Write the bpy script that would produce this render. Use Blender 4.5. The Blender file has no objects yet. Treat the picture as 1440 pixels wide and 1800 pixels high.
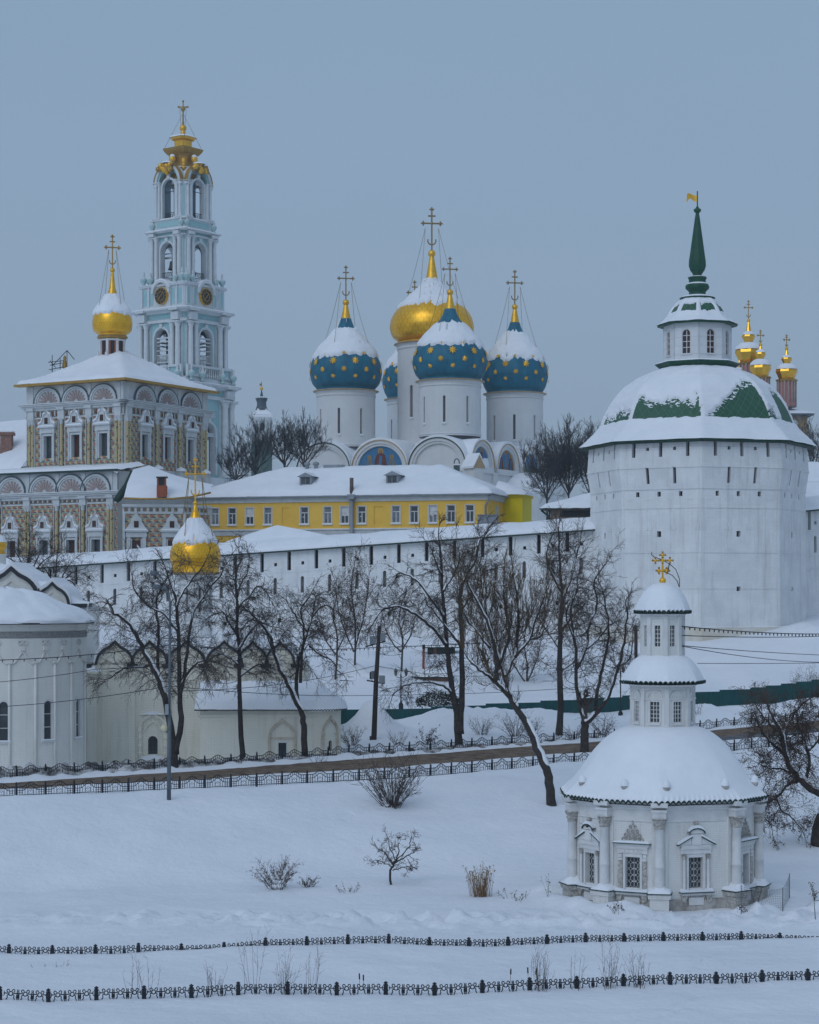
import bpy, math, random
from mathutils import Vector, Matrix, noise
import numpy as np
PI = math.pi
rad = math.radians
random.seed(7)
scene = bpy.context.scene
C = scene.collection
# ------------------------------------------------------------------ camera, sky, sun, exposure
CZ = 16.4          # eye height above the frozen meadow
FL = 3510.0        # focal length in photograph pixels
HY = 1050.0        # row of the horizon in the photograph
cam_d = bpy.data.cameras.new('camera')
cam = bpy.data.objects.new('camera', cam_d)
C.objects.link(cam)
cam.location = (0, 0, CZ)
cam.rotation_euler = (rad(90), 0, 0)
cam_d.sensor_fit = 'VERTICAL'
cam_d.sensor_height = 24.0
cam_d.lens = FL / 1800 * 24.0
cam_d.shift_y = (HY - 900) / 1800
cam_d.clip_start = 1.0
cam_d.clip_end = 12000
scene.camera = cam
SUN_EL, SUN_AZ = rad(40), rad(-148)      # soft light from behind and left of the camera
world = bpy.data.worlds.new('World')
scene.world = world
world.use_nodes = True
nt = world.node_tree
for n in list(nt.nodes):
 nt.nodes.remove(n)
out = nt.nodes.new('ShaderNodeOutputWorld')
bg = nt.nodes.new('ShaderNodeBackground')
sky = nt.nodes.new('ShaderNodeTexSky')
sky.sky_type = 'NISHITA'
sky.sun_disc = False
sky.sun_elevation = SUN_EL
sky.sun_rotation = rad(210)
tc = nt.nodes.new('ShaderNodeTexCoord')
sep = nt.nodes.new('ShaderNodeSeparateXYZ')
ramp = nt.nodes.new('ShaderNodeValToRGB')
cr = ramp.color_ramp
cr.elements[0].position = 0.0
cr.elements[0].color = (3.18, 4.30, 5.76, 1)
cr.elements[1].position = 0.12
cr.elements[1].color = (2.99, 4.13, 5.66, 1)
for p, c in ((0.30, (2.90, 4.18, 5.78, 1)), (0.6, (2.95, 4.0, 5.6, 1)), (1.0, (2.9, 3.9, 5.4, 1))):
 e = cr.elements.new(p)
 e.color = c
cn = nt.nodes.new('ShaderNodeTexNoise')
cn.inputs['Scale'].default_value = 2.2
cn.inputs['Detail'].default_value = 4
mp = nt.nodes.new('ShaderNodeMapping')
mp.inputs['Scale'].default_value = (1, 1, 3.0)
cmix = nt.nodes.new('ShaderNodeMix')
cmix.data_type = 'RGBA'
cmix.blend_type = 'MULTIPLY'
cmix.inputs['Factor'].default_value = 1.0
mr = nt.nodes.new('ShaderNodeMapRange')
mr.inputs['To Min'].default_value = 0.93
mr.inputs['To Max'].default_value = 1.07
mix = nt.nodes.new('ShaderNodeMix')
mix.data_type = 'RGBA'
mix.inputs['Factor'].default_value = 0.9
L = nt.links.new
L(tc.outputs['Generated'], sep.inputs[0])
L(sep.outputs['Z'], ramp.inputs['Fac'])
L(tc.outputs['Generated'], mp.inputs['Vector'])
L(mp.outputs[0], cn.inputs['Vector'])
L(cn.outputs['Fac'], mr.inputs['Value'])
L(ramp.outputs['Color'], cmix.inputs[6])
L(mr.outputs[0], cmix.inputs[7])
L(sky.outputs[0], mix.inputs[6])
L(cmix.outputs[2], mix.inputs[7])
# the cloud is a little brighter round the hidden sun
dotn = nt.nodes.new('ShaderNodeVectorMath')
dotn.operation = 'DOT_PRODUCT'
sdir = Vector((math.sin(rad(-148)) * math.cos(SUN_EL), math.cos(rad(-148)) * math.cos(SUN_EL), math.sin(SUN_EL)))
dotn.inputs[1].default_value = sdir
L(tc.outputs['Generated'], dotn.inputs[0])
pw = nt.nodes.new('ShaderNodeMath')
pw.operation = 'POWER'
pw.use_clamp = True
cl = nt.nodes.new('ShaderNodeClamp')
L(dotn.outputs['Value'], cl.inputs[0])
L(cl.outputs[0], pw.inputs[0])
pw.inputs[1].default_value = 4.0
gl = nt.nodes.new('ShaderNodeMix')
gl.data_type = 'RGBA'
gl.blend_type = 'ADD'
L(pw.outputs[0], gl.inputs[0])
L(mix.outputs[2], gl.inputs[6])
gl.inputs[7].default_value = (3.4, 4.0, 5.0, 1)
L(gl.outputs[2], bg.inputs['Color'])
bg.inputs['Strength'].default_value = 0.1
L(bg.outputs[0], out.inputs['Surface'])
sun_d = bpy.data.lights.new('sun', 'SUN')
sun_d.energy = 0.5
sun_d.angle = rad(35)
sun_d.color = (0.92, 0.95, 1.0)
sun = bpy.data.objects.new('sun', sun_d)
C.objects.link(sun)
sun.rotation_euler = (rad(90) - SUN_EL, 0, rad(-32))
scene.view_settings.view_transform = 'Standard'
scene.view_settings.look = 'None'
scene.view_settings.exposure = -0.15
scene.view_settings.gamma = 1.0
scene.render.film_transparent = False
try:
 scene.cycles.use_denoising = True
 scene.cycles.max_bounces = 6
 scene.cycles.diffuse_bounces = 3
 scene.cycles.use_adaptive_sampling = True
except Exception:
 pass
# ------------------------------------------------------------------ measuring helpers
def XP(px, d):
 return (px - 720.0) / FL * d
def ZP(py, d):
 return CZ + (HY - py) / FL * d
def WP(px, py, d):
 return Vector((XP(px, d), d, ZP(py, d)))
def fb(x, y, z=0.0, o=4):
 return noise.fractal(Vector((x, y, z)), 1.0, 2.0, o)
def sstep(a, b, x):
 t = min(1.0, max(0.0, (x - a) / (b - a)))
 return t * t * (3 - 2 * t)
def lerp(a, b, t):
 return a + (b - a) * t
def interp(x, xs, ys):
 if x <= xs[0]:
  return ys[0]
 for i in range(len(xs) - 1):
  if x <= xs[i + 1]:
   return lerp(ys[i], ys[i + 1], (x - xs[i]) / (xs[i + 1] - xs[i]))
 return ys[-1]
# ------------------------------------------------------------------ materials
def node_mat(name):
 m = bpy.data.materials.new(name)
 m.use_nodes = True
 t = m.node_tree
 b = t.nodes['Principled BSDF']
 return m, t, b
def add(t, kind, **kw):
 n = t.nodes.new(kind)
 for k, v in kw.items():
  if k in n.inputs.keys():
   n.inputs[k].default_value = v
  else:
   setattr(n, k, v)
 return n
def rgb(c):
 return (c[0], c[1], c[2], 1)
def mixc(t, fac, a, b, blend='MIX'):
 n = t.nodes.new('ShaderNodeMix')
 n.data_type = 'RGBA'
 n.blend_type = blend
 for sock, val in ((n.inputs[0], fac), (n.inputs[6], a), (n.inputs[7], b)):
  if hasattr(val, 'is_linked') or hasattr(val, 'links'):
   t.links.new(val, sock)
  elif isinstance(val, (int, float)):
   sock.default_value = val
  else:
   sock.default_value = rgb(val)
 return n.outputs[2]
def mth(t, op, a, b=None, clamp=False):
 n = t.nodes.new('ShaderNodeMath')
 n.operation = op
 n.use_clamp = clamp
 for i, v in enumerate((a, b)):
  if v is None:
   continue
  if isinstance(v, (int, float)):
   n.inputs[i].default_value = v
  else:
   t.links.new(v, n.inputs[i])
 return n.outputs[0]
def ramp2(t, fac, p0, p1):
 n = t.nodes.new('ShaderNodeMapRange')
 n.inputs['From Min'].default_value = p0
 n.inputs['From Max'].default_value = p1
 t.links.new(fac, n.inputs['Value'])
 return n.outputs[0]
def mat(name, c1, c2=None, scale=0.6, rough=0.8, metal=0.0, bump=0.0, bscale=None, spec=0.3, lo=0.35, hi=0.65, stretch=(1, 1, 1), coord='Object', bdist=0.05):
 m, t, b = node_mat(name)
 b.inputs['Roughness'].default_value = rough
 b.inputs['Metallic'].default_value = metal
 b.inputs['Specular IOR Level'].default_value = spec
 b.inputs['Base Color'].default_value = rgb(c1)
 tc = add(t, 'ShaderNodeTexCoord')
 mp = add(t, 'ShaderNodeMapping')
 mp.inputs['Scale'].default_value = stretch
 t.links.new(tc.outputs[coord], mp.inputs[0])
 if c2 is not None:
  nz = add(t, 'ShaderNodeTexNoise', Scale=scale, Detail=8.0, Roughness=0.62)
  t.links.new(mp.outputs[0], nz.inputs['Vector'])
  col = mixc(t, ramp2(t, nz.outputs['Fac'], lo, hi), c1, c2)
  t.links.new(col, b.inputs['Base Color'])
 if bump:
  nb = add(t, 'ShaderNodeTexNoise', Scale=bscale or scale * 4, Detail=6.0, Roughness=0.6)
  t.links.new(mp.outputs[0], nb.inputs['Vector'])
  bp = add(t, 'ShaderNodeBump', Strength=bump, Distance=bdist)
  t.links.new(nb.outputs['Fac'], bp.inputs['Height'])
  t.links.new(bp.outputs[0], b.inputs['Normal'])
 return m
def white_wall(name, c1, c2, stain, bw=0.5, bh=0.16, samt=0.5, brick=0.35):
 """whitewashed brick: shallow courses, patchy lime, rain streaks"""
 m, t, b = node_mat(name)
 b.inputs['Roughness'].default_value = 0.9
 b.inputs['Specular IOR Level'].default_value = 0.2
 tc = add(t, 'ShaderNodeTexCoord')
 uv = tc.outputs['UV']
 nz = add(t, 'ShaderNodeTexNoise', Scale=0.35, Detail=9.0, Roughness=0.65)
 t.links.new(tc.outputs['Object'], nz.inputs['Vector'])
 col = mixc(t, ramp2(t, nz.outputs['Fac'], 0.35, 0.68), c1, c2)
 mp = add(t, 'ShaderNodeMapping')
 mp.inputs['Scale'].default_value = (1.6, 1.6, 0.12)
 t.links.new(tc.outputs['Object'], mp.inputs[0])
 st = add(t, 'ShaderNodeTexNoise', Scale=1.0, Detail=7.0, Roughness=0.7)
 t.links.new(mp.outputs[0], st.inputs['Vector'])
 sf = mth(t, 'MULTIPLY', ramp2(t, st.outputs['Fac'], 0.52, 0.8), samt)
 col = mixc(t, sf, col, stain)
 br = add(t, 'ShaderNodeTexBrick', Scale=1.0)
 br.inputs['Brick Width'].default_value = bw
 br.inputs['Row Height'].default_value = bh
 br.inputs['Mortar Size'].default_value = 0.02
 br.inputs['Mortar Smooth'].default_value = 0.6
 br.inputs['Color1'].default_value = (1, 1, 1, 1)
 br.inputs['Color2'].default_value = (0.86, 0.86, 0.86, 1)
 br.inputs['Mortar'].default_value = (0.45, 0.45, 0.45, 1)
 t.links.new(uv, br.inputs['Vector'])
 col = mixc(t, brick * 0.45, col, br.outputs['Color'], 'MULTIPLY')
 t.links.new(col, b.inputs['Base Color'])
 nb = add(t, 'ShaderNodeTexNoise', Scale=3.0, Detail=7.0, Roughness=0.65)
 t.links.new(tc.outputs['Object'], nb.inputs['Vector'])
 h = mth(t, 'ADD', mth(t, 'MULTIPLY', br.outputs['Fac'], -brick), nb.outputs['Fac'])
 bp = add(t, 'ShaderNodeBump', Strength=0.35, Distance=0.05)
 t.links.new(h, bp.inputs['Height'])
 t.links.new(bp.outputs[0], b.inputs['Normal'])
 return m
def facet_mat(name, flip=1.0):
 """painted diamond-point rustication: each stone split into four coloured triangles"""
 m, t, b = node_mat(name)
 b.inputs['Roughness'].default_value = 0.85
 tc = add(t, 'ShaderNodeTexCoord')
 sp = add(t, 'ShaderNodeSeparateXYZ')
 t.links.new(tc.outputs['UV'], sp.inputs[0])
 row = mth(t, 'DIVIDE', sp.outputs['Y'], 0.62)
 ri = mth(t, 'FLOOR', row)
 v = mth(t, 'FRACT', row)
 off = mth(t, 'MULTIPLY', mth(t, 'MODULO', ri, 2.0), 0.5)
 cu = mth(t, 'ADD', mth(t, 'DIVIDE', sp.outputs['X'], 1.0), off)
 u = mth(t, 'FRACT', cu)
 a = mth(t, 'SUBTRACT', u, v)          # > 0 below the rising diagonal
 s = mth(t, 'SUBTRACT', mth(t, 'ADD', u, v), 1.0)
 k1 = mth(t, 'GREATER_THAN', a, 0.0)
 k2 = mth(t, 'GREATER_THAN', s, 0.0)
 left = mixc(t, k2, (0.42, 0.09, 0.045), (0.16, 0.22, 0.17))      # left / top
 right = mixc(t, k2, (0.035, 0.05, 0.06), (0.55, 0.44, 0.20))    # bottom / right
 col = mixc(t, k1, left, right)
 gx = mth(t, 'LESS_THAN', v, 0.10)
 col = mixc(t, gx, col, (0.42, 0.45, 0.42))
 nz = add(t, 'ShaderNodeTexNoise', Scale=0.8, Detail=8.0)
 t.links.new(tc.outputs['Object'], nz.inputs['Vector'])
 col = mixc(t, mth(t, 'MULTIPLY', nz.outputs['Fac'], 0.42), col, (0.40, 0.42, 0.40))
 t.links.new(col, b.inputs['Base Color'])
 h1 = mth(t, 'ABSOLUTE', mth(t, 'SUBTRACT', u, 0.5))
 h2 = mth(t, 'ABSOLUTE', mth(t, 'SUBTRACT', v, 0.5))
 h = mth(t, 'SUBTRACT', 0.5, mth(t, 'MAXIMUM', h1, h2))
 bp = add(t, 'ShaderNodeBump', Strength=0.6, Distance=0.25)
 t.links.new(h, bp.inputs['Height'])
 t.links.new(bp.outputs[0], b.inputs['Normal'])
 return m
def scale_tile_mat(name, c1, c2, s=0.9):
 """diamond shaped metal roof scales"""
 m, t, b = node_mat(name)
 b.inputs['Roughness'].default_value = 0.55
 tc = add(t, 'ShaderNodeTexCoord')
 mp = add(t, 'ShaderNodeMapping')
 mp.inputs['Rotation'].default_value = (0, 0, rad(45))
 t.links.new(tc.outputs['UV'], mp.inputs[0])
 br = add(t, 'ShaderNodeTexBrick', Scale=1.0)
 br.offset = 0.0
 br.inputs['Brick Width'].default_value = s
 br.inputs['Row Height'].default_value = s
 br.inputs['Mortar Size'].default_value = 0.05
 br.inputs['Mortar Smooth'].default_value = 0.4
 br.inputs['Color1'].default_value = rgb(c1)
 br.inputs['Color2'].default_value = rgb(c2)
 br.inputs['Mortar'].default_value = (0.10, 0.17, 0.14, 1)
 t.links.new(mp.outputs[0], br.inputs['Vector'])
 nz = add(t, 'ShaderNodeTexNoise', Scale=1.2, Detail=6.0)
 t.links.new(tc.outputs['Object'], nz.inputs['Vector'])
 col = mixc(t, mth(t, 'MULTIPLY', nz.outputs['Fac'], 0.5), br.outputs['Color'], c2)
 t.links.new(col, b.inputs['Base Color'])
 bp = add(t, 'ShaderNodeBump', Strength=0.7, Distance=0.1)
 bp.invert = True
 t.links.new(br.outputs['Fac'], bp.inputs['Height'])
 t.links.new(bp.outputs[0], b.inputs['Normal'])
 return m
def gold_mat(name, c1, c2, metal=0.75, rough=0.3, bw=0.022, bh=0.05):
 m, t, b = node_mat(name)
 b.inputs['Metallic'].default_value = metal
 b.inputs['Roughness'].default_value = rough
 tc = add(t, 'ShaderNodeTexCoord')
 nz = add(t, 'ShaderNodeTexNoise', Scale=0.9, Detail=7.0, Roughness=0.65)
 t.links.new(tc.outputs['Object'], nz.inputs['Vector'])
 col = mixc(t, ramp2(t, nz.outputs['Fac'], 0.35, 0.7), c1, c2)
 br = add(t, 'ShaderNodeTexBrick', Scale=1.0)
 br.offset = 0.5
 br.inputs['Brick Width'].default_value = bw
 br.inputs['Row Height'].default_value = bh
 br.inputs['Mortar Size'].default_value = 0.0022
 br.inputs['Mortar Smooth'].default_value = 0.3
 br.inputs['Color1'].default_value = (1, 1, 1, 1)
 br.inputs['Color2'].default_value = (0.90, 0.88, 0.86, 1)
 br.inputs['Mortar'].default_value = (0.5, 0.45, 0.4, 1)
 t.links.new(tc.outputs['UV'], br.inputs['Vector'])
 col = mixc(t, 0.45, col, br.outputs['Color'], 'MULTIPLY')
 t.links.new(col, b.inputs['Base Color'])
 bp = add(t, 'ShaderNodeBump', Strength=0.25, Distance=0.05)
 nb = add(t, 'ShaderNodeTexNoise', Scale=1.6, Detail=3.0)
 t.links.new(tc.outputs['Object'], nb.inputs['Vector'])
 t.links.new(nb.outputs['Fac'], bp.inputs['Height'])
 t.links.new(bp.outputs[0], b.inputs['Normal'])
 return m
def floral_mat(name):
 m, t, b = node_mat(name)
 b.inputs['Roughness'].default_value = 0.85
 tc = add(t, 'ShaderNodeTexCoord')
 vo = add(t, 'ShaderNodeTexVoronoi', Scale=1.9)
 mp = add(t, 'ShaderNodeMapping')
 mp.inputs['Scale'].default_value = (1.4, 1.4, 0.9)
 t.links.new(tc.outputs['Object'], mp.inputs[0])
 nz = add(t, 'ShaderNodeTexNoise', Scale=3.0, Detail=4.0)
 t.links.new(mp.outputs[0], nz.inputs['Vector'])
 t.links.new(mp.outputs[0], vo.inputs['Vector'])
 f = mth(t, 'ADD', vo.outputs['Distance'], mth(t, 'MULTIPLY', nz.outputs['Fac'], 0.55))
 col = mixc(t, ramp2(t, f, 0.48, 0.62), (0.09, 0.07, 0.05), (0.46, 0.385, 0.215))
 t.links.new(col, b.inputs['Base Color'])
 return m
SNOW = mat('snow', (0.86, 0.88, 0.91), (0.80, 0.825, 0.86), scale=0.5, rough=0.65, bump=0.35, bscale=2.2, bdist=0.12, spec=0.25)
GROUND_SNOW = mat('ground_snow', (0.84, 0.86, 0.89), (0.77, 0.80, 0.845), scale=0.16, rough=0.7, bump=0.55, bscale=1.6, bdist=0.22, spec=0.2)
DIRTY_SNOW = mat('dirty_snow', (0.66, 0.66, 0.665), (0.085, 0.075, 0.07), scale=1.3, rough=0.8, bump=0.9, bscale=2.5, lo=0.37, hi=0.60, bdist=0.2, stretch=(0.7, 1, 1.4))
FORT = white_wall('whitewashed_brick', (0.82, 0.83, 0.83), (0.69, 0.70, 0.705), (0.46, 0.45, 0.43), 0.7, 0.26, 0.75, 0.35)
CHAP = white_wall('chapel_brick', (0.78, 0.775, 0.75), (0.69, 0.685, 0.66), (0.42, 0.39, 0.35), 0.34, 0.10, 0.8, 0.42)
CATH = white_wall('cathedral_plaster', (0.71, 0.72, 0.72), (0.65, 0.66, 0.66), (0.54, 0.53, 0.51), 0.9, 0.35, 0.5, 0.2)
CREAM = white_wall('cream_plaster', (0.83, 0.81, 0.70), (0.76, 0.74, 0.635), (0.45, 0.40, 0.33), 0.45, 0.14, 0.55, 0.6)
PALE = white_wall('pale_plaster', (0.79, 0.78, 0.73), (0.71, 0.70, 0.665), (0.42, 0.40, 0.38), 0.45, 0.14, 0.5, 0.35)
TRIM = mat('white_trim', (0.72, 0.72, 0.71), (0.60, 0.605, 0.60), scale=1.5, rough=0.85, bump=0.2, bscale=6)
GTRIM = mat('grey_white_trim', (0.60, 0.625, 0.63), (0.50, 0.53, 0.54), scale=1.2, rough=0.85, bump=0.2, bscale=6)
BTRIM = mat('tower_white_trim', (0.66, 0.69, 0.70), (0.56, 0.60, 0.62), scale=0.8, rough=0.85)
CARVE = mat('carved_stone', (0.62, 0.60, 0.56), (0.30, 0.28, 0.26), scale=7, rough=0.9, bump=1.0, bscale=9, bdist=0.08)
MINT = mat('mint_paint', (0.30, 0.52, 0.54), (0.37, 0.56, 0.58), scale=0.5, rough=0.8)
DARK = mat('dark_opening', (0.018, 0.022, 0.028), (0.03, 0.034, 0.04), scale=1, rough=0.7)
GLASS = mat('dark_glass', (0.03, 0.04, 0.05), (0.06, 0.075, 0.085), scale=0.9, rough=0.15, spec=0.5)
GLASS2 = mat('curtained_glass', (0.10, 0.12, 0.14), (0.22, 0.25, 0.28), scale=1.4, rough=0.25, spec=0.5)
REDGLASS = mat('brown_glass', (0.045, 0.022, 0.02), (0.075, 0.035, 0.03), scale=1.2, rough=0.4)
GOLD = gold_mat('gold_leaf', (1.0, 0.56, 0.03), (0.86, 0.43, 0.02), 0.6, 0.28)
GOLDP = mat('gold_plain', (0.92, 0.54, 0.06), (0.75, 0.40, 0.04), scale=2, rough=0.35, metal=0.6)
OLDGOLD = mat('old_gold', (0.50, 0.30, 0.07), (0.34, 0.21, 0.06), scale=4, rough=0.45, metal=0.6)
BRONZE = mat('tarnished_cross', (0.26, 0.18, 0.09), (0.36, 0.25, 0.10), scale=3, rough=0.5, metal=0.4)
BLUE = mat('blue_dome_paint', (0.016, 0.165, 0.25), (0.010, 0.10, 0.165), scale=0.9, rough=0.5, bump=0.1, stretch=(1, 1, 0.45), lo=0.38, hi=0.7)
GREEN = mat('green_metal', (0.012, 0.085, 0.048), (0.008, 0.06, 0.035), scale=1.5, rough=0.5)
TILE = scale_tile_mat('green_scales', (0.018, 0.115, 0.055), (0.012, 0.085, 0.042))
DGREEN = mat('dark_green_edge', (0.012, 0.04, 0.034), (0.02, 0.05, 0.04), scale=2, rough=0.6)
TEALF = mat('teal_sheet_metal', (0.004, 0.075, 0.075), (0.003, 0.055, 0.058), scale=0.8, rough=0.5)
YELLOW = mat('yellow_plaster', (0.88, 0.55, 0.095), (0.79, 0.48, 0.08), scale=0.5, rough=0.9, bump=0.15)
LEMON = mat('bright_yellow_sheet', (0.82, 0.66, 0.004), (0.74, 0.59, 0.004), scale=0.4, rough=0.6)
GREYMETAL = mat('grey_metal', (0.22, 0.25, 0.28), (0.30, 0.33, 0.36), scale=1.5, rough=0.5)
STEEL = mat('galvanised_steel', (0.085, 0.11, 0.13), (0.13, 0.155, 0.175), scale=2.5, rough=0.5, metal=0.3)
IRON = mat('black_iron', (0.012, 0.016, 0.022), (0.02, 0.026, 0.034), scale=4, rough=0.5)
BRICK = mat('red_brick', (0.20, 0.10, 0.075), (0.32, 0.20, 0.16), scale=3, rough=0.9, bump=0.5)
ROAD = mat('brown_slush', (0.095, 0.062, 0.04), (0.24, 0.18, 0.13), scale=1.1, rough=0.9, bump=0.9, bscale=5, bdist=0.15)
ASPHALT = mat('wet_asphalt', (0.06, 0.065, 0.072), (0.11, 0.11, 0.115), scale=0.8, rough=0.6, bump=0.3)
BARK = mat('dark_bark', (0.026, 0.023, 0.023), (0.065, 0.056, 0.05), scale=3, rough=0.95, bump=0.8, bscale=8)
TWIG = mat('dark_twig', (0.055, 0.047, 0.044), (0.09, 0.072, 0.063), scale=1, rough=0.95)
GTWIG = mat('grey_twig', (0.085, 0.085, 0.09), (0.06, 0.06, 0.065), scale=1, rough=0.95)
BTWIG = mat('brown_twig', (0.10, 0.075, 0.06), (0.06, 0.045, 0.04), scale=0.6, rough=0.95)
OTWIG = mat('ochre_twig', (0.11, 0.072, 0.032), (0.05, 0.042, 0.036), scale=0.5, rough=0.95)
LEAF = mat('dead_leaf', (0.11, 0.06, 0.035), (0.06, 0.035, 0.025), scale=2, rough=0.9)
STRAW = mat('dry_straw', (0.30, 0.19, 0.10), (0.19, 0.12, 0.07), scale=3, rough=0.9)
PINK = mat('pink_plaster', (0.40, 0.16, 0.15), (0.48, 0.22, 0.20), scale=1, rough=0.9)
PETAL = mat('pink_shell', (0.39, 0.31, 0.29), (0.32, 0.26, 0.25), scale=2, rough=0.9)
ORANGE = mat('orange_frame', (0.45, 0.13, 0.05), (0.38, 0.11, 0.05), scale=2, rough=0.8)
WOOD = mat('dark_wood_pole', (0.035, 0.028, 0.026), (0.065, 0.05, 0.045), scale=2, rough=0.9, stretch=(3, 3, 0.4))
CONIFER = mat('dark_conifer', (0.014, 0.024, 0.018), (0.03, 0.04, 0.03), scale=2, rough=0.9)
FACET = facet_mat('painted_facets')
FLORAL = floral_mat('painted_column')
SLATE = mat('slate_grey_roof', (0.07, 0.10, 0.12), (0.11, 0.14, 0.16), scale=1.5, rough=0.6)
GREYB = mat('grey_green_plaster', (0.42, 0.47, 0.46), (0.36, 0.41, 0.41), scale=0.8, rough=0.9)
REDPOLE = mat('rusty_red_paint', (0.33, 0.07, 0.05), (0.22, 0.05, 0.04), scale=3, rough=0.8)
LAMPGLASS = mat('cream_lamp_globe', (0.60, 0.55, 0.36), (0.52, 0.48, 0.32), scale=3, rough=0.4)
SKIN = mat('fresco_flesh', (0.34, 0.20, 0.10), (0.27, 0.15, 0.08), scale=3, rough=0.9)
FBLUE = mat('fresco_blue', (0.055, 0.17, 0.33), (0.08, 0.22, 0.36), scale=1.2, rough=0.9)
FOCHRE = mat('fresco_ochre', (0.30, 0.22, 0.12), (0.22, 0.17, 0.11), scale=1.2, rough=0.9)
FRED = mat('fresco_red', (0.20, 0.065, 0.045), (0.13, 0.05, 0.04), scale=1.5, rough=0.9)
FGREEN = mat('fresco_green', (0.10, 0.17, 0.11), (0.14, 0.19, 0.13), scale=1.5, rough=0.9)
FHALO = mat('fresco_gold', (0.48, 0.31, 0.08), (0.40, 0.26, 0.08), scale=2, rough=0.7)
EYE = mat('black_feather', (0.012, 0.013, 0.016), (0.022, 0.022, 0.026), scale=6, rough=0.6)
# ------------------------------------------------------------------ mesh builder
class MB:
 def __init__(self):
  self.v, self.f, self.m, self.s, self.uv = [], [], [], [], []
 def add(self, vs, fs, mi=0, smooth=False, uvs=None):
  o = len(self.v)
  self.v.extend([tuple(p) for p in vs])
  for i, f in enumerate(fs):
   self.f.append([k + o for k in f])
   self.m.append(mi)
   self.s.append(smooth)
   self.uv.append(uvs[i] if uvs else None)
 def box(self, x0, x1, y0, y1, z0, z1, mi=0, fn=None):
  vs = [(x, y, z) for z in (z0, z1) for y in (y0, y1) for x in (x0, x1)]
  dx, dy = x1 - x0, y1 - y0
  if fn:
   vs = [fn(*p) for p in vs]
  fs = [(0, 1, 5, 4), (1, 3, 7, 5), (3, 2, 6, 7), (2, 0, 4, 6), (4, 5, 7, 6), (0, 2, 3, 1)]
  hz = [(x0, z0), (x1, z0), (x1, z1), (x0, z1)]
  sy = [(y0, z0), (y1, z0), (y1, z1), (y0, z1)]
  tp = [(x0, y0), (x1, y0), (x1, y1), (x0, y1)]
  self.add(vs, fs, mi, False, [hz, sy, hz, sy, tp, tp])
 def lathe(self, prof, n=32, c=(0, 0, 0), mi=0, smooth=True, rfn=None, angles=None, tfn=None, uvs=1.0, arc=None):
  """prof = (r, z); direction(theta) = (sin, -cos); angles in degrees for polygonal plans"""
  if angles:
   th = [rad(a) for a in angles]
  elif arc:
   th = [rad(lerp(arc[0], arc[1], i / n)) for i in range(n + 1)]
  else:
   th = [2 * PI * i / n for i in range(n)]
  k = len(th)
  vs = []
  for j, (r, z) in enumerate(prof):
   for a in th:
    rr = r * (rfn(a, j / (len(prof) - 1), z) if rfn else 1.0)
    zz = z + (tfn(a, j / (len(prof) - 1)) if tfn else 0.0)
    vs.append((c[0] + rr * math.sin(a), c[1] - rr * math.cos(a), c[2] + zz))
  fs, us = [], []
  ln = [0.0]
  for j in range(1, len(prof)):
   ln.append(ln[-1] + math.hypot(prof[j][0] - prof[j - 1][0], prof[j][1] - prof[j - 1][1]))
  mxr = max(p[0] for p in prof)
  kk = k - 1 if arc else k
  for j in range(len(prof) - 1):
   for i in range(kk):
    i2 = (i + 1) % k
    fs.append((j * k + i, j * k + i2, (j + 1) * k + i2, (j + 1) * k + i))
    if uvs == 1.0:
     u0, u1 = i / k, (i + 1) / k
     us.append([(u0, ln[j] / ln[-1]), (u1, ln[j] / ln[-1]), (u1, ln[j + 1] / ln[-1]), (u0, ln[j + 1] / ln[-1])])
    else:
     u0, u1 = i / k * 2 * PI * mxr, (i + 1) / k * 2 * PI * mxr
     us.append([(u0, ln[j]), (u1, ln[j]), (u1, ln[j + 1]), (u0, ln[j + 1])])
  self.add(vs, fs, mi, smooth, us)
 def tube(self, pts, rs, k=6, mi=0, smooth=True, close=False):
  n = len(pts)
  if isinstance(rs, (int, float)):
   rs = [rs] * n
  pts = [Vector(p) for p in pts]
  vs = []
  for i in range(n):
   if close:
    d = pts[(i + 1) % n] - pts[i - 1]
   else:
    d = pts[min(i + 1, n - 1)] - pts[max(i - 1, 0)]
   if d.length < 1e-9:
    d = Vector((0, 0, 1))
   d.normalize()
   ref = Vector((0.31, 0.95, 0.05)) if abs(d.y) < 0.9 else Vector((1, 0, 0))
   a = d.cross(ref).normalized()
   b = d.cross(a)
   for q in range(k):
    t = 2 * PI * q / k
    vs.append(pts[i] + (a * math.cos(t) + b * math.sin(t)) * rs[i])
  fs = []
  for i in range(n if close else n - 1):
   i2 = (i + 1) % n
   for q in range(k):
    q2 = (q + 1) % k
    fs.append((i * k + q, i * k + q2, i2 * k + q2, i2 * k + q))
  if not close:
   fs.append(tuple(range(k - 1, -1, -1)))
   fs.append(tuple((n - 1) * k + q for q in range(k)))
  self.add(vs, fs, mi, smooth)
 def ball(self, c, r, mi=0, n=10, sz=1.0):
  prof = [(max(1e-4, r * math.sin(PI * j / (n // 2 + 2))), -r * sz * math.cos(PI * j / (n // 2 + 2))) for j in range(n // 2 + 3)]
  self.lathe(prof, n, c, mi, True)
 def extrude(self, outline, fn, v0, v1, mi=0, smooth=False):
  """outline (u, w) polygon pushed from v0 to v1 through fn(u, v, w)"""
  n = len(outline)
  vs = [fn(u, v0, w) for u, w in outline] + [fn(u, v1, w) for u, w in outline]
  fs = [tuple(range(n)), tuple(range(2 * n - 1, n - 1, -1))]
  us = [list(outline), list(reversed(outline))]
  for i in range(n):
   j = (i + 1) % n
   fs.append((i, j, n + j, n + i))
   us.append([(outline[i][0], v0), (outline[j][0], v0), (outline[j][0], v1), (outline[i][0], v1)])
  self.add(vs, fs, mi, smooth, us)
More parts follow.
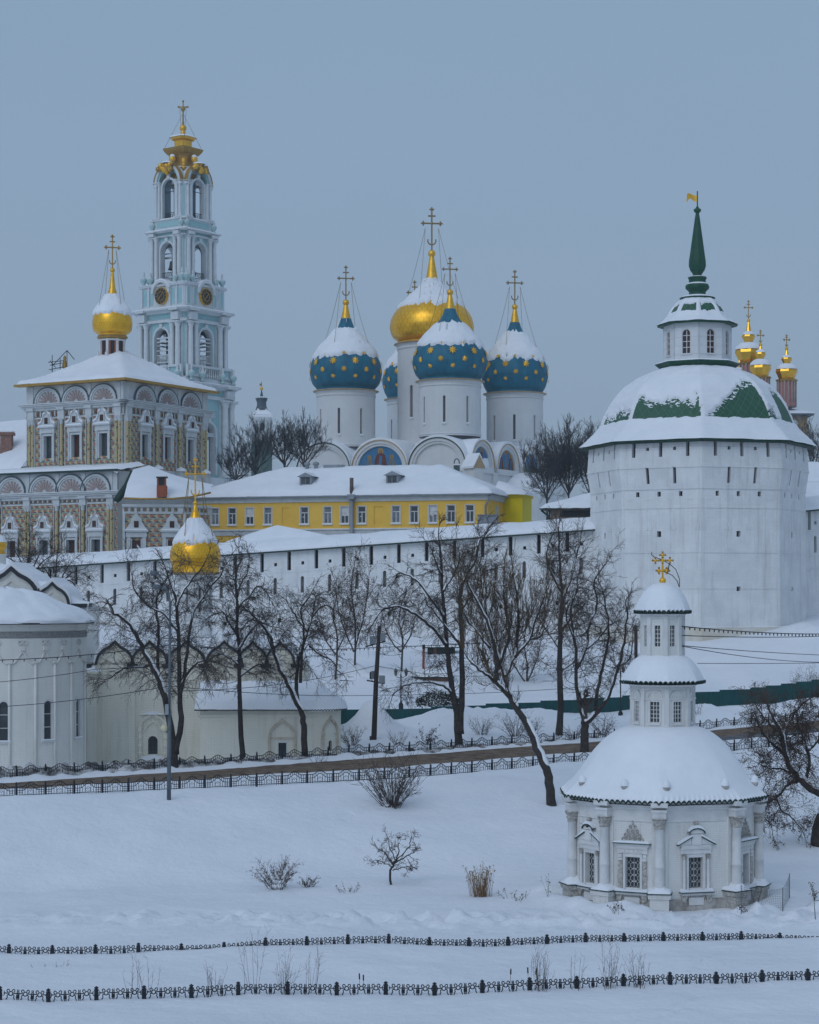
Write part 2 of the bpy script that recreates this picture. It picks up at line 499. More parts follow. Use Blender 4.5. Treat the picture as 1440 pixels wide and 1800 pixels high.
 def band(self, outer, inner, fn, v0, v1, mi=0):
  """open strip between two (u, w) polylines of equal length, given thickness"""
  n = len(outer)
  vs = []
  for v in (v0, v1):
   vs += [fn(u, v, w) for u, w in outer] + [fn(u, v, w) for u, w in inner]
  fs = []
  for i in range(n - 1):
   fs.append((i, i + 1, n + i + 1, n + i))
   fs.append((2 * n + i, 2 * n + i + 1, 3 * n + i + 1, 3 * n + i))
   fs.append((i, i + 1, 2 * n + i + 1, 2 * n + i))
   fs.append((n + i, n + i + 1, 3 * n + i + 1, 3 * n + i))
  for i in (0, n - 1):
   fs.append((i, n + i, 3 * n + i, 2 * n + i))
  self.add(vs, fs, mi, False)
 def build(self, name, mats, parent=None, loc=None, rz=0.0):
  me = bpy.data.meshes.new(name)
  me.from_pydata(self.v, [], self.f)
  for m in (mats if isinstance(mats, (list, tuple)) else [mats]):
   me.materials.append(m)
  if self.f:
   me.polygons.foreach_set('material_index', self.m)
   me.polygons.foreach_set('use_smooth', self.s)
   if any(u is not None for u in self.uv):
    lay = me.uv_layers.new(name='UVMap')
    flat = []
    for f, u in zip(self.f, self.uv):
     if u is None:
      for k in f:
       p = self.v[k]
       flat.extend((p[0] + p[1] * 0.7, p[2]))
     else:
      for a in u:
       flat.extend((a[0], a[1]))
    lay.data.foreach_set('uv', flat)
  me.validate()
  me.update()
  o = bpy.data.objects.new(name, me)
  C.objects.link(o)
  if parent is not None:
   o.parent = parent
  if loc is not None:
   o.location = loc
  o.rotation_euler = (0, 0, rz)
  return o
def tag(o, label=None, cat=None, group=None, kind=None):
 if label:
  o['label'] = label
 if cat:
  o['category'] = cat
 if group:
  o['group'] = group
 if kind:
  o['kind'] = kind
 return o
def thing(name, label, cat, loc=(0, 0, 0), rz=0.0, group=None):
 o = bpy.data.objects.new(name, None)
 C.objects.link(o)
 o.location = loc
 o.rotation_euler = (0, 0, rz)
 o.empty_display_size = 0.5
 return tag(o, label, cat, group)
def link_copy(o, parent, loc, rz=None):
 c = o.copy()
 C.objects.link(c)
 c.parent = parent
 c.location = loc
 if rz is not None:
  c.rotation_euler = (0, 0, rz)
 return c
def plane_fn(O, U, N):
 O, U, N = Vector(O), Vector(U), Vector(N)
 return lambda u, v, w: (O.x + U.x * u + N.x * v, O.y + U.y * u + N.y * v, O.z + w)
def dirn(deg):
 return Vector((math.sin(rad(deg)), -math.cos(rad(deg)), 0))
def face_fn(deg, dist, z0=0.0, c=(0, 0, 0)):
 """wall frame facing direction deg at distance dist from c; u runs to the right seen from outside"""
 N = dirn(deg)
 U = Vector((math.cos(rad(deg)), math.sin(rad(deg)), 0))
 return plane_fn(Vector(c) + N * dist + Vector((0, 0, z0)), U, N)
def outline(h, n=10):
 """(u, w) outline of a hole (u0, u1, w0, w1, arched)"""
 u0, u1, w0, w1 = h[:4]
 if len(h) > 4 and h[4]:
  r = (u1 - u0) / 2
  c = (u0 + u1) / 2
  ry = r * (h[4] if h[4] is not True else 1.0)
  ws = w1 - ry
  return [(u0, w0), (u1, w0)] + [(c + r * math.cos(PI * i / n), ws + ry * math.sin(PI * i / n)) for i in range(n + 1)]
 return [(u0, w0), (u1, w0), (u1, w1), (u0, w1)]
def facade(mb, fn, u0, u1, w0, w1, holes=(), ucuts=(), wcuts=(), mi=0, v=0.0, smooth=False):
 us = sorted({round(x, 4) for x in [u0, u1] + list(ucuts) + [x for h in holes for x in h[:2]] if u0 - 1e-6 <= x <= u1 + 1e-6})
 ws = sorted({round(x, 4) for x in [w0, w1] + list(wcuts) + [x for h in holes for x in h[2:4]] if w0 - 1e-6 <= x <= w1 + 1e-6})
 idx, vs, fs, uvs = {}, [], [], []
 def vid(i, j):
  if (i, j) not in idx:
   idx[(i, j)] = len(vs)
   vs.append(fn(us[i], v, ws[j]))
  return idx[(i, j)]
 for i in range(len(us) - 1):
  for j in range(len(ws) - 1):
   cu, cw = (us[i] + us[i + 1]) / 2, (ws[j] + ws[j + 1]) / 2
   if any(h[0] < cu < h[1] and h[2] < cw < h[3] for h in holes):
    continue
   fs.append((vid(i, j), vid(i + 1, j), vid(i + 1, j + 1), vid(i, j + 1)))
   uvs.append([(us[i], ws[j]), (us[i + 1], ws[j]), (us[i + 1], ws[j + 1]), (us[i], ws[j + 1])])
 mb.add(vs, fs, mi, smooth, uvs)
 for h in holes:
  if len(h) > 4 and h[4]:
   ol = outline(h)
   arc = ol[2:]
   n = len(arc)
   for cu, part in ((h[1], arc[:n // 2 + 1]), (h[0], arc[n // 2:])):
    pts = [(cu, h[3])] + part
    vv = [fn(a, v, b) for a, b in pts]
    ff = [(0, i, i + 1) for i in range(1, len(pts) - 1)]
    mb.add(vv, ff, mi, False, [[pts[0], pts[i], pts[i + 1]] for i in range(1, len(pts) - 1)])
def recess(mb, fn, h, depth, mi=0, back=None, v=0.0):
 ol = outline(h)
 n = len(ol)
 vs = [fn(a, v, b) for a, b in ol] + [fn(a, v - depth, b) for a, b in ol]
 mb.add(vs, [(i, (i + 1) % n, n + (i + 1) % n, n + i) for i in range(n)], mi)
 if back is not None:
  mb.add([fn(a, v - depth, b) for a, b in ol], [tuple(range(n))], back)
def hole_part(name, parent, fn, h, depth, mats):
 mb = MB()
 recess(mb, fn, h, depth, 0, 1)
 return mb.build(name, mats, parent)
def cross(mb, c, h, w, r=0.06, mi=0, slant=True, crescent=True, ang=0.0, knob=1.6):
 """three-barred cross with trefoil ends standing on c"""
 U = Vector((math.cos(ang), math.sin(ang), 0))
 c = Vector(c)
 Z = Vector((0, 0, 1))
 def bar(a, b, rr=r):
  mb.tube([a, b], rr, 5, mi, False)
 bar(c, c + Z * h)
 za = c + Z * h * 0.66
 bar(za - U * w / 2, za + U * w / 2)
 zb = c + Z * h * 0.84
 bar(zb - U * w * 0.22, zb + U * w * 0.22)
 for p in (za - U * w / 2, za + U * w / 2, c + Z * h):
  mb.ball(p, r * knob, mi, 6)
  for q in (Z, -Z, U, -U):
   mb.ball(p + q * r * knob * 1.2, r * knob * 0.7, mi, 6)
 mb.ball(za, r * knob * 1.1, mi, 6)
 if slant:
  zc = c + Z * h * 0.36
  bar(zc - U * w * 0.26 + Z * w * 0.1, zc + U * w * 0.26 - Z * w * 0.1)
 if crescent:
  zc = c + Z * h * 0.2
  mb.tube([zc + U * (w * 0.24 * math.sin(t)) - Z * (w * 0.24 * math.cos(t)) + Z * w * 0.1 for t in [lerp(-1.9, 1.9, i / 8) for i in range(9)]], r * 0.8, 4, mi)
def snow_shell(prof, n, thick, mask, rfn=None, c=(0, 0, 0), sub=4, seed=0.0, arc=None, rough=0.35):
 """snow lying on a turned surface: where mask(theta, s, z) is low it sinks under the surface"""
 P = []
 for i in range(len(prof) - 1):
  for k in range(sub):
   t = k / sub
   P.append((lerp(prof[i][0], prof[i + 1][0], t), lerp(prof[i][1], prof[i + 1][1], t)))
 P.append(prof[-1])
 mb = MB()
 th = [2 * PI * i / n for i in range(n)]
 vs = []
 for j, (r, z) in enumerate(P):
  a, b = P[max(0, j - 1)], P[min(len(P) - 1, j + 1)]
  dr, dz = b[0] - a[0], b[1] - a[1]
  l = math.hypot(dr, dz) or 1.0
  nr, nz = dz / l, -dr / l
  for t in th:
   m = mask(t, j / (len(P) - 1), z)
   h = thick * (m * (1 + rough * fb(math.sin(t) * 3 + seed, math.cos(t) * 3, z * 1.3)) - 0.3 * (1 - m))
   rf = rfn(t, j / (len(P) - 1), z) if rfn else 1.0
   rr = max(0.0, r * rf + nr * h)
   vs.append((c[0] + rr * math.sin(t), c[1] - rr * math.cos(t), c[2] + z + nz * h))
 fs = []
 for j in range(len(P) - 1):
  for i in range(n):
   i2 = (i + 1) % n
   fs.append((j * n + i, j * n + i2, (j + 1) * n + i2, (j + 1) * n + i))
 mb.add(vs, fs, 0, True)
 return mb
def poly_unit(angles):
 """radius of a polygon with unit circumradius and given corner bearings, as a function of theta"""
 A = [a % 360 for a in angles]
 A.sort()
 def f(t):
  d = math.degrees(t) % 360
  for i in range(len(A)):
   a, b = A[i], A[(i + 1) % len(A)]
   span = (b - a) % 360
   off = (d - a) % 360
   if off <= span:
    return math.cos(rad(span / 2)) / math.cos(rad(off - span / 2))
  return 1.0
 return f
def smooth_prof(pts, n=6):
 """Catmull-Rom through (r, z) points"""
 out = []
 for i in range(len(pts) - 1):
  p0, p1, p2, p3 = pts[max(0, i - 1)], pts[i], pts[i + 1], pts[min(len(pts) - 1, i + 2)]
  for k in range(n):
   t = k / n
   out.append(tuple(0.5 * ((2 * p1[q]) + (-p0[q] + p2[q]) * t + (2 * p0[q] - 5 * p1[q] + 4 * p2[q] - p3[q]) * t * t + (-p0[q] + 3 * p1[q] - 3 * p2[q] + p3[q]) * t ** 3) for q in (0, 1)))
 out.append(tuple(pts[-1]))
 return [(max(r, 0.0), z) for r, z in out]
# ------------------------------------------------------------------ the lie of the land
UC = [-700, 0, 360, 720, 1080, 1440, 2140]
DN = [112, 124.5, 132, 140, 152, 166, 190]            # near edge of the road
ZN = [3.9, 3.88, 3.70, 3.64, 3.80, 4.2, 4.9]
DF = [122, 138, 147, 158, 171, 185, 208]              # far edge of the road
ZF = [3.5, 3.62, 3.75, 4.00, 4.25, 5.1, 6.3]
DG = [160, 175, 178, 182, 190, 200, 222]              # sheet metal fence
ZG = [4.6, 4.8, 4.9, 5.3, 5.5, 5.9, 7.0]
ZW = [10.5, 11.0, 10.4, 10.2, 11.2, 13.6, 15.0]       # foot of the fortress wall at d = 226
FOOT = [105, 111, 114, 118, 117, 116, 120]            # foot of the bank
def base_z(x, d):
 u = 720 + x / d * FL
 dn, zn = interp(u, UC, DN), interp(u, UC, ZN)
 df, zf = interp(u, UC, DF), interp(u, UC, ZF)
 dg, zg = interp(u, UC, DG), interp(u, UC, ZG)
 ft = interp(u, UC, FOOT)
 if d < ft:
  return 0.0
 if d < dn:
  t = (d - ft) / (dn - ft)
  return zn * (0.55 * sstep(0, 1, t) + 0.45 * t * (2 - t) if t < 1 else 1)
 if d < df:
  return lerp(zn, zf, (d - dn) / (df - dn))
 if d < dg:
  t = (d - df) / (dg - df)
  return lerp(zf, zg, t)
 zw = interp(u, UC, ZW)
 if d < 228:
  return lerp(zg, zw, sstep(0, 1, (d - dg) / (228 - dg)) * 0.75 + 0.25 * (d - dg) / (228 - dg))
 return lerp(zw, 16.0, min(1, (d - 228) / 40))
MOUNDS = [(657, 1292, 172, 2.5, 2.0), (625, 1300, 174, 0.6, 2.0), (780, 1295, 178, 1.2, 3.2), (860, 1290, 181, 1.0, 3.5), (950, 1285, 184, 0.9, 3),
     (1250, 1255, 188, 0.7, 2.0), (1330, 1250, 192, 0.5, 2.4), (1400, 1240, 195, 0.5, 2.0), (1440, 1240, 196, 0.7, 2.0), (1180, 1260, 189, .9, 3),
     (660, 1190, 205, 1.2, 4), (1420, 1100, 222, 1.0, 3)]
MOUNDS = [(XP(a, d), d, h, s) for a, b, d, h, s in MOUNDS]
BUILD_SITES = []
PRINTS = {}
def trail(pts, step=0.62):
 for a, b in zip(pts[:-1], pts[1:]):
  n = max(1, int(math.hypot(b[0] - a[0], b[1] - a[1]) / step))
  for i in range(n):
   t = i / n
   x = lerp(a[0], b[0], t) + random.uniform(-.12, .12) + (0.15 if i % 2 else -0.15)
   y = lerp(a[1], b[1], t) + random.uniform(-.12, .12)
   PRINTS.setdefault((int(x // 1), int(y // 1)), []).append((x, y))
def pxy(px, py, z=0.0):
 d = FL * (CZ - z) / (py - HY)
 return (XP(px, d), d)
trail([pxy(640, 1640), pxy(760, 1632), pxy(900, 1638), pxy(1020, 1628)], 0.5)
trail([pxy(1180, 1790), pxy(1210, 1765), pxy(1240, 1745)], 0.5)
trail([pxy(1225, 1712), pxy(1235, 1685), pxy(1290, 1665), pxy(1330, 1656)], 0.5)
trail([pxy(-40, 1618), pxy(150, 1622), pxy(330, 1630), pxy(560, 1634)], 0.55)
trail([pxy(990, 1620), pxy(1080, 1610), pxy(1180, 1612), pxy(1330, 1608), pxy(1470, 1600)], 0.5)
def ground_z(x, d, rough=True):
 z = base_z(x, d)
 u = 720 + x / d * FL
 dn, df = interp(u, UC, DN), interp(u, UC, DF)
 ft = interp(u, UC, FOOT)
 w_ = df - dn
 onroad = sstep(dn + 0.42 * w_, dn + 0.52 * w_, d) * (1 - sstep(df - 1.0, df - 0.2, d))
 if rough:
  z += 0.22 * fb(x * 0.05, d * 0.09, 1.0, 4) * (1 - onroad) * (0.6 if d > 100 else 1)
  z += 0.10 * fb(x * 0.16, d * 0.22, 11.0, 3) * (1 - onroad)
  z += 0.045 * fb(x * 0.6, d * 0.6, 5.0, 4) * (1 - onroad)
  # trodden strip at the foot of the bank
  k = math.exp(-((d - 101.5 - 1.6 * fb(x * 0.06, 0, 3)) / 2.3) ** 2) * sstep(-26, -4, x)
  k = max(k, math.exp(-((d - 103.5) / 1.6) ** 2) * sstep(14, 19, x) * 2.0)
  k += 0.45 * math.exp(-((d - 101.5) / 1.5) ** 2)
  z += k * (0.46 * fb(x * 1.0, d * 0.8, 9.0, 5) + 0.06)
  # hollow and drift between the two cast iron fences
  z += 0.22 * math.sin((d - 84) / 9.0 * PI) * (0.5 + fb(x * 0.06, 2.2, 0.5)) * (1 if 84 < d < 93 else 0)
 z -= 1.55 * (1 - sstep(560, 625, u)) * sstep(df + 1.0, df + 5.0, d) * (1 - sstep(172, 190, d))
 z += 0.22 * math.exp(-((d - dn - 0.25 * w_) / (0.16 * w_)) ** 2) * (1 + (0.5 * fb(x * 0.5, d * 0.5, 8) if rough else 0))
 if rough and d < 108:
  for i in (-1, 0, 1):
   for j in (-1, 0, 1):
    for qx, qy in PRINTS.get((int((x + i) // 1), int((d + j) // 1)), ()):
     q = ((x - qx) ** 2 + (d - qy) ** 2) / 0.05
     if q < 6:
      z -= 0.13 * math.exp(-q) - 0.05 * math.exp(-(q - 2.2) ** 2)
 # ploughed bank beside the far fence
 pl = interp(u, [-200, 0, 300, 520, 640, 760, 1000, 1300, 1600], [1.0, 1.0, 0.75, 0.7, 0.9, 0.6, 0.45, 0.5, 0.5])
 e = (d - df - 0.35) / 0.8
 if abs(e) < 3.2:
  z += 0.45 * pl * math.exp(-e * e) * (0.75 + (0.65 * fb(x * 0.9, d * 0.9, 4.0, 4) if rough else 0))
 # shelf of snow hanging in front of the near fence
 e = (d - dn + 0.9) / 0.75
 z += interp(u, [300, 480, 560, 760, 1040, 1100], [0.16, 0.3, 0.16, 0.2, 0.42, 0.2]) * math.exp(-e * e) * (0.8 + 0.6 * fb(x * 0.15, 7.0, 0, 2)) * (1 - 0 * u)
 for mx, md, h, s in MOUNDS:
  q = ((x - mx) ** 2 + (d - md) ** 2 * 0.8) / (s * s)
  if q < 6:
   z += h * math.exp(-q) * (1 + (0.28 * fb(x * 0.7, d * 0.7, 2.0, 4) if rough else 0))
 # drift piled round the well chapel
 cx, cy = XP(1165, 110), 110
 r = math.hypot(x - cx, d - cy)
 if r < 14:
  z = lerp(max(z, 0.15) if d > cy else z, z, sstep(5, 9, r))
  a = math.degrees(math.atan2(x - cx, cy - d))
  z += 0.75 * math.exp(-((r - 6.4) / 0.9) ** 2) * interp(a, [-180, -70, -52, -42, -24, -11, 14, 36, 55, 90, 180], [0.3, 0.6, 0.9, 0.35, 1.25, 0.25, -0.1, 0.1, 0.5, 0.7, .3]) * (0.85 + 0.3 * fb(x * .8, d * .8, 0))
 return z - 0.16 * onroad
def build_ground():
 ds = []
 d = 28.0
 while d < 300:
  ds.append(d)
  d += 2.0 if d < 74 else (0.25 if d < 112 else (0.5 if d < 232 else 5.0))
 us = [u for u in range(-1000, 2500, 10)] if True else []
 n = len(us)
 vs = []
 for d in ds:
  for u in us:
   x = (u - 720) / FL * d
   vs.append((x, d, ground_z(x, d)))
 fs = []
 for j in range(len(ds) - 1):
  for i in range(n - 1):
   a = j * n + i
   fs.append((a, a + 1, a + n + 1, a + n))
 mb = MB()
 mb.add(vs, fs, 0, True)
 # coarse skirt out to the horizon, joined to the rim of the fine sheet
 rim = [j * n for j in range(len(ds))]
 last = (len(ds) - 1) * n
 far = [vs[last + i] for i in range(n)]
 k = len(mb.v)
 o2 = [(p[0] * 14, p[1] * 14, 15.8) for p in far]
 mb.v.extend(o2)
 for i in range(n - 1):
  mb.f.append([last + i, last + i + 1, k + i + 1, k + i])
  mb.m.append(0), mb.s.append(True), mb.uv.append(None)
 for side in (0, n - 1):
  ks = len(mb.v)
  for j in range(len(ds)):
   p = vs[j * n + side]
   mb.v.append((p[0] * 5 + (-900 if side == 0 else 900), p[1], p[2] if p[1] < 200 else 12.0))
  for j in range(len(ds) - 1):
   mb.f.append([j * n + side, (j + 1) * n + side, ks + j + 1, ks + j])
   mb.m.append(0), mb.s.append(True), mb.uv.append(None)
 o = mb.build('ground', GROUND_SNOW)
 tag(o, kind='structure')
build_ground()
def strip(name, material, off0, off1, zadd, n=160, across=8, u0=-500, u1=1950):
 """ribbon between two lines of the road cross section"""
 vs, fs = [], []
 for i in range(n + 1):
  u = lerp(u0, u1, i / n)
  dn, df = interp(u, UC, DN), interp(u, UC, DF)
  for k in range(across + 1):
   t = lerp(off0(u), off1(u), k / across)
   d = lerp(dn, df, t)
   x = (u - 720) / FL * d
   vs.append((x, d, base_z(x, d) - 0.04 + zadd + 0.03 * fb(x * .8, d * .8, 3)))
 w = across + 1
 for i in range(n):
  for k in range(across):
   fs.append((i * w + k, i * w + k + 1, (i + 1) * w + k + 1, (i + 1) * w + k))
 mb = MB()
 mb.add(vs, fs, 0, True)
 return tag(mb.build(name, material), kind='structure')
strip('road', ROAD, lambda u: 0.47 + 0.02 * math.sin(u * .05) + 0.012 * math.sin(u * .21), lambda u: 0.97 + 0.02 * math.sin(u * .03), 0.0)
strip('pavement', ASPHALT, lambda u: 0.48, lambda u: 0.62 + 0.02 * math.sin(u * .04), 0.045, u0=1180, u1=1950)
# ------------------------------------------------------------------ cast iron fence of the meadow
def arc_pts(c, r, a0, a1, n=8):
 return [(c[0] + r * math.cos(rad(lerp(a0, a1, i / n))), 0, c[1] + r * math.sin(rad(lerp(a0, a1, i / n)))) for i in range(n + 1)]
def meadow_panel():
 """three scrolled bays, 1.85 m long, in local x / z"""
 mb = MB()
 W = 1.85
 for k in range(3):
  cx = W * (k + 0.5) / 3
  h = W / 6
  z = 0.52
  mb.box(cx - h, cx - 0.11, -0.017, 0.017, z - 0.02, z + 0.02)
  mb.box(cx + 0.11, cx + h, -0.017, 0.017, z - 0.02, z + 0.02)
  ring = [(cx + 0.085 * math.cos(rad(a)), 0, z - 0.01 + 0.085 * math.sin(rad(a))) for a in range(0, 360, 36)]
  mb.tube(ring, 0.024, 4, 0, True, True)
  for s in (-1, 1):
   mb.tube([(cx + s * abs(p[0]), 0, p[2]) for p in arc_pts((0.115, z + 0.10), 0.055, -90, 190, 9)], 0.022, 4)
   mb.tube([(cx + s * abs(p[0]), 0, p[2]) for p in arc_pts((0.10, z - 0.11), 0.05, 120, -60, 7)] + [(cx + s * 0.17, 0, z - 0.24), (cx + s * 0.2, 0, z - 0.38), (cx + s * 0.25, 0, z - 0.45)], 0.023, 4)
   mb.tube([(cx + s * (h - 0.01), 0, z + 0.09), (cx + s * (h - 0.06), 0, z), (cx + s * (h - 0.01), 0, z - 0.11)], 0.017, 4)
  if k < 2:
   for q in (-0.03, 0.03):
    mb.box(cx + h + q - 0.02, cx + h + q + 0.02, -0.02, 0.02, 0.02, z + 0.16)
   mb.box(cx + h - 0.075, cx + h + 0.075, -0.026, 0.026, z - 0.2, z - 0.05)
 return mb
def meadow_post():
 mb = MB()
 mb.box(-0.088, 0.088, -0.088, 0.088, -0.5, 0.645)
 mb.box(-0.10, 0.10, -0.10, 0.10, 0.40, 0.45)
 mb.box(-0.095, 0.095, -0.095, 0.095, 0.625, 0.66)
 mb.lathe([(0.06, 0.66), (0.035, 0.675), (0.085, 0.71), (0.095, 0.74), (0.05, 0.77), (0.02, 0.79), (0.0, 0.81)], 10)
 return mb
def post_snow():
 mb = MB()
 mb.lathe([(0.07, 0.90), (0.06, 0.94), (0.0, 0.965)], 8)
 return mb
PANEL0 = POST0 = None
def fence_run(name, label, cat, pts, spacing, panel_mb, post_mb, panel_len, mats, zoff, top_snow=None, group=None, pname='panel', rough=False):
 """pts: plan polyline (x, d); panels and posts are linked copies"""
 root = thing(name, label, cat, (pts[0][0], pts[0][1], ground_z(*pts[0], False)), 0, group)
 o0 = root.location.copy()
 P0 = panel_mb.build(pname, mats, root)
 Q0 = post_mb.build('post', mats, root)
 first = True
 for a, b in zip(pts[:-1], pts[1:]):
  ln = math.hypot(b[0] - a[0], b[1] - a[1])
  n = max(1, round(ln / spacing))
  for i in range(n):
   t0, t1 = i / n, (i + 1) / n
   p = Vector((lerp(a[0], b[0], t0), lerp(a[1], b[1], t0), 0))
   q = Vector((lerp(a[0], b[0], t1), lerp(a[1], b[1], t1), 0))
   p.z, q.z = ground_z(p.x, p.y, rough) + zoff(p.x), ground_z(q.x, q.y, rough) + zoff(q.x)
   yaw = math.atan2(q.y - p.y, q.x - p.x)
   U = (q - p)
   s = (U.length) / spacing
   pm = P0 if first else P0.copy()
   qm = Q0 if first else Q0.copy()
   if not first:
    C.objects.link(pm), C.objects.link(qm)
    pm.parent = qm.parent = root
   first = False
   pitch = math.asin((q.z - p.z) / U.length)
   gap = (U.length - panel_len * s) / 2
   pm.location = p + U.normalized() * gap - o0
   pm.rotation_euler = (0, -pitch, yaw)
   pm.scale = (s, 1, 1)
   qm.location = p - o0
   qm.rotation_euler = (0, 0, yaw)
 return root
def road_panel():
 """1.9 m section: double arched top rail with balusters, square grid at the ends, leaf scroll in the middle"""
 mb = MB()
 W = 1.9
 t = 0.02
 def top(x):
  s = (x / W - 0.5) * 2
  return 0.60 + (0.26 * (math.cos(s / 0.62 * PI) * 0.5 + 0.5) if abs(s) < 0.62 else 0)
 def low(x):
  s = (x / W - 0.5) * 2
  return 0.36 + (0.28 * (math.cos(s / 0.62 * PI) * 0.5 + 0.5) if abs(s) < 0.62 else 0)
 xs = [W * i / 24 for i in range(25)]
 mb.tube([(x, 0, top(x)) for x in xs], 0.028, 5)
 mb.tube([(x, 0, low(x)) for x in xs], 0.022, 4)
 mb.box(0, W, -t, t, 0.06, 0.10)
 for x in (0.02, 0.19, 0.36, W - 0.36, W - 0.19, W - 0.02):
  mb.box(x - 0.016, x + 0.016, -t, t, 0.0, top(x))
 for a, b in ((0, 0.40), (W - 0.40, W)):
  mb.box(a, b, -t * .8, t * .8, 0.215, 0.24)
 for i in range(7):
  x = lerp(0.48, W - 0.48, i / 6)
  mb.box(x - 0.013, x + 0.013, -t * .8, t * .8, low(x), top(x))
 for x in (0.56, 0.75, W - 0.75, W - 0.56):
  mb.box(x - 0.012, x + 0.012, -t * .7, t * .7, 0.08, low(x))
 c = W / 2
 for s in (-1, 1):
  mb.tube([(c + s * abs(p[0]), 0, p[2]) for p in arc_pts((0.09, 0.27), 0.085, 180, -20, 8)], 0.012, 3)
  mb.tube([(c, 0, 0.12), (c + s * 0.12, 0, 0.2), (c + s * 0.2, 0, 0.12)], 0.012, 3)
  mb.tube([(c, 0, 0.45), (c + s * 0.11, 0, 0.36), (c + s * 0.22, 0, 0.3)], 0.012, 3)
 return mb
def road_post():
 mb = MB()
 mb.box(-0.045, 0.045, -0.045, 0.045, -0.4, 0.80)
 mb.box(-0.06, 0.06, -0.06, 0.06, 0.78, 0.81)
 mb.ball((0, 0, 0.86), 0.05, 0, 8)
 return mb
# meadow fences: plan lines measured from their posts
def pl(px, py, z=0.0):
 d = FL * (CZ - z) / (py - HY)
 return (XP(px, d), d)
fence_run('cast_iron_fence', 'black scrolled cast iron fence nearest the camera with twigs growing behind it', 'fence',
     [pl(-270, 1771), pl(0, 1763), pl(419, 1749), pl(764, 1744), pl(1096, 1734), pl(1420, 1726), pl(1800, 1715)], 2.06,
     meadow_panel(), meadow_post(), 1.85, IRON, lambda x: -0.24 - 0.05 * sstep(0, 16, x) + 0.03 * fb(x * .3, 1, 1), rough=True, group=None)
fence_run('cast_iron_fence', 'low black scrolled cast iron fence half buried in snow below the chapel', 'fence',
     [pl(-280, 1679), pl(16, 1674), pl(394, 1669), pl(755, 1662), pl(1097, 1652), pl(1371, 1645), pl(1800, 1634)], 1.98,
     meadow_panel(), meadow_post(), 1.78, IRON,
     lambda x: -0.36 - 0.19 * math.exp(-((x + 9.2) / 2.2) ** 2) - 0.30 * sstep(16.5, 19.5, x) - 0.05 * fb(x * .2, 0, 0), rough=True)
def road_line(off, us, table):
 pts = []
 for u in us:
  d = interp(u, UC, table) + off
  pts.append(((u - 720) / FL * d, d))
 return pts
fence_run('road_railing', 'black arched railing along the near side of the brown road', 'railing',
     road_line(0.0, (-300, -130, 180, 360, 540, 720, 900, 1080, 1260, 1440, 1740), DN), 2.04, road_panel(), road_post(), 1.94, IRON, lambda x: 0.0)
fence_run('road_railing', 'black arched railing on the far side of the road sunk in ploughed dirty snow', 'railing',
     road_line(0.25, (-300, -130, 180, 360, 540, 720, 900, 1080, 1260, 1440, 1740), DF), 2.04, road_panel(), road_post(), 1.94, IRON, lambda x: -0.16)
# dirty ploughed snow lying along the far railing
def plough_bank():
 vs, fs = [], []
 n = 420
 for i in range(n + 1):
  u = lerp(-300, 1120, i / n)
  df = interp(u, UC, DF)
  wob = 0.3 * fb(u * 0.02, 0, 0)
  for k in range(9):
   d = df + interp(u, [0, 300, 600], [0.1, -0.2, -0.4]) + wob + k * 0.24
   x = (u - 720) / FL * d
   s = math.sin(PI * k / 8)
   hh = interp(u, [-140, 150, 420, 560, 760, 1120], [1.25, 1.15, 0.7, 0.62, 0.5, 0.42])
   z = base_z(x, d) - 0.14 + s ** 0.7 * hh * (0.85 + 0.42 * fb(x * 1.3, d * 1.3, 6, 5))
   vs.append((x, d, z))
 for i in range(n):
  for k in range(8):
   a = i * 9 + k
   fs.append((a, a + 1, a + 10, a + 9))
 mb = MB()
 mb.add(vs, fs, 0, True)
 tag(mb.build('snow_bank', DIRTY_SNOW), kind='structure')
plough_bank()
# ------------------------------------------------------------------ green sheet metal fence
def sheet_fence():
 us = list(range(590, 1130, 24)) + list(range(1130, 1760, 27))
 root = thing('sheet_metal_fence', 'dark teal corrugated sheet metal fence stepping up the snowy slope', 'fence', (XP(590, 180), 180, 5))
 o0 = root.location
 for a, b in zip(us[:-1], us[1:]):
  d0, d1 = interp(a, UC, DG), interp(b, UC, DG)
  p, q = Vector((XP(a, d0), d0, 0)), Vector((XP(b, d1), d1, 0))
  py = interp((a + b) / 2, [590, 700, 830, 900, 1100, 1220, 1300, 1440, 1580], [1248, 1246, 1240, 1236, 1224, 1216, 1212, 1196, 1184])
  zt = ZP(py, (d0 + d1) / 2)
  zt = round(zt / 0.16) * 0.16
  zb = min(ground_z(p.x, p.y, False), ground_z(q.x, q.y, False)) - 0.8
  U = (q - p)
  ln = U.length
  U.normalize()
  N = Vector((U.y, -U.x, 0))
  mb = MB()
  k = max(6, int(ln / 0.1))
  vs, fs = [], []
  for i in range(k + 1):
   t = i / k * ln
   off = 0.025 if (i // 2) % 2 else -0.01
   for z in (zb, zt):
    v = p + U * t + N * off
    vs.append((v.x - o0.x, v.y - o0.y, z - o0.z))
  for i in range(k):
   fs.append((2 * i, 2 * i + 2, 2 * i + 3, 2 * i + 1))
  mb.add(vs, fs, 0)
  mb.build('panel', TEALF, root)
 return root
sheet_fence()
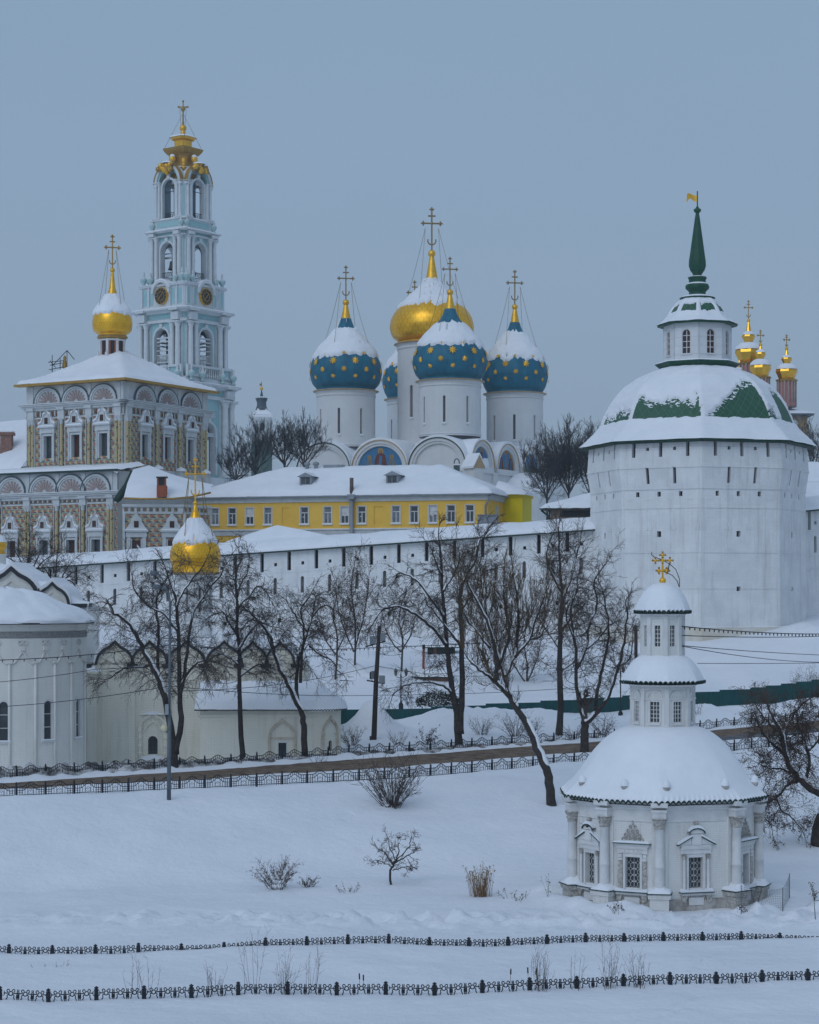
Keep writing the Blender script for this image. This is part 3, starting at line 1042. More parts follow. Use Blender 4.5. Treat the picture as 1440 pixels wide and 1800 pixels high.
# ------------------------------------------------------------------ the well chapel
def leaded_window(parent, fn, h, depth, mats=(TRIM, GLASS), grid=(3, 5), bars='grid', bar=0.03, bmat=None, barw=0.02):
 """window = white reveal (part) > pane, lattice (sub-parts)"""
 mb = MB()
 recess(mb, fn, h, depth)
 w = mb.build('window', mats[0], parent)
 ol = outline(h)
 mb = MB()
 mb.add([fn(a, -depth + 0.01, b) for a, b in ol], [tuple(range(len(ol)))], 0)
 mb.build('pane', mats[1], w)
 mb = MB()
 u0, u1, w0, w1 = h[:4]
 v = -depth + 0.05
 if bars == 'grid':
  for i in range(1, grid[0]):
   x = lerp(u0, u1, i / grid[0])
   mb.box(x - bar / 2, x + bar / 2, v - barw, v + barw, w0, w1 - (0.12 if len(h) > 4 else 0), 0, fn)
  for j in range(1, grid[1]):
   z = lerp(w0, w1, j / grid[1])
   mb.box(u0, u1, v - barw * 0.8, v + barw * 0.8, z - bar / 2, z + bar / 2, 0, fn)
 else:
  n = 5
  for i in range(4):
   x = lerp(u0, u1, (i + 0.5) / 4)
   A = (u1 - u0) / 7
   for s in (-1, 1):
    mb.tube([fn(x + s * A * math.sin(PI * k / 4), v + s * 0.01, lerp(w0, w1, k / 20)) for k in range(21)], 0.014, 3)
  for j in range(1, n):
   z = lerp(w0, w1, j / n)
   mb.box(lerp(u0, u1, .36), lerp(u0, u1, .64), v, v + 0.02, z - 0.018, z + 0.018, 0, fn)
 mb.build('lattice', bmat or TRIM, w)
 return w
def capital(mb, x, y, z, r, h, mi=0):
 mb.lathe([(r * 1.02, z), (r * 1.15, z + h * 0.08), (r * 1.02, z + h * 0.14), (r * 1.12, z + h * 0.3), (r * 1.38, z + h * 0.45), (r * 1.12, z + h * 0.5), (r * 1.3, z + h * 0.66), (r * 1.55, z + h * 0.82), (r * 1.3, z + h * 0.86), (r * 1.6, z + h * 0.9), (r * 1.6, z + h)], 14, (x, y, 0), mi, False,
      lambda a, s, z_: 1 + 0.07 * math.sin(7 * a) * (1 if 0.2 < s < 0.85 else 0))
def well_chapel():
 dc = 110.0
 root = thing('well_chapel', 'white octagonal well chapel with three snow domes, columns and a small gold cross', 'chapel', (XP(1165, dc), dc, 0))
 A = [-72, -42, -9, 39, 66, 118, 168, 215, 250]
 R = 5.2
 H = 5.45
 V = [dirn(a) * R for a in A]
 wall = MB()
 frames = {}
 n = len(A)
 for i in range(n):
  p, q = V[i], V[(i + 1) % n]
  U = (q - p)
  ln = U.length
  U.normalize()
  N = Vector((U.y, -U.x, 0))
  fn = plane_fn(p, U, N)
  holes = []
  if i in (0, 1, 2, 3):
   c = ln * (0.5 if i != 2 else 0.48)
   hw = {0: 0.40, 1: 0.40, 2: 0.40, 3: 0.32}[i]
   holes = [(c - hw, c + hw, 1.05, 2.68)]
   frames[i] = (fn, c, hw, ln)
  facade(wall, fn, 0, ln, -0.8, H, holes, wcuts=(0.5,))
 wall.build('wall', CHAP, root)
 # stained foot of the walls
 ft = MB()
 ft.lathe([(R + 0.10, -0.8), (R + 0.10, 0.42), (R + 0.02, 0.5)], angles=A, smooth=False, uvs=2)
 ft.build('plinth', mat('weathered_plinth', (0.50, 0.48, 0.45), (0.20, 0.16, 0.135), scale=1.6, rough=0.95, bump=0.8, lo=.4, hi=.72), root)
 # entablature broken forward over the columns
 en = MB()
 en.lathe([(R + 0.01, 4.55), (R + 0.06, 4.58), (R + 0.06, 4.64), (R + 0.03, 4.67), (R + 0.03, 5.15), (R + 0.12, 5.2), (R + 0.16, 5.32), (R + 0.30, 5.42), (R + 0.46, 5.55), (R + 0.46, 5.62), (R - .3, 5.7)], angles=A, smooth=False, uvs=2)
 for i, a in enumerate(A):
  fn = face_fn(a, R * 0.985)
  en.box(-0.36, 0.36, 0, 0.52, 4.80, 5.20, 0, fn)
  en.box(-0.41, 0.41, 0, 0.58, 5.14, 5.26, 0, fn)
  en.box(-0.44, 0.44, 0, 0.64, 5.40, 5.64, 0, fn)
 en.build('entablature', TRIM, root)
 pr = MB()
 for i, a in enumerate(A[:5] + A[5:6]):
  fn = face_fn(a, R * 0.985)
  col = MB()
  p = dirn(a) * (R * 0.985 + 0.26)
  col.lathe([(0.34, 1.02), (0.34, 1.12), (0.26, 1.18), (0.255, 2.2), (0.285, 2.24), (0.255, 2.28), (0.25, 3.2), (0.225, 4.18), (0.25, 4.2), (0.25, 4.24)], 18, (p.x, p.y, 0))
  col.box(-0.42, 0.42, -0.35, 0.05, 0.9, 4.8, 1, fn)
  o = col.build('column', [TRIM, CHAP], root)
  cp = MB()
  capital(cp, p.x, p.y, 4.22, 0.25, 0.6)
  cp.build('capital', CARVE, o)
  pd = MB()
  pd.box(-0.50, 0.50, -0.3, 0.62, -0.7, 0.62, 0, fn)
  pd.box(-0.58, 0.58, -0.3, 0.70, 0.62, 0.72, 0, fn)
  pd.box(-0.34, 0.34, 0.62, 0.645, 0.05, 0.5, 0, fn)
  pd.box(-0.66, 0.66, -0.3, 0.78, 0.86, 0.91, 1, fn)
  pd.box(-0.60, 0.60, -0.3, 0.72, 0.72, 0.86, 0, fn)
  k = pd.build('pedestal', [CARVE if i in (0, 3, 4) else CHAP, DGREEN], root)
  sn = MB()
  pts = [(-0.64, 0.0), (-0.62, 0.14), (-0.5, 0.2), (-0.3, 0.28), (-0.2, 0.42), (0.0, 0.46), (0.22, 0.42), (0.32, 0.26), (0.5, 0.2), (0.62, 0.12), (0.64, 0.0)]
  vs = []
  for s, hs in ((-0.25, 1.0), (0.3, 1.0), (0.62, 0.62), (0.75, 0.0)):
   for u, w in pts:
    vs.append(fn(u * (1 - 0.1 * max(0, s)), s, 0.912 + w * hs * (0.9 + 0.3 * fb(u * 2, s, i))))
  m = len(pts)
  sn.add(vs, [(r * m + c, r * m + c + 1, (r + 1) * m + c + 1, (r + 1) * m + c) for r in range(3) for c in range(m - 1)], 0, True)
  sn.build('snow_cap', SNOW, k)
 # windows with carved surrounds
 for i, (fn, c, hw, ln) in frames.items():
  w = leaded_window(root, fn, (c - hw, c + hw, 1.05, 2.68), 0.28, (TRIM, GLASS), (3, 5), 'curve', 0.03)
  f = MB()
  g = hw + 0.14
  f.box(c - g, c - hw - 0.003, 0, 0.07, 1.0, 2.80, 0, fn)
  f.box(c + hw + 0.003, c + g, 0, 0.07, 1.0, 2.80, 0, fn)
  f.box(c - g, c + g, 0, 0.075, 2.683, 2.86, 0, fn)
  for s in (-1, 1):
   x = c + s * (g + 0.14)
   if i % 2 == 0:        # engaged colonnettes and broken pediment
    p = fn(x, 0.11, 0)
    f.lathe([(0.12, 0.86), (0.12, 0.95), (0.085, 1.0), (0.08, 2.55), (0.09, 2.6)], 10, (p[0], p[1], 0), 0)
    capital(f, p[0], p[1], 2.58, 0.085, 0.25, 1)
   else:                 # balusters carved with leaves
    f.box(x - 0.11, x + 0.11, 0, 0.1, 0.95, 2.5, 1, fn)
    f.box(x - 0.13, x + 0.13, 0, 0.14, 1.55, 1.75, 1, fn)
    f.box(x - 0.12, x + 0.12, 0, 0.13, 2.5, 2.62, 0, fn)
    f.box(x - 0.10, x + 0.10, 0, 0.12, 2.64, 2.84, 0, fn)
  q = g + 0.30
  f.box(c - q, c + q, 0, 0.11, 2.87, 3.12, 0, fn)
  f.box(c - q - 0.03, c + q + 0.03, 0, 0.16, 3.12, 3.17, 0, fn)
  sn = MB()
  dk = MB()
  if i % 2 == 0:
   for s in (-1, 1):
    ol = [(c + s * (q + 0.16), 3.36), (c + s * 0.30, 3.74), (c + s * 0.30, 3.38)]
    f.extrude(ol if s > 0 else ol[::-1], fn, 0.0, 0.17, 0)
    dk.extrude([(c + s * (q + 0.24), 3.33), (c + s * 0.26, 3.77), (c + s * 0.26, 3.81), (c + s * (q + 0.24), 3.38)], fn, 0, 0.27, 0)
    sn.extrude([(c + s * (q + 0.22), 3.385), (c + s * 0.26, 3.815), (c + s * 0.26, 3.93), (c + s * (q * 0.75), 3.72), (c + s * (q + 0.2), 3.46)], fn, 0, 0.25, 0)
    f.tube([fn(c + s * (0.30 + 0.09 * math.cos(t)), 0.14, 3.44 + 0.09 * math.sin(t)) for t in [k * 0.5 for k in range(11)]], 0.035, 4)
   f.box(c - q, c + q, 0, 0.15, 3.172, 3.36, 0, fn)
   f.box(c - 0.27, c + 0.27, 0, 0.2, 3.36, 3.92, 0, fn)
   arc = [(c + 0.42 * math.cos(PI * k / 8), 3.95 + 0.24 * math.sin(PI * k / 8)) for k in range(9)]
   arc2 = [(c + 0.48 * math.cos(PI * k / 8), 3.95 + 0.30 * math.sin(PI * k / 8)) for k in range(9)]
   arc3 = [(c + 0.46 * math.cos(PI * k / 8), 3.98 + 0.42 * math.sin(PI * k / 8)) for k in range(9)]
   f.extrude(arc, fn, 0, 0.2, 0)
   dk.band(arc2, arc, fn, 0.0, 0.28)
   sn.band(arc3, arc2, fn, 0.0, 0.26)
   f.ball(fn(c, 0.12, 4.48), 0.13, 1, 8)
  else:
   f.box(c - q - 0.12, c + q + 0.12, 0, 0.24, 3.30, 3.40, 0, fn)
   f.extrude([(c - q, 3.172), (c + q, 3.172), (c + q + 0.12, 3.30), (c - q - 0.12, 3.30)], fn, 0, 0.18, 0)
   for k in range(5):
    x = c + (k - 2) * 0.24
    f.box(x - 0.07, x + 0.07, 0.11, 0.15, 2.93, 3.07, 0, fn)
   dk.box(c - q - 0.2, c + q + 0.2, 0, 0.34, 3.403, 3.44, 0, fn)
   sn.extrude([(c - q - 0.18, 3.443), (c + q + 0.18, 3.443), (c + q + 0.1, 3.54), (c, 3.57), (c - q - 0.1, 3.54)], fn, 0, 0.31, 0)
   for k in range(4):        # carved leaf gable
    hwid = 0.62 - 0.17 * k
    m = 5 - k
    for j in range(m):
     x = c + (j - (m - 1) / 2) * 0.25
     rr = 0.115 - 0.012 * k
     f.tube([fn(x + rr * 0.75 * math.cos(t), 0.05, 3.60 + k * 0.23 + rr * math.sin(t)) for t in [q_ * PI / 4 for q_ in range(8)]], 0.032, 4, 1, True, True)
   f.tube([fn(c, 0.05, 4.4), fn(c, 0.05, 4.62)], 0.04, 5, 1)
  # sill on brackets
  f.box(c - q - 0.02, c + q + 0.02, 0, 0.30, 0.72, 0.84, 0, fn)
  dk.box(c - q - 0.10, c + q + 0.10, 0, 0.40, 0.843, 0.885, 0, fn)
  sn.extrude([(c - q - 0.08, 0.888), (c + q + 0.08, 0.888), (c + q, 1.06), (c + hw, 0.98), (c - hw, 0.98), (c - q, 1.07)], fn, 0, 0.36, 0)
  for s in (-1, 1):
   f.extrude([(c + s * (q - 0.32), 0.72), (c + s * q, 0.72), (c + s * q, 0.4), (c + s * (q - 0.22), 0.3)][::s], fn, 0, 0.22, 1)
  f.box(c - 0.42, c + 0.42, 0, 0.14, 0.18, 0.58, 0, fn)
  f.build('surround', [TRIM, CARVE], w)
  dk.build('sheet_edge', DGREEN, w)
  sn.build('snow_ledge', SNOW, w)
 # main roof
 pu = poly_unit(A)
 prof = smooth_prof([(5.82, 5.68), (5.55, 6.02), (5.12, 6.42), (4.72, 6.95), (4.25, 7.62), (3.55, 8.42), (2.72, 9.05), (1.95, 9.33), (1.5, 9.36)], 4)
 def tiled_roof(prof, nsc, pf, blend, z_amp, r_eave, z_eave, seed):
  N_ = nsc * 6
  mb = MB()
  P = [(prof[0][0] - 0.03, prof[0][1] - 0.03)] + prof
  def rf(a, s, z):
   k = max(0.0, 1 - s * blend)
   fl = max(0.0, 1 - s * 5.5) if s > 0 else 1.0
   return lerp(0.955, pf(a), k) * (1 + 0.006 * fb(math.sin(a) * 3, math.cos(a) * 3, z * 1.4 + seed) + 0.5 * z_amp / r_eave * fl * (abs(math.sin(a * nsc / 2)) - 0.6))
  def tf(a, s):
   k = max(0.0, 1 - s * 7)
   return k * z_amp * (abs(math.sin(a * nsc / 2)) - 0.5) * 1.5 + 0.05 * fb(math.sin(a) * 4, math.cos(a) * 4, seed) * k
  mb.lathe(P, N_, (0, 0, 0), 0, True, rf, None, tf)
  roof = mb.build('roof', SNOW, root)
  ed = MB()
  pts = []
  for i in range(N_):
   a = 2 * PI * i / N_
   rr = (r_eave + 0.01) * rf(a, 0, z_eave)
   pts.append((rr * math.sin(a), -rr * math.cos(a), z_eave - 0.055 + z_amp * (abs(math.sin(a * nsc / 2)) - 0.5) * 1.5))
  ed.tube(pts, 0.036, 4, 0, True, True)
  ed.lathe([(r_eave - 0.06, z_eave - 0.07 - z_amp), (r_eave * 0.86, z_eave - 0.06)], N_, (0, 0, 0), 0, True, rf)
  ed.build('tile_edge', DGREEN, roof)
  return roof
 roof = tiled_roof(prof, 118, pu, 1.5, 0.13, 5.82, 5.68, 0)
 for a in (-66, -31, -5, 34, 66):       # snowed up ridge knobs
  k = MB()
  p = dirn(a) * (5.1 * pu(rad(a)) + 0.06)
  k.lathe([(0.0, 6.18), (0.16, 6.24), (0.2, 6.38), (0.17, 6.54), (0.1, 6.62)], 10, (p.x, p.y, 0), 0)
  k.lathe([(0.215, 6.42), (0.2, 6.6), (0.13, 6.74), (0.0, 6.82)], 10, (p.x, p.y, 0), 1)
  k.build('knob', [CARVE, SNOW], roof)
 # middle lantern
 B = [-135, -90, -45, 0, 45, 90, 135, 180]
 r8 = math.cos(rad(22.5))
 def lantern(R, z0, z1, wz0, wz1, hw, grid, arch_trim):
  wl, tr = MB(), MB()
  wall_ = thing_wall = None
  wins = []
  for k in range(8):
   a = B[k] + 22.5
   fn = face_fn(a, R * r8)
   s = R * math.sin(rad(22.5))
   vis = abs(((a + 180) % 360) - 180) < 100
   hs = [(-hw, hw, wz0, wz1)] if vis else []
   facade(wl, fn, -s, s, z0, z1, hs)
   if vis:
    wins.append((fn, hs[0]))
    if arch_trim:
     tr.box(-hw - 0.1, -hw - 0.003, 0, 0.05, wz0 - 0.05, wz1 + 0.05, 0, fn)
     tr.box(hw + 0.003, hw + 0.1, 0, 0.05, wz0 - 0.05, wz1 + 0.05, 0, fn)
     ar = [(0.46 * math.cos(PI * j / 10), wz1 + 0.22 + 0.42 * math.sin(PI * j / 10)) for j in range(11)]
     ai = [(0.38 * math.cos(PI * j / 10), wz1 + 0.22 + 0.34 * math.sin(PI * j / 10)) for j in range(11)]
     tr.band(ar, ai, fn, 0.0, 0.06)
     tr.box(-s + 0.02, s - 0.02, 0, 0.06, wz1 + 0.12, wz1 + 0.2, 0, fn)
     tr.box(-0.34, 0.34, 0, 0.07, wz0 - 0.16, wz0 - 0.06, 0, fn)
   fc = face_fn(B[k], R)
   tr.box(-0.12, 0.12, -0.12, 0.05, z0, z1 - 0.2, 0, fc)
   if arch_trim:
    tr.box(-0.15, 0.15, -0.12, 0.08, wz1 + 0.1, wz1 + 0.2, 0, fc)
  tr.lathe([(R + 0.02, z1 - 0.38), (R + 0.08, z1 - 0.34), (R + 0.06, z1 - 0.2), (R + 0.16, z1 - 0.1), (R + 0.22, z1), (R - 0.2, z1 + 0.02)], angles=B, smooth=False)
  w = wl.build('lantern_wall', CHAP, root)
  tr.build('cornice', TRIM, w)
  for fn, h in wins:
   leaded_window(root, fn, h, 0.14, (TRIM, GLASS), grid, 'grid', 0.035)
 lantern(1.74, 9.1, 11.72, 9.62, 10.72, 0.26, (3, 5), True)
 pb = poly_unit(B)
 tiled_roof(smooth_prof([(2.36, 11.82), (2.25, 12.05), (2.02, 12.5), (1.62, 12.98), (1.25, 13.2), (1.1, 13.22)], 4), 52, pb, 1.6, 0.10, 2.36, 11.82, 3)
 lantern(1.17, 13.1, 15.6, 13.72, 14.86, 0.15, (2, 5), False)
 tiled_roof(smooth_prof([(1.58, 15.66), (1.48, 15.95), (1.27, 16.42), (0.93, 16.88), (0.5, 17.14), (0.0, 17.22)], 4), 36, pb, 1.6, 0.10, 1.58, 15.66, 5)
 cr_ = MB()
 cr_.ball((0, 0, 17.32), 0.18, 0, 14)
 c0 = Vector((0, 0, 17.45))
 Z = Vector((0, 0, 1))
 X = Vector((1, 0, 0))
 cr_.tube([c0, c0 + Z * 1.36], 0.045, 6)
 za = c0 + Z * 0.98
 cr_.tube([za - X * 0.48, za + X * 0.48], 0.045, 6)
 zb = c0 + Z * 0.42
 cr_.tube([zb - X * 0.3 - Z * 0.05, zb + X * 0.3 + Z * 0.07], 0.06, 6)
 for p in (za - X * 0.4, za + X * 0.4, c0 + Z * 1.28, za, zb - X * .2, zb + X * .22):
  cr_.ball(p, 0.095, 0, 8)
  for q in (X, -X, Z, -Z):
   cr_.ball(p + q * 0.15, 0.062, 1, 8)
 cr_.build('cross', [GOLDP, OLDGOLD], root)
 br = MB()
 P1 = [(0.92, 0, 16.95), (0.93, -.02, 17.4), (0.72, 0, 17.95), (0.36, 0, 18.25), (-0.1, 0, 18.5), (-0.45, 0, 18.62), (-0.62, 0, 18.75), (-0.6, 0, 18.9)]
 P2 = [(0.92, 0, 16.95), (0.8, 0, 17.3), (0.55, 0, 17.6), (0.25, 0, 17.75), (0.05, 0, 17.82)]
 br.tube(P1, 0.022, 5)
 br.tube(P2, 0.022, 5)
 br.tube([(0.36, 0, 18.25), (0.28, 0, 17.75)], 0.03, 5)
 br.build('lamp_bracket', IRON, root)
 return root
well_chapel()
# ------------------------------------------------------------------ corner tower of the fortress
def fortress_tower():
 dc = 235.0
 s = FL / dc
 root = thing('fortress_tower', 'huge white octagonal fortress tower with green scaled snowy roof and flag', 'tower', (XP(1226, dc), dc, 0))
 A = [-51, -6, 39, 84, 129, 174, 219, 264]
 R = 12.6
 def Rz(z):
  return interp(z, [6, 13.0, 13.05, 28.4, 31.0, 33.9], [12.95, 12.72, 12.55, 12.5, 12.92, 12.72])
 side = 2 * R * math.sin(rad(22.5))
 def tface(k):
  a = A[k] + 22.5
  N, U = dirn(a), Vector((math.cos(rad(a)), math.sin(rad(a)), 0))
  def fn(u, v, w):
   q = Rz(w) / R
   p = N * (R * math.cos(rad(22.5)) * q + v) + U * ((u - side / 2) * q)
   return (p.x, p.y, w)
  return fn
 wall = MB()
 ribs = MB()
 for k in range(8):
  fn = tface(k)
  vis = k in (0, 1, 2, 7, 3)
  H = []
  if vis:
   for f in (0.17, 0.50, 0.83):
    H.append((f, 0.40, 32.2, 34.0, 0, 0.7))
   for f in (0.34, 0.67):
    H.append((f, 0.36, 32.92, 33.3, 0, 0.6))
    H.append((f, 0.36, 29.2, 31.0, 1, 0.55))
   for f in (0.2, 0.47, 0.74):
    H.append((f, 0.42, 27.75, 28.3, 1, 0.6))
   H.append((0.47, 0.5, 23.2, 23.85, 1, 0.7))
   if k in (1, 2):
    H.append((0.47, 0.5, 17.1, 17.6, 1, 0.7))
  hs = [(f * side - w / 2, f * side + w / 2, a, b) for f, w, a, b, ar, dp in H]
  facade(wall, fn, 0, side, 6, 33.95, hs, wcuts=(13.0, 13.05, 28.4, 31.0, 21.5, 26.4))
  for (f, w, a, b, ar, dp), h in zip(H, hs):
   m = MB()
   recess(m, fn, h, dp, 0, 1)
   m.build('loophole', [FORT, DARK], root)
  # string courses and lesenes a hand deep
  for z, t in ((13.0, 0.10), (17.35, 0.06), (21.4, 0.07), (26.4, 0.07), (28.55, 0.09), (30.95, 0.09), (33.05, 0.05)):
   segs = [(0, side)]
   for h in hs:
    if h[2] < z + 0.2 and h[3] > z - 0.1:
     segs = [q for a, b in segs for q in (((a, h[0]), (h[1], b)) if a < h[0] and h[1] < b else ((a, b),))]
   for a, b in segs:
    ribs.box(a, b, -0.03, t, z, z + 0.17, 0, fn)
  if vis:
   for f in (0.02, 0.31, 0.36, 0.60, 0.66, 0.95):
    u = f * side
    ribs.box(u - 0.09, u + 0.09, -0.03, 0.045, 21.58, 26.38, 0, fn)
    ribs.box(u - 0.2, u + 0.2, -0.03, 0.075, 24.0, 24.35, 0, fn)
   for f in (0.09, 0.33, 0.6, 0.86):
    u = f * side
    ribs.box(u - 0.35, u + 0.35, -0.03, 0.04, 27.35, 27.5, 0, fn)
   ribs.box(0.04, 0.22, -0.03, 0.05, 13.2, 28.3, 0, fn)
   ribs.box(side - 0.22, side - 0.04, -0.03, 0.05, 13.2, 28.3, 0, fn)
 wall.build('wall', FORT, root)
 ribs.build('string_course', FORT, root)
 base = MB()
 base.lathe([(13.0, 6.0), (12.99, 12.85), (12.7, 13.02)], angles=A, smooth=False, uvs=2)
 base.build('plinth', mat('stained_lime', (0.68, 0.66, 0.61), (0.55, 0.46, 0.32), scale=0.5, rough=0.95, bump=0.5, lo=.42, hi=.8), root)
 pu = poly_unit(A)
 prof = smooth_prof([(13.75, 33.9), (12.9, 34.75), (11.75, 35.9), (11.2, 36.6), (10.85, 37.5), (10.1, 39.0), (8.9, 40.6), (7.0, 42.0), (5.0, 42.9), (3.6, 43.1)], 4)
 rf = lambda a, s_, z: pu(a)
 rm = MB()
 rm.lathe(prof, 160, (0, 0, 0), 0, False, rf, uvs=2)
 rm.lathe([(13.75, 33.9), (13.6, 33.72), (12.5, 33.86)], 160, (0, 0, 0), 1, False, rf)
 roof = rm.build('roof', [TILE, DGREEN], root)
 def mask(t, s_, z):
  d = math.degrees(t) % 360
  k = int(((d - 309) % 360) // 45)
  f = (((d - 309) % 360) / 45) - k
  nz = fb(math.sin(t) * 14, math.cos(t) * 14, z * 1.2, 4)
  lo = 36.55 + 0.18 * nz
  if k == 0:
   up = 39.2 + 0.7 * nz + 0.9 * max(0, 0.14 - f) * 8 - 0.5 * f + (1.3 if f > .93 else 0) * 0.6
  elif k == 1:
   up = 36.5 + 5.9 * max(0.0, f - 0.03) ** 0.8 + 0.4 * nz
   up = min(up, 41.3)
  elif k == 2:
   up = 38.2 + 0.7 * nz + (2.4 * sstep(0.40, 0.5, f)) - 1.6 * sstep(0.22, 0.34, f) * (1 - sstep(0.38, 0.5, f))
  elif k == 7:
   up = 38.2 + 0.8 * nz - 1.3 * abs(f - 0.6)
  else:
   up = 37.2 + 0.8 * nz
  edge = min(f, 1 - f)
  up -= max(0, 0.035 - edge) * 60
  m = 1.0
  if lo < z < up:
   m = 1.0 - sstep(0, 0.22, min(z - lo, up - z))
   # snow caught on the lap of the scales
   q = fb(t * 30 + z * 3.0, z * 4.0, 0.0, 2)
   if z > up - 0.9 and q > 0.05:
    m = min(1.0, m + 0.34)
  return m
 sm = snow_shell(prof, 288, 0.24, mask, rf, sub=4)
 sm.build('roof_snow', SNOW, roof)
 # hips standing through the snow
 # lantern
 sk = MB()
 sk.lathe([(3.7, 42.7), (4.05, 43.0), (4.95, 43.75), (4.95, 43.85), (3.9, 43.9)], angles=A, smooth=False)
 ob = sk.build('skirt_roof', GREEN, root)
 sn = MB()
 sn.lathe([(4.93, 43.86), (4.8, 44.0), (4.2, 44.05), (3.9, 44.05)], angles=A, smooth=False)
 sn.build('snow_ledge', SNOW, ob)
 LR = 3.95
 lw = MB()
 ls = 2 * LR * math.sin(rad(22.5))
 wins = []
 for k in range(8):
  fn = face_fn(A[k] + 22.5, LR * math.cos(rad(22.5)))
  hs = [(-0.47, 0.47, 44.75, 47.5, True)] if k in (0, 1, 2, 7) else []
  facade(lw, fn, -ls / 2, ls / 2, 43.8, 48.6, hs)
  for h in hs:
   wins.append((fn, h))
 lw.build('lantern_wall', mat('white_boarding', (0.72, 0.73, 0.74), (0.66, 0.67, 0.68), scale=0.8, rough=0.7), root)
 lb = MB()
 for k in range(8):
  fn = face_fn(A[k] + 22.5, LR * math.cos(rad(22.5)))
  for z in (44.6, 45.6, 46.6, 47.75):
   for a, b in ((-ls / 2, -0.6), (0.6, ls / 2)):
    lb.box(a, b, -0.02, 0.02, z, z + 0.035, 0, fn)
  fc = face_fn(A[k], LR)
  lb.box(-0.10, 0.10, -0.1, 0.03, 43.8, 48.5, 0, fc)
 lb.build('board_joint', GTRIM, root)
 for fn, h in wins:
  w = leaded_window(root, fn, h, 0.2, (TRIM, REDGLASS), (2, 4), 'grid', 0.085, TRIM, 0.03)
  fr = MB()
  ol = [(0.58 * math.cos(PI * i / 10), 47.03 + 0.58 * math.sin(PI * i / 10)) for i in range(11)]
  il = [(0.475 * math.cos(PI * i / 10), 47.03 + 0.475 * math.sin(PI * i / 10)) for i in range(11)]
  fr.band([(0.58, 44.7)] + ol + [(-0.58, 44.7)], [(0.475, 44.7)] + il + [(-0.475, 44.7)], fn, 0.0, 0.06)
  fr.box(-0.62, 0.62, 0, 0.14, 44.58, 44.70, 0, fn)
  fr.build('frame', TRIM, w)
 p2 = smooth_prof([(4.75, 48.35), (3.9, 48.95), (3.35, 49.6), (2.95, 50.3), (2.3, 51.1), (1.7, 51.45)], 4)
 r2 = MB()
 r2.lathe(p2, 96, (0, 0, 0), 0, False, rf, uvs=2)
 r2.lathe([(4.75, 48.35), (4.7, 48.22), (3.8, 48.3)], 96, (0, 0, 0), 1, False, rf)
 ro = r2.build('lantern_roof', [TILE, GREEN], root)
 def mask2(t, s_, z):
  d = math.degrees(t) % 360
  f = (((d - 309) % 360) / 45) % 1
  nz = fb(math.sin(t) * 6, math.cos(t) * 6, z * 2)
  lo, up = 49.7 + 0.2 * nz, 50.75 + 0.3 * nz
  if 0.1 < f < 0.9 and lo < z < up:
   return 1 - sstep(0, 0.15, min(z - lo, up - z))
  return 1.0
 snow_shell(p2, 160, 0.14, mask2, rf, sub=3).build('roof_snow', SNOW, ro)
 fi = MB()
 fi.lathe([(1.9, 51.35), (2.1, 51.55), (2.1, 51.62), (1.1, 51.66)], angles=A, smooth=False)
 fi.lathe([(1.05, 51.6), (0.98, 52.3), (1.1, 52.45), (1.38, 52.7), (1.42, 52.95), (1.3, 53.2), (1.0, 53.35), (1.0, 53.75), (1.12, 53.95), (1.08, 54.05), (0.55, 54.15), (0.52, 54.4), (0.85, 54.85), (1.02, 55.4), (1.0, 55.95), (0.86, 56.9), (0.6, 58.8), (0.3, 61.0), (0.2, 61.6), (0.44, 61.85), (0.44, 62.05), (0.2, 62.2), (0.13, 62.4), (0.0, 62.45)], 12, (0, 0, 0), 0, False)
 f = fi.build('finial', GREEN, root)
 sn = MB()
 sn.lathe([(2.05, 51.63), (1.8, 51.82), (1.12, 51.95)], 24)
 sn.lathe([(1.3, 53.2), (1.2, 53.32), (1.0, 53.4)], 16)
 sn.lathe([(1.1, 54.06), (.8, 54.18), (0.5, 54.2)], 16)
 sn.build('snow_ledge', SNOW, f)
 fl = MB()
 fl.tube([(0, 0, 62.3), (0, 0, 64.2)], 0.07, 6)
 vs = []
 for i in range(13):
  t = i / 12
  x = -0.05 - 1.25 * t
  zt = 63.72 - 0.1 * math.sin(t * 3.6 + 2.6) - 0.04 * t + (0.18 * sstep(0.35, 0.8, t))
  zb = zt - lerp(0.78, 0.42, t) - 0.55 * sstep(0.6, 1.0, t)
  if i == 12:
   zt = zb + 0.12
  for v in (0.02, -0.02):
   vs += [(x, v + 0.06 * math.sin(t * 5), zb), (x, v + 0.06 * math.sin(t * 5), zt)]
 fs = []
 for i in range(12):
  a, b = i * 4, i * 4 + 4
  fs += [(a, a + 1, b + 1, b), (a + 2, b + 2, b + 3, a + 3), (a + 1, a + 3, b + 3, b + 1), (a, b, b + 2, a + 2)]
 fl.add(vs, fs, 1)
 fl.build('flag', [GREEN, GOLDP], root)
 return root
fortress_tower()
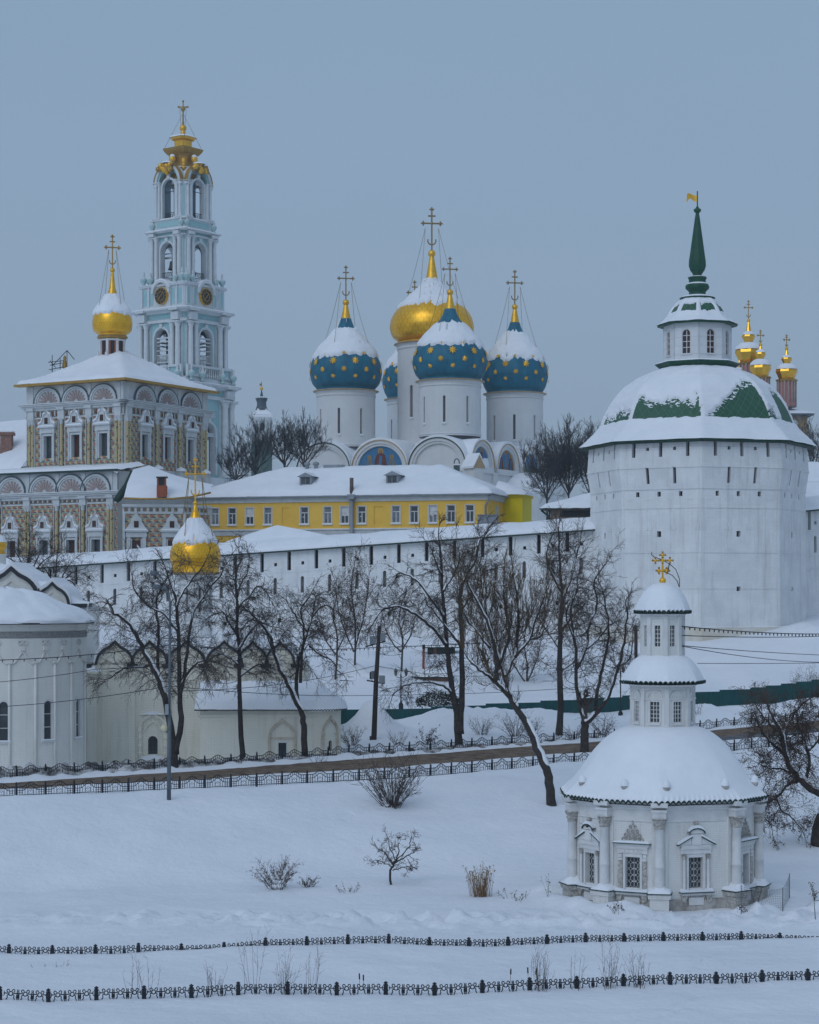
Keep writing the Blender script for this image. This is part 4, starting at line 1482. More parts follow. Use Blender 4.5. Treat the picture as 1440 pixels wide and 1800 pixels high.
# ------------------------------------------------------------------ fortress walls
def fortress_wall(label, A, B, zA, zB, slots, first, step, zbase=7.0):
 A, B = Vector((A[0], A[1], 0)), Vector((B[0], B[1], 0))
 U = B - A
 ln = U.length
 U.normalize()
 N = Vector((U.y, -U.x, 0))
 root = thing('fortress_wall', label, 'wall', (A.x, A.y, 0))
 def ez(u):
  return lerp(zA, zB, u / ln)
 def fn(u, v, w):
  p = U * u + N * (v + 0.12 * max(0, -w - 4) * 0.25)
  return (p.x, p.y, ez(u) + w)
 H = []
 u = first
 i = 0
 while u < ln - 0.5:
  H.append((u, 0.46, -2.35, -0.1, 0, 0.8))
  if u + step / 2 < ln - 0.5:
   H.append((u + step / 2, 0.36, -1.75, -1.36, 0, 0.6))
   H.append((u + step / 2 - 0.05, 0.42, -5.15, -3.15, 1, 0.5))
  if i % 2 == 1:
   H.append((u + step * 0.5 + 0.5, 0.4, -8.6, -8.1, 0, 0.5))
  u += step
  i += 1
 hs = [(c - w / 2, c + w / 2, a, b, ar) for c, w, a, b, ar, dp in H]
 wl = MB()
 facade(wl, fn, 0, ln, zbase - max(zA, zB), 0.25, hs, wcuts=(-5.3, -6.9))
 wl.build('wall', FORT, root)
 for h, q in zip(hs, H):
  m = MB()
  recess(m, fn, h, q[5], 0, 1)
  m.build('loophole', [FORT, DARK if not q[4] else mat_slit], root)
 st = MB()
 st.box(0, ln, -0.05, 0.10, -5.5, -5.32, 0, fn)
 st.box(0, ln, -0.05, 0.08, -7.05, -6.9, 0, fn)
 st.box(0, ln, -0.05, 0.05, -2.62, -2.5, 0, fn)
 st.build('string_course', FORT, root)
 rf = MB()
 n = int(ln / 0.6)
 sec = [(0.62, -0.03), (0.66, 0.1), (0.55, 0.28), (0.1, 0.6), (-0.9, 1.08), (-2.0, 1.5), (-2.6, 1.55), (-3.6, 1.1), (-5.0, 0.2)]
 vs = []
 for i in range(n + 1):
  u = ln * i / n
  for k, (v, w) in enumerate(sec):
   j = 0.14 * fb(u * 0.35, v * 0.8, zA) * (1 if k > 1 else 0.6)
   vs.append(fn(u, v + 0.08 * fb(u * 0.5, 3, 0) * (k < 3), w + 0.12 * (k > 0) + j))
 m = len(sec)
 rf.add(vs, [(i * m + k, (i + 1) * m + k, (i + 1) * m + k + 1, i * m + k + 1) for i in range(n) for k in range(m - 1)], 0, True)
 r = rf.build('roof', SNOW, root)
 ev = MB()
 ev.box(0, ln, -0.6, 0.64, -0.02, 0.05, 0, fn)
 ev.box(0, ln, 0.60, 0.68, -0.12, 0.06, 0, fn)
 ev.build('eave', DGREEN, r)
 return root, fn, ez, ln
mat_slit = mat('worn_slit', (0.16, 0.15, 0.15), (0.30, 0.29, 0.28), scale=1.2, rough=0.95, stretch=(1, 1, 0.5))
WA, WB = (XP(-90, 249), 249), (XP(1052, 235.5), 235.5)
# eave heights read at the ends of the photograph's long white wall
_zA = ZP(1009.5, 249)
_zB = ZP(931, 235.5)
wr, wfn, wez, wln = fortress_wall('long white fortress wall with dark slots and snowy roof left of the green roofed tower', WA, WB, _zA, _zB, True, 3.05, 3.37)
fortress_wall('short white fortress wall right of the green roofed tower', (XP(1405, 240), 240), (XP(1540, 246), 246), ZP(899, 240), ZP(886, 246), True, 1.6, 1.9)
# roof of the gate house rising behind the wall walk
gm = MB()
gx, gd = XP(490, 247), 247
gz = ZP(958, 247)
pts = [(XP(388, 246), 244.5), (XP(640, 246), 243.5), (XP(600, 252), 253), (XP(420, 253), 253)]
apex = (XP(488, 249), 248, ZP(923, 248))
vs = []
nn = 18
for (ax, ay), (bx, by) in zip(pts, pts[1:] + pts[:1]):
 for i in range(nn):
  px_, py_ = lerp(ax, bx, i / nn), lerp(ay, by, i / nn)
  for k in range(9):
   t = k / 8
   zz = lerp(gz, apex[2], t ** 0.85) + 0.16 * fb(px_ * .5, t * 3, 1) * (1 - t)
   vs.append((lerp(px_, apex[0], t), lerp(py_, apex[1], t), zz))
M_ = nn * 4
gm.add(vs, [(i * 9 + k, ((i + 1) % M_) * 9 + k, ((i + 1) % M_) * 9 + k + 1, i * 9 + k + 1) for i in range(M_) for k in range(8)], 0, True)
g2 = MB()
for (ax, ay), (bx, by) in zip(pts, pts[1:] + pts[:1]):
 g2.add([(ax, ay, 12), (bx, by, 12), (bx, by, gz), (ax, ay, gz)], [(0, 1, 2, 3)], 0)
gr = thing('gate_house', 'low pyramid snow roof of a gate house just behind the fortress wall', 'building')
g2.build('wall', FORT, gr)
gm.build('roof', SNOW, gr)
# ------------------------------------------------------------------ yellow monks' building
def yellow_building():
 Lp = Vector((XP(340, 277.5), 277.5, 0))
 Rp = Vector((XP(858, 266), 266, 0))
 U = Rp - Lp
 ln = U.length
 U.normalize()
 N = Vector((U.y, -U.x, 0))
 D = 15.0
 root = thing('yellow_building', 'long yellow two storey building with a hipped snow roof behind the wall', 'building', Lp)
 fn = plane_fn((0, 0, 0), U, N)
 ze = 30.15
 ucol = lambda px: (lambda a, b: (b[1] * a[0] - b[0] * a[1]) / 1)((0, 0), (0, 0))
 def u_of(px):
  # intersection of the sight line through px with the facade line
  k = (px - 720) / FL
  return (k * Lp.y - Lp.x) / (U.x - k * U.y)
 wins, blind = [378, 408, 439, 471, 535, 576, 606, 636, 696, 728, 761, 793, 826], [503, 665]
 hs = []
 for p in wins:
  c = u_of(p)
  hs.append((c - 0.56, c + 0.56, 26.45, 28.75))
 bs = [(u_of(p) - 0.6, u_of(p) + 0.6, 26.3, 28.7) for p in blind]
 lows = [(u_of(p) - 0.6, u_of(p) + 0.6, 21.5, 23.6) for p in (385, 420, 560, 590)]
 wl = MB()
 facade(wl, fn, 0, ln, 14, 29.4, hs + bs + lows)
 fs = plane_fn(U * ln, -N, U)
 hside = [(4.6, 5.6, 26.5, 28.7)]
 facade(wl, fs, 0, D, 14, 29.4, hside)
 fl_ = plane_fn(N * -D, N, -U)
 facade(wl, fl_, 0, D, 14, 29.4)
 facade(wl, plane_fn(U * ln - N * D, -U, -N), 0, ln, 14, 29.4)
 for h in bs + lows:
  recess(wl, fn, h, 0.12, 0, 0)
 wl.build('wall', YELLOW, root)
 def win(f, h, style):
  mb = MB()
  recess(mb, f, h, 0.22)
  u0, u1, w0, w1 = h
  e = 0.003
  for a, b, c, d in ((u0 - 0.12, u0 - e, w0 - 0.1, w1 + 0.1), (u1 + e, u1 + 0.12, w0 - 0.1, w1 + 0.1), (u0 - e, u1 + e, w1 + e, w1 + 0.1), (u0 - 0.18, u1 + 0.18, w0 - 0.2, w0 - 0.102)):
   mb.box(a, b, 0.0, 0.07 if c != w0 - 0.2 else 0.2, c, d, 0, f)
  w = mb.build('window', TRIM, root)
  m = MB()
  m.add([f(u0, -0.2, w0), f(u1, -0.2, w0), f(u1, -0.2, w1), f(u0, -0.2, w1)], [(0, 1, 2, 3)])
  m.build('pane', GLASS2 if style % 5 in (0, 3) else GLASS, w)
  m = MB()
  if style % 4 == 2:
   m.box(u0, u1, -0.197, -0.192, lerp(w0, w1, 0.45), w1, 0, f)
  zc = lerp(w0, w1, 0.66)
  uc = (u0 + u1) / 2
  for a, b, c, d in ((u0, u1, zc - 0.06, zc + 0.06), (uc - 0.05, uc + 0.05, w0, zc), (u0, u0 + 0.1, w0, w1), (u1 - 0.1, u1, w0, w1), (u0, u1, w0, w0 + 0.1), (u0, u1, w1 - 0.1, w1)):
   m.box(a, b, -0.19, -0.13, c, d, 0, f)
  if style % 3 == 1:
   m.box(uc - 0.28, uc - 0.05, -0.188, -0.14, lerp(w0, w1, .38), lerp(w0, w1, .43), 0, f)
  m.build('sash', TRIM, w)
  m = MB()
  m.extrude([(u0 - 0.16, w0 - 0.1), (u1 + 0.16, w0 - 0.1), (u1 + 0.1, w0 + 0.03), (u0 - 0.1, w0 + 0.05)], f, -0.1, 0.18)
  m.build('snow_sill', SNOW, w)
 for i, h in enumerate(hs):
  win(fn, h, i)
 for h in hside:
  win(fs, h, 0)
 tr = MB()
 tr.box(0, ln + 0.02, -0.05, 0.14, 24.9, 25.55, 0, fn)
 tr.box(0, ln + 0.02, -0.05, 0.28, 25.553, 25.68, 0, fn)
 tr.box(-0.14, D, 0.0, 0.14, 24.9, 25.55, 0, fs)
 for a, b in ((29.4, 29.98), ):
  tr.box(-0.1, ln + 0.18, -0.05, 0.18, a, b, 0, fn)
  tr.box(-0.18, D, 0.0, 0.18, a, b, 0, fs)
 tr.box(-0.3, ln + 0.4, -0.05, 0.42, 29.983, 30.12, 0, fn)
 tr.box(-0.42, D, 0.0, 0.42, 29.983, 30.12, 0, fs)
 tr.build('cornice', GTRIM, root)
 sn = MB()
 sn.box(0, ln, 0.0, 0.25, 25.683, 25.76, 0, fn)
 sn.build('snow_ledge', SNOW, root)
 # hipped roof with a thick soft blanket
 rf = MB()
 zr = 34.7
 ov = 0.75
 nu, nv = 90, 28
 def roof_z(u, q):
  # u along, q depth from the front eave
  edge = min(q, (D + 2 * ov) - q)
  eu = min(u * 0.72, (ln + 2 * ov - u) * 0.88)
  e = min(edge / (D / 2 + ov), max(0.0, eu) / (D / 2 + ov), 1.0)
  z = ze + 0.55 + (zr - ze - 0.5) * (e ** 0.93)
  if min(edge, eu) < 0.35:
   z -= 0.5 * (1 - min(edge, eu) / 0.35) ** 2
  return z
 vs = []
 for i in range(nu + 1):
  u = (ln + 2 * ov) * i / nu
  for k in range(nv + 1):
   q = (D + 2 * ov) * (k / nv if k > 3 else [0, 0.012, 0.035, 0.075][k])
   z = roof_z(u, q) + 0.13 * fb(u * 0.35, q * 0.5, 2)
   vs.append(fn(u - ov, ov - q - 0.12 * fb(u * .6, 1, 1) * (k < 3), z))
 rf.add(vs, [(i * (nv + 1) + k, (i + 1) * (nv + 1) + k, (i + 1) * (nv + 1) + k + 1, i * (nv + 1) + k + 1) for i in range(nu) for k in range(nv)], 0, True)
 roof = rf.build('roof', SNOW, root)
 ev = MB()
 ev.box(-ov, ln + ov, -0.3, ov - 0.02, ze, ze + 0.1, 0, fn)
 ev.box(-ov, D, 0, ov, ze, ze + 0.1, 0, fs)
 ev.box(-ov, ln + ov, ov - 0.02, ov + 0.08, ze - 0.06, ze + 0.08, 0, fn)
 ev.build('eave', GREYMETAL, roof)
 # dormers
 for px, py in ((531, 848), (684, 843)):
  u = u_of(px)
  dm = MB()
  q = 3.6
  v1 = -1.45
  z0 = 31.75
  dm.box(u - 0.85, u + 0.85, v1 - 2.4, v1, z0, z0 + 1.25, 0, fn)
  dm.extrude([(u - 1.2, z0 + 1.22), (u + 1.2, z0 + 1.22), (u, z0 + 1.75)], fn, v1 - 3.2, v1 + 0.25, 0)
  o = dm.build('dormer', GREYMETAL, roof)
  g = MB()
  g.box(u - 0.62, u - 0.05, v1 + 0.003, v1 + 0.04, z0 + 0.25, z0 + 1.1, 0, fn)
  g.box(u + 0.05, u + 0.62, v1 + 0.003, v1 + 0.04, z0 + 0.25, z0 + 1.1, 0, fn)
  g.build('pane', GLASS, o)
  g = MB()
  g.extrude([(u - 1.1, z0 + 1.30), (u, z0 + 1.79), (u + 1.1, z0 + 1.30), (u, z0 + 1.95)], fn, v1 - 3.2, v1 + 0.1, 0)
  g.build('snow_cap', SNOW, o)
 # roof hatch, ventilators, stove pipe
 h = MB()
 u = u_of(556)
 h.box(u - 1.3, u + 1.5, -8.4, -7.0, 34.55, 34.95, 0, fn)
 h.build('hatch', GREYMETAL, roof)
 for px in (511, 527):
  h = MB()
  u = u_of(px)
  p = fn(u, -7.0, 0)
  h.lathe([(0.3, 34.4), (0.3, 34.9), (0.5, 35.0), (0.42, 35.3), (0.0, 35.45)], 10, (p[0], p[1], 0))
  h.build('ventilator', GREYMETAL, roof)
 pp = MB()
 u = u_of(620)
 p = fn(u, 0.45, 0)
 pp.tube([(p[0], p[1], 19), (p[0], p[1], 30.2)], 0.28, 10)
 pp.box(u - 0.5, u + 0.5, 0.1, 0.95, 29.7, 30.35, 0, fn)
 pp.tube([(p[0], p[1], 30.3), (p[0], p[1], 32.6)], 0.27, 10, 1)
 pp.build('stove_pipe', [GREYMETAL, mat('sooty_brick', (0.10, 0.075, 0.065), (0.16, 0.12, 0.10), scale=3)], root)
 for px in (857,):
  dp = MB()
  u = u_of(px) - 0.25
  pts_ = [fn(u + 0.9, 0.5, 30.0), fn(u + 0.6, 0.45, 29.6), fn(u, 0.2, 28.6), fn(u, 0.2, 20)]
  dp.tube(pts_, 0.13, 8)
  dp.build('drainpipe', GREYMETAL, root)
 dp = MB()
 u = u_of(346)
 dp.tube([fn(u, 0.45, 29.9), fn(u, 0.2, 29.0), fn(u, 0.2, 20)], 0.13, 8)
 dp.build('drainpipe', GREYMETAL, root)
 # pipe run and awnings under the string course
 ru = MB()
 ru.tube([fn(u_of(436), 0.3, 24.75), fn(u_of(520), 0.3, 24.7), fn(u_of(600), 0.35, 24.72), fn(u_of(700), 0.3, 24.7)], 0.1, 6)
 for px in (560, 585, 610, 640, 668):
  u = u_of(px)
  ru.box(u - 0.7, u + 0.7, 0.02, 0.7, 24.2, 24.34, 0, fn)
 ru.build('pipe_run', STEEL, root)
 # bright sheeted annex at the right end
 ax = MB()
 fa = plane_fn(U * ln - N * 9.2, U, N)
 ax.box(-0.5, 2.6, -6.0, 0.0, 14, 30.2, 0, fa)
 ax.box(-0.5, 2.85, -6.0, 0.25, 30.2, 30.55, 0, fa)
 for x in (1.6, 2.57):
  ax.box(x, x + 0.06, 0.0, 0.03, 14, 30.2, 0, fa)
 ao = ax.build('annex', LEMON, root)
 ar = MB()
 vs = []
 for i in range(17):
  for k in range(11):
   u, q = lerp(-1.2, 3.5, i / 16), lerp(0.7, -8.0, k / 10)
   e = min((0.7 - q) / 4.4, (3.5 - u) / 3.6, 1.0)
   z = 30.6 + 0.35 * sstep(0, .12, e) + 1.6 * max(0, min(1, (3.5 - u) / 4.7)) * max(0, min(1, (0.9 - q) / 2.5)) + 0.1 * fb(u, q, 3) + (-0.15 if e <= 0 else 0)
   vs.append(fa(u, q, z))
 ar.add(vs, [(i * 11 + k, (i + 1) * 11 + k, (i + 1) * 11 + k + 1, i * 11 + k + 1) for i in range(16) for k in range(10)], 0, True)
 ar.build('snow_roof', SNOW, ao)
 return root
yellow_building()
gb = MB()
gb.box(-1.1, 1.1, -0.9, 0.9, 0, 2.0)
gb.box(-1.2, 1.2, -1.0, 1.0, 2.0, 2.08)
o = gb.build('steel_cabinet', GREYMETAL, None, (XP(856, 250), 250, ZP(934, 250)))
tag(o, 'grey steel cabinet on the wall roof in front of the yellow building', 'cabinet')
# ------------------------------------------------------------------ cathedral of five domes
def onion(rb, rm, h):
 """onion dome profile from its seat: base radius, widest radius, height to the neck"""
 return smooth_prof([(rb, 0), (rb * 0.99, h * 0.03), (rm * 0.93, h * 0.10), (rm * 0.995, h * 0.21), (rm, h * 0.28), (rm * 0.95, h * 0.40), (rm * 0.80, h * 0.54), (rm * 0.58, h * 0.67), (rm * 0.37, h * 0.79), (rm * 0.22, h * 0.90), (rm * 0.145, h)], 5)
def dome_mask(frac_lo, amp, seed, hi=2.0, holes=0.0):
 def f(t, s, z):
  nz = fb(math.sin(t) * 4.5 + seed, math.cos(t) * 4.5, seed + z * 0.35, 5)
  lo = frac_lo + amp * nz
  m = sstep(lo - 0.012, lo + 0.03, s) * (1 - sstep(hi - 0.02, hi + 0.02 + 0.05 * nz, s))
  if holes and fb(math.sin(t) * 9, math.cos(t) * 9, z * 1.5 + seed, 3) > holes:
   m *= 0.15
  return m
 return f
def star(mb, fn, r, mi=0):
 pts = []
 for i in range(16):
  rr = r if i % 2 == 0 else r * 0.5
  pts.append((rr * math.sin(PI * i / 8), rr * math.cos(PI * i / 8)))
 mb.add([fn(0, 0.16, 0)] + [fn(a, 0.03, b) for a, b in pts], [(0, 1 + i, 1 + (i + 1) % 16) for i in range(16)], mi)
def prof_at(prof, s):
 ln = [0]
 for i in range(1, len(prof)):
  ln.append(ln[-1] + math.hypot(prof[i][0] - prof[i - 1][0], prof[i][1] - prof[i - 1][1]))
 t = s * ln[-1]
 for i in range(1, len(prof)):
  if ln[i] >= t:
   k = (t - ln[i - 1]) / max(1e-6, ln[i] - ln[i - 1])
   r, z = lerp(prof[i - 1][0], prof[i][0], k), lerp(prof[i - 1][1], prof[i][1], k)
   return r, z, prof[i][0] - prof[i - 1][0], prof[i][1] - prof[i - 1][1]
 return prof[-1][0], prof[-1][1], 0, 1
def drum_with_dome(root, c, r, z0, z1, rm, hd, mats, seed, snow_lo, nwin, win, cross_h, stars=True, spire=True, phase=0.0, view=(-100, 100), chain=True, snow_thick=0.3):
 """cylindrical drum with slit windows, dome, spire, cross and stay chains"""
 def fn(u, v, w):
  a = u / r
  return (c[0] + (r + v) * math.sin(a), c[1] - (r + v) * math.cos(a), w)
 wl = MB()
 hs = []
 for k in range(nwin):
  a = rad(phase + 360.0 * k / nwin)
  a = (a + PI) % (2 * PI) - PI
  if view[0] < math.degrees(a) < view[1]:
   hs.append((a * r - win[0] / 2, a * r + win[0] / 2, win[1], win[2], True))
 facade(wl, fn, -PI * r, PI * r, z0, z1 - 0.1, hs, ucuts=[-PI * r + 2 * PI * r * i / 72 for i in range(73)], smooth=False)
 w = wl.build('drum', CATH, root)
 for h in hs:
  m = MB()
  recess(m, fn, h, 0.45, 0, 1)
  for s in (0.33, 0.66):
   pass
  m.box(h[0] - 0.12, h[1] + 0.12, 0.0, 0.16, h[2] - 0.16, h[2] - 0.003, 0, fn)
  p = m.build('window', [TRIM, mat_slitwin], w)
  m = MB()
  m.extrude([(h[0] - 0.1, h[2]), (h[1] + 0.1, h[2]), (h[1], h[2] + 0.22), (h[0], h[2] + 0.16)], fn, -0.3, 0.14)
  m.build('snow_sill', SNOW, p)
 m = MB()
 m.lathe([(r + 0.02, z1 - 1.0), (r + 0.12, z1 - 0.95), (r + 0.12, z1 - 0.75), (r + 0.05, z1 - 0.7), (r + 0.08, z1 - 0.25), (r + 0.28, z1 - 0.1)], 64, (c[0], c[1], 0))
 m.lathe([(r + 0.02, z0 + 0.2), (r + 0.1, z0 + 0.25), (r + 0.1, z0 + 0.45), (r + 0.02, z0 + 0.5)], 64, (c[0], c[1], 0))
 m.lathe([(r + 0.30, z1 - 0.14), (r + 0.62, z1 - 0.02), (r + 0.62, z1 + 0.06), (rm * 0.8, z1 + 0.16)], 64, (c[0], c[1], 0), 1)
 m.build('cornice', [CATH, mat_goldrim], w)
 dm = MB()
 rb = mats['rb']
 prof = onion(rb, rm, hd)
 dm.lathe(prof, 72, (c[0], c[1], z1 + 0.1))
 d = dm.build('dome', mats['dome'], root)
 snow_shell(prof, 144, snow_thick, dome_mask(snow_lo, 0.05, seed, mats.get('snow_hi', 2.0), mats.get('holes', 0)), None, (c[0], c[1], z1 + 0.1), 2, seed).build('snow_cap', SNOW, d)
 if stars:
  for row, (s, k, sc) in enumerate(((0.345, 10, 0.74), (0.46, 10, 0.62), (0.245, 10, 0.55), (0.165, 10, 0.45), (0.56, 9, 0.6))):
   for i in range(k):
    a = rad((i + 0.5 * (row in (1, 2))) * 360 / k + seed * 17)
    if math.cos(a) < -0.25:
     continue
    rr, zz, dr, dz = prof_at(prof, s)
    l = math.hypot(dr, dz)
    nrm = Vector((math.sin(a) * dz / l, -math.cos(a) * dz / l, -dr / l))
    tan = Vector((math.cos(a), math.sin(a), 0))
    up = nrm.cross(tan) * -1
    up = tan.cross(nrm)
    if up.z < 0:
     up = -up
    o = Vector((c[0] + rr * math.sin(a), c[1] - rr * math.cos(a), z1 + 0.1 + zz))
    m = MB()
    star(m, lambda u, v, w_: o + tan * u + nrm * (v + 0.1) + up * w_, sc * rm / 6.2)
    m.build('star', GOLDP, d)
 zt = z1 + 0.1 + hd
 rn = rm * 0.145
 sp = MB()
 sl = mats['spire']
 if spire:
  k = 22
  vs, fs = [], []
  sp.lathe([(rn * 1.02, -0.3), (rn * 0.95, 0.0), (rn * 0.6, sl * 0.5), (rn * 0.38, sl * 0.86), (rn * 0.3, sl * 0.9)], 22, (c[0], c[1], zt), 0, True, None, None, lambda a, s: (-0.55 * (1 - s) ** 8 * (math.cos(a * 11) * 0.5 + 0.5) if not mats.get('plain') else 0))
 sp.ball((c[0], c[1], zt + sl), rn * 0.62, 0, 12)
 sp.build('spire', mats['sp'], d)
 cm = MB()
 cross(cm, (c[0], c[1], zt + sl + rn * 0.5), cross_h, cross_h * 0.42, 0.105 * cross_h / 5, 0, False, True, mats.get('cang', 0.15))
 cc = cm.build('cross', mats['cross'], d)
 if chain:
  ch = MB()
  zc = zt + sl + cross_h * 0.62
  for i in range(4):
   a = rad(45 + 90 * i + 20)
   rr, zz, _, _ = prof_at(prof, 0.60)
   sx = 0.16 * cross_h * (1 if math.sin(a) > 0 else -1)
   p0 = Vector((c[0] + sx, c[1], zc))
   p1 = Vector((c[0] + (rr + 0.3) * math.sin(a), c[1] - (rr + 0.3) * math.cos(a), z1 + zz))
   ch.tube([p0.lerp(p1, t) - Vector((0, 0, 0.5 * math.sin(PI * t))) for t in [j / 8 for j in range(9)]], 0.035, 3)
  ch.build('stay_chain', BRONZE, cc)
mat_slitwin = mat('slit_glass', (0.11, 0.10, 0.10), (0.17, 0.15, 0.145), scale=0.7, rough=0.5, stretch=(1, 1, 3))
mat_goldrim = mat('gilded_rim', (0.54, 0.38, 0.21), (0.40, 0.29, 0.19), scale=1.5, rough=0.6, metal=0.2)
def cathedral():
 O = Vector((9.1, 312, 0))
 a = Vector((-0.863, 0.505, 0))
 b = Vector((0.505, 0.863, 0))
 root = thing('cathedral', 'white cathedral with one gold and four blue starred onion domes', 'cathedral', O)
 def P(i, j, z=0):
  q = a * i + b * j
  return (q.x, q.y, z)
 blue = dict(dome=BLUE, sp=GOLDP, cross=BRONZE, rb=4.85, spire=2.65)
 # left, front, right, back drums
 for (i, j, r, z0, z1, rm, hd, lo, seed, ch) in ((26.0, 5.6, 4.85, 41.0, 50.35, 5.95, 12.0, 0.525, 1.0, 5.4), (6.3, 5.6, 4.95, 42.0, 50.9, 6.0, 11.6, 0.535, 2.3, 5.0),
             (6.3, 28.2, 4.8, 40.8, 50.9, 5.65, 12.1, 0.53, 3.1, 5.6), (26.0, 28.2, 4.8, 41.0, 50.9, 5.65, 12.1, 0.53, 4.4, 5.4)):
  m = dict(blue, snow_hi=0.86 if seed != 2.3 else 0.80, rb=r * 1.01)
  drum_with_dome(root, P(i, j), r, z0, z1, rm, hd, m, seed, lo, 8, (0.42, z0 + 1.9, z0 + 6.3), ch, True, True, -12 + (8 if seed == 3.1 else 0))
 gold = dict(dome=GOLD, sp=GOLDP, cross=BRONZE, rb=5.6, spire=4.0, plain=True, snow_hi=0.97, holes=0.40)
 drum_with_dome(root, P(16.1, 16.9), 5.75, 41, 58.7, 7.05, 11.2, gold, 5.5, 0.60, 8, (0.6, 46, 51.5), 6.9, False, True, 8)
 # body with its row of gables
 Wa, Wb = 32.0, 35.0
 zg, rg = 37.0, 4.35
 body = MB()
 fa = plane_fn(P(Wa, 0), -a, -b)          # left face, u from its far left end to the near corner
 fb_ = plane_fn((0, 0, 0), b, -a)         # right face, u from the near corner away
 facade(body, fa, 0, Wa, 14, zg)
 facade(body, fb_, 0, Wb, 14, zg)
 facade(body, plane_fn(P(Wa, Wb), -b, a), 0, Wb, 14, zg)
 facade(body, plane_fn(P(0, Wb), a, b), 0, Wa, 14, zg)
 for k in range(4):
  u = Wa * k / 3
  body.box(max(0, u - 0.8), min(Wa, u + 0.8), 0.0, 0.35, 14, zg - 0.6, 0, fa)
 for k in range(5):
  u = Wb * k / 4
  body.box(max(0.0, u - 0.7), min(Wb, u + 0.7), 0.0, 0.35, 14, zg - 0.6, 0, fb_)
 body.build('wall', CATH, root)
 br = MB()      # snow under the gables, roof core
 vs = []
 n = 26
 for i in range(n + 1):
  for j in range(n + 1):
   u, v = lerp(1.4, Wa - 1.4, i / n), lerp(1.4, Wb - 1.4, j / n)
   e = min(u, Wa - u, v, Wb - v)
   z = 39.2 + 2.3 * sstep(0, 9, e) + 0.35 * fb(u * .3, v * .3, 1)
   vs.append(P(u, v, z))
 br.add(vs, [(i * (n + 1) + k, (i + 1) * (n + 1) + k, (i + 1) * (n + 1) + k + 1, i * (n + 1) + k + 1) for i in range(n) for k in range(n)], 0, True)
 br.build('roof', SNOW, root)
 def gable(fn, c, r, z0, rise, paint, idx):
  m = MB()
  k = 20
  R = [(c + r * math.cos(PI * i / k), z0 + rise * math.sin(PI * i / k)) for i in range(k + 1)]
  R1 = [(c + (r - 0.45) * math.cos(PI * i / k), z0 + (rise - 0.45) * math.sin(PI * i / k)) for i in range(k + 1)]
  R2 = [(c + (r - 0.85) * math.cos(PI * i / k), z0 + (rise - 0.85) * math.sin(PI * i / k)) for i in range(k + 1)]
  R3 = [(c + (r + 0.15) * math.cos(PI * i / k), z0 + (rise + 0.15) * math.sin(PI * i / k)) for i in range(k + 1)]
  m.band(R, R1, fn, -1.0, 0.35, 0)
  m.band(R1, R2, fn, -1.0, 0.15, 0)
  m.band(R3, R, fn, -0.5, 0.5, 1)
  m.extrude(R2[::-1], fn, -0.6, -0.2, 0)
  m.box(c - r, c + r, -0.4, 0.3, z0 - 0.9, z0 - 0.003, 0, fn)
  m.box(c - r - 0.35, c - r + 0.35, 0.0, 0.9, z0 - 0.5, z0 - 0.1, 0, fn)
  g = m.build('gable', [CATH, mat_goldrim if paint else DGREEN], root)
  s = MB()
  Ro = [(c + (r + 0.2 + 0.35 * math.sin(PI * i / k) + 0.1 * fb(i * .3, c, 1)) * math.cos(PI * i / k), z0 + (rise + 0.5 + 0.12 * fb(i * .3, c, 0)) * math.sin(PI * i / k)) for i in range(k + 1)]
  Ri = [(c + (r + 0.16) * math.cos(PI * i / k), z0 + (rise + 0.16) * math.sin(PI * i / k)) for i in range(k + 1)]
  s.band(Ro, Ri, fn, -7.5, 0.42)
  for f in range(len(s.s)):
   s.s[f] = False
  s.build('snow_roof', SNOW, g)
  if paint:
   f = MB()
   rr = r - 0.9
   v = -0.18
   def disc(x, z, ra, rb_, mi, dv, m0=0, m1=360, kk=14):
    pts = [(x + ra * math.cos(rad(lerp(m0, m1, q / kk))), z + rb_ * math.sin(rad(lerp(m0, m1, q / kk)))) for q in range(kk if m1 - m0 == 360 else kk + 1)]
    f.extrude(pts, fn, v, v + dv, mi)
   def figure(x, z, h, robe, wid):
    f.extrude([(x - wid * 0.5, z), (x + wid * 0.5, z), (x + wid * 0.42, z + h * 0.45), (x + wid * 0.30, z + h * 0.68), (x + wid * 0.1, z + h * 0.76), (x - wid * 0.1, z + h * 0.76), (x - wid * 0.32, z + h * 0.66), (x - wid * 0.44, z + h * 0.4)], fn, v, v + 0.06, robe)
    f.extrude([(x - wid * 0.2, z), (x + wid * 0.06, z), (x + wid * 0.14, z + h * 0.6), (x - wid * 0.06, z + h * 0.66)], fn, v, v + 0.075, 3 if robe != 3 else 1)
    disc(x, z + h * 0.85, h * 0.155, h * 0.165, 5, 0.05)
    disc(x, z + h * 0.85, h * 0.085, h * 0.105, 4, 0.08)
   full = [(c + rr * math.cos(PI * i / k), z0 + (rise - 0.9) * math.sin(PI * i / k)) for i in range(k + 1)]
   f.extrude(full, fn, v - 0.02, v + 0.02, 0 if paint != 2 else 1)
   if paint == 1:
    figure(c, z0 + 0.05, 3.25, 2, 2.4)
    figure(c - 2.1, z0 + 0.1, 2.1, 1, 1.2)
    figure(c + 2.1, z0 + 0.1, 2.1, 1, 1.2)
    f.extrude([(c - rr, z0), (c + rr, z0), (c + rr * 0.9, z0 + 0.5), (c - rr * 0.9, z0 + 0.5)], fn, v, v + 0.03, 6)
   elif paint == 2:
    f.extrude([(c - rr * .5, z0 + 1.2), (c + rr * .5, z0 + 1.2), (c + rr * .35, z0 + 2.8), (c - rr * .35, z0 + 2.8)], fn, v, v + 0.03, 0)
    for dx in (-1.7, 0, 1.7):
     figure(c + dx, z0 + (0.05 if dx else 0.3), 2.6 if dx else 2.9, 2 if dx else 3, 1.5)
   else:
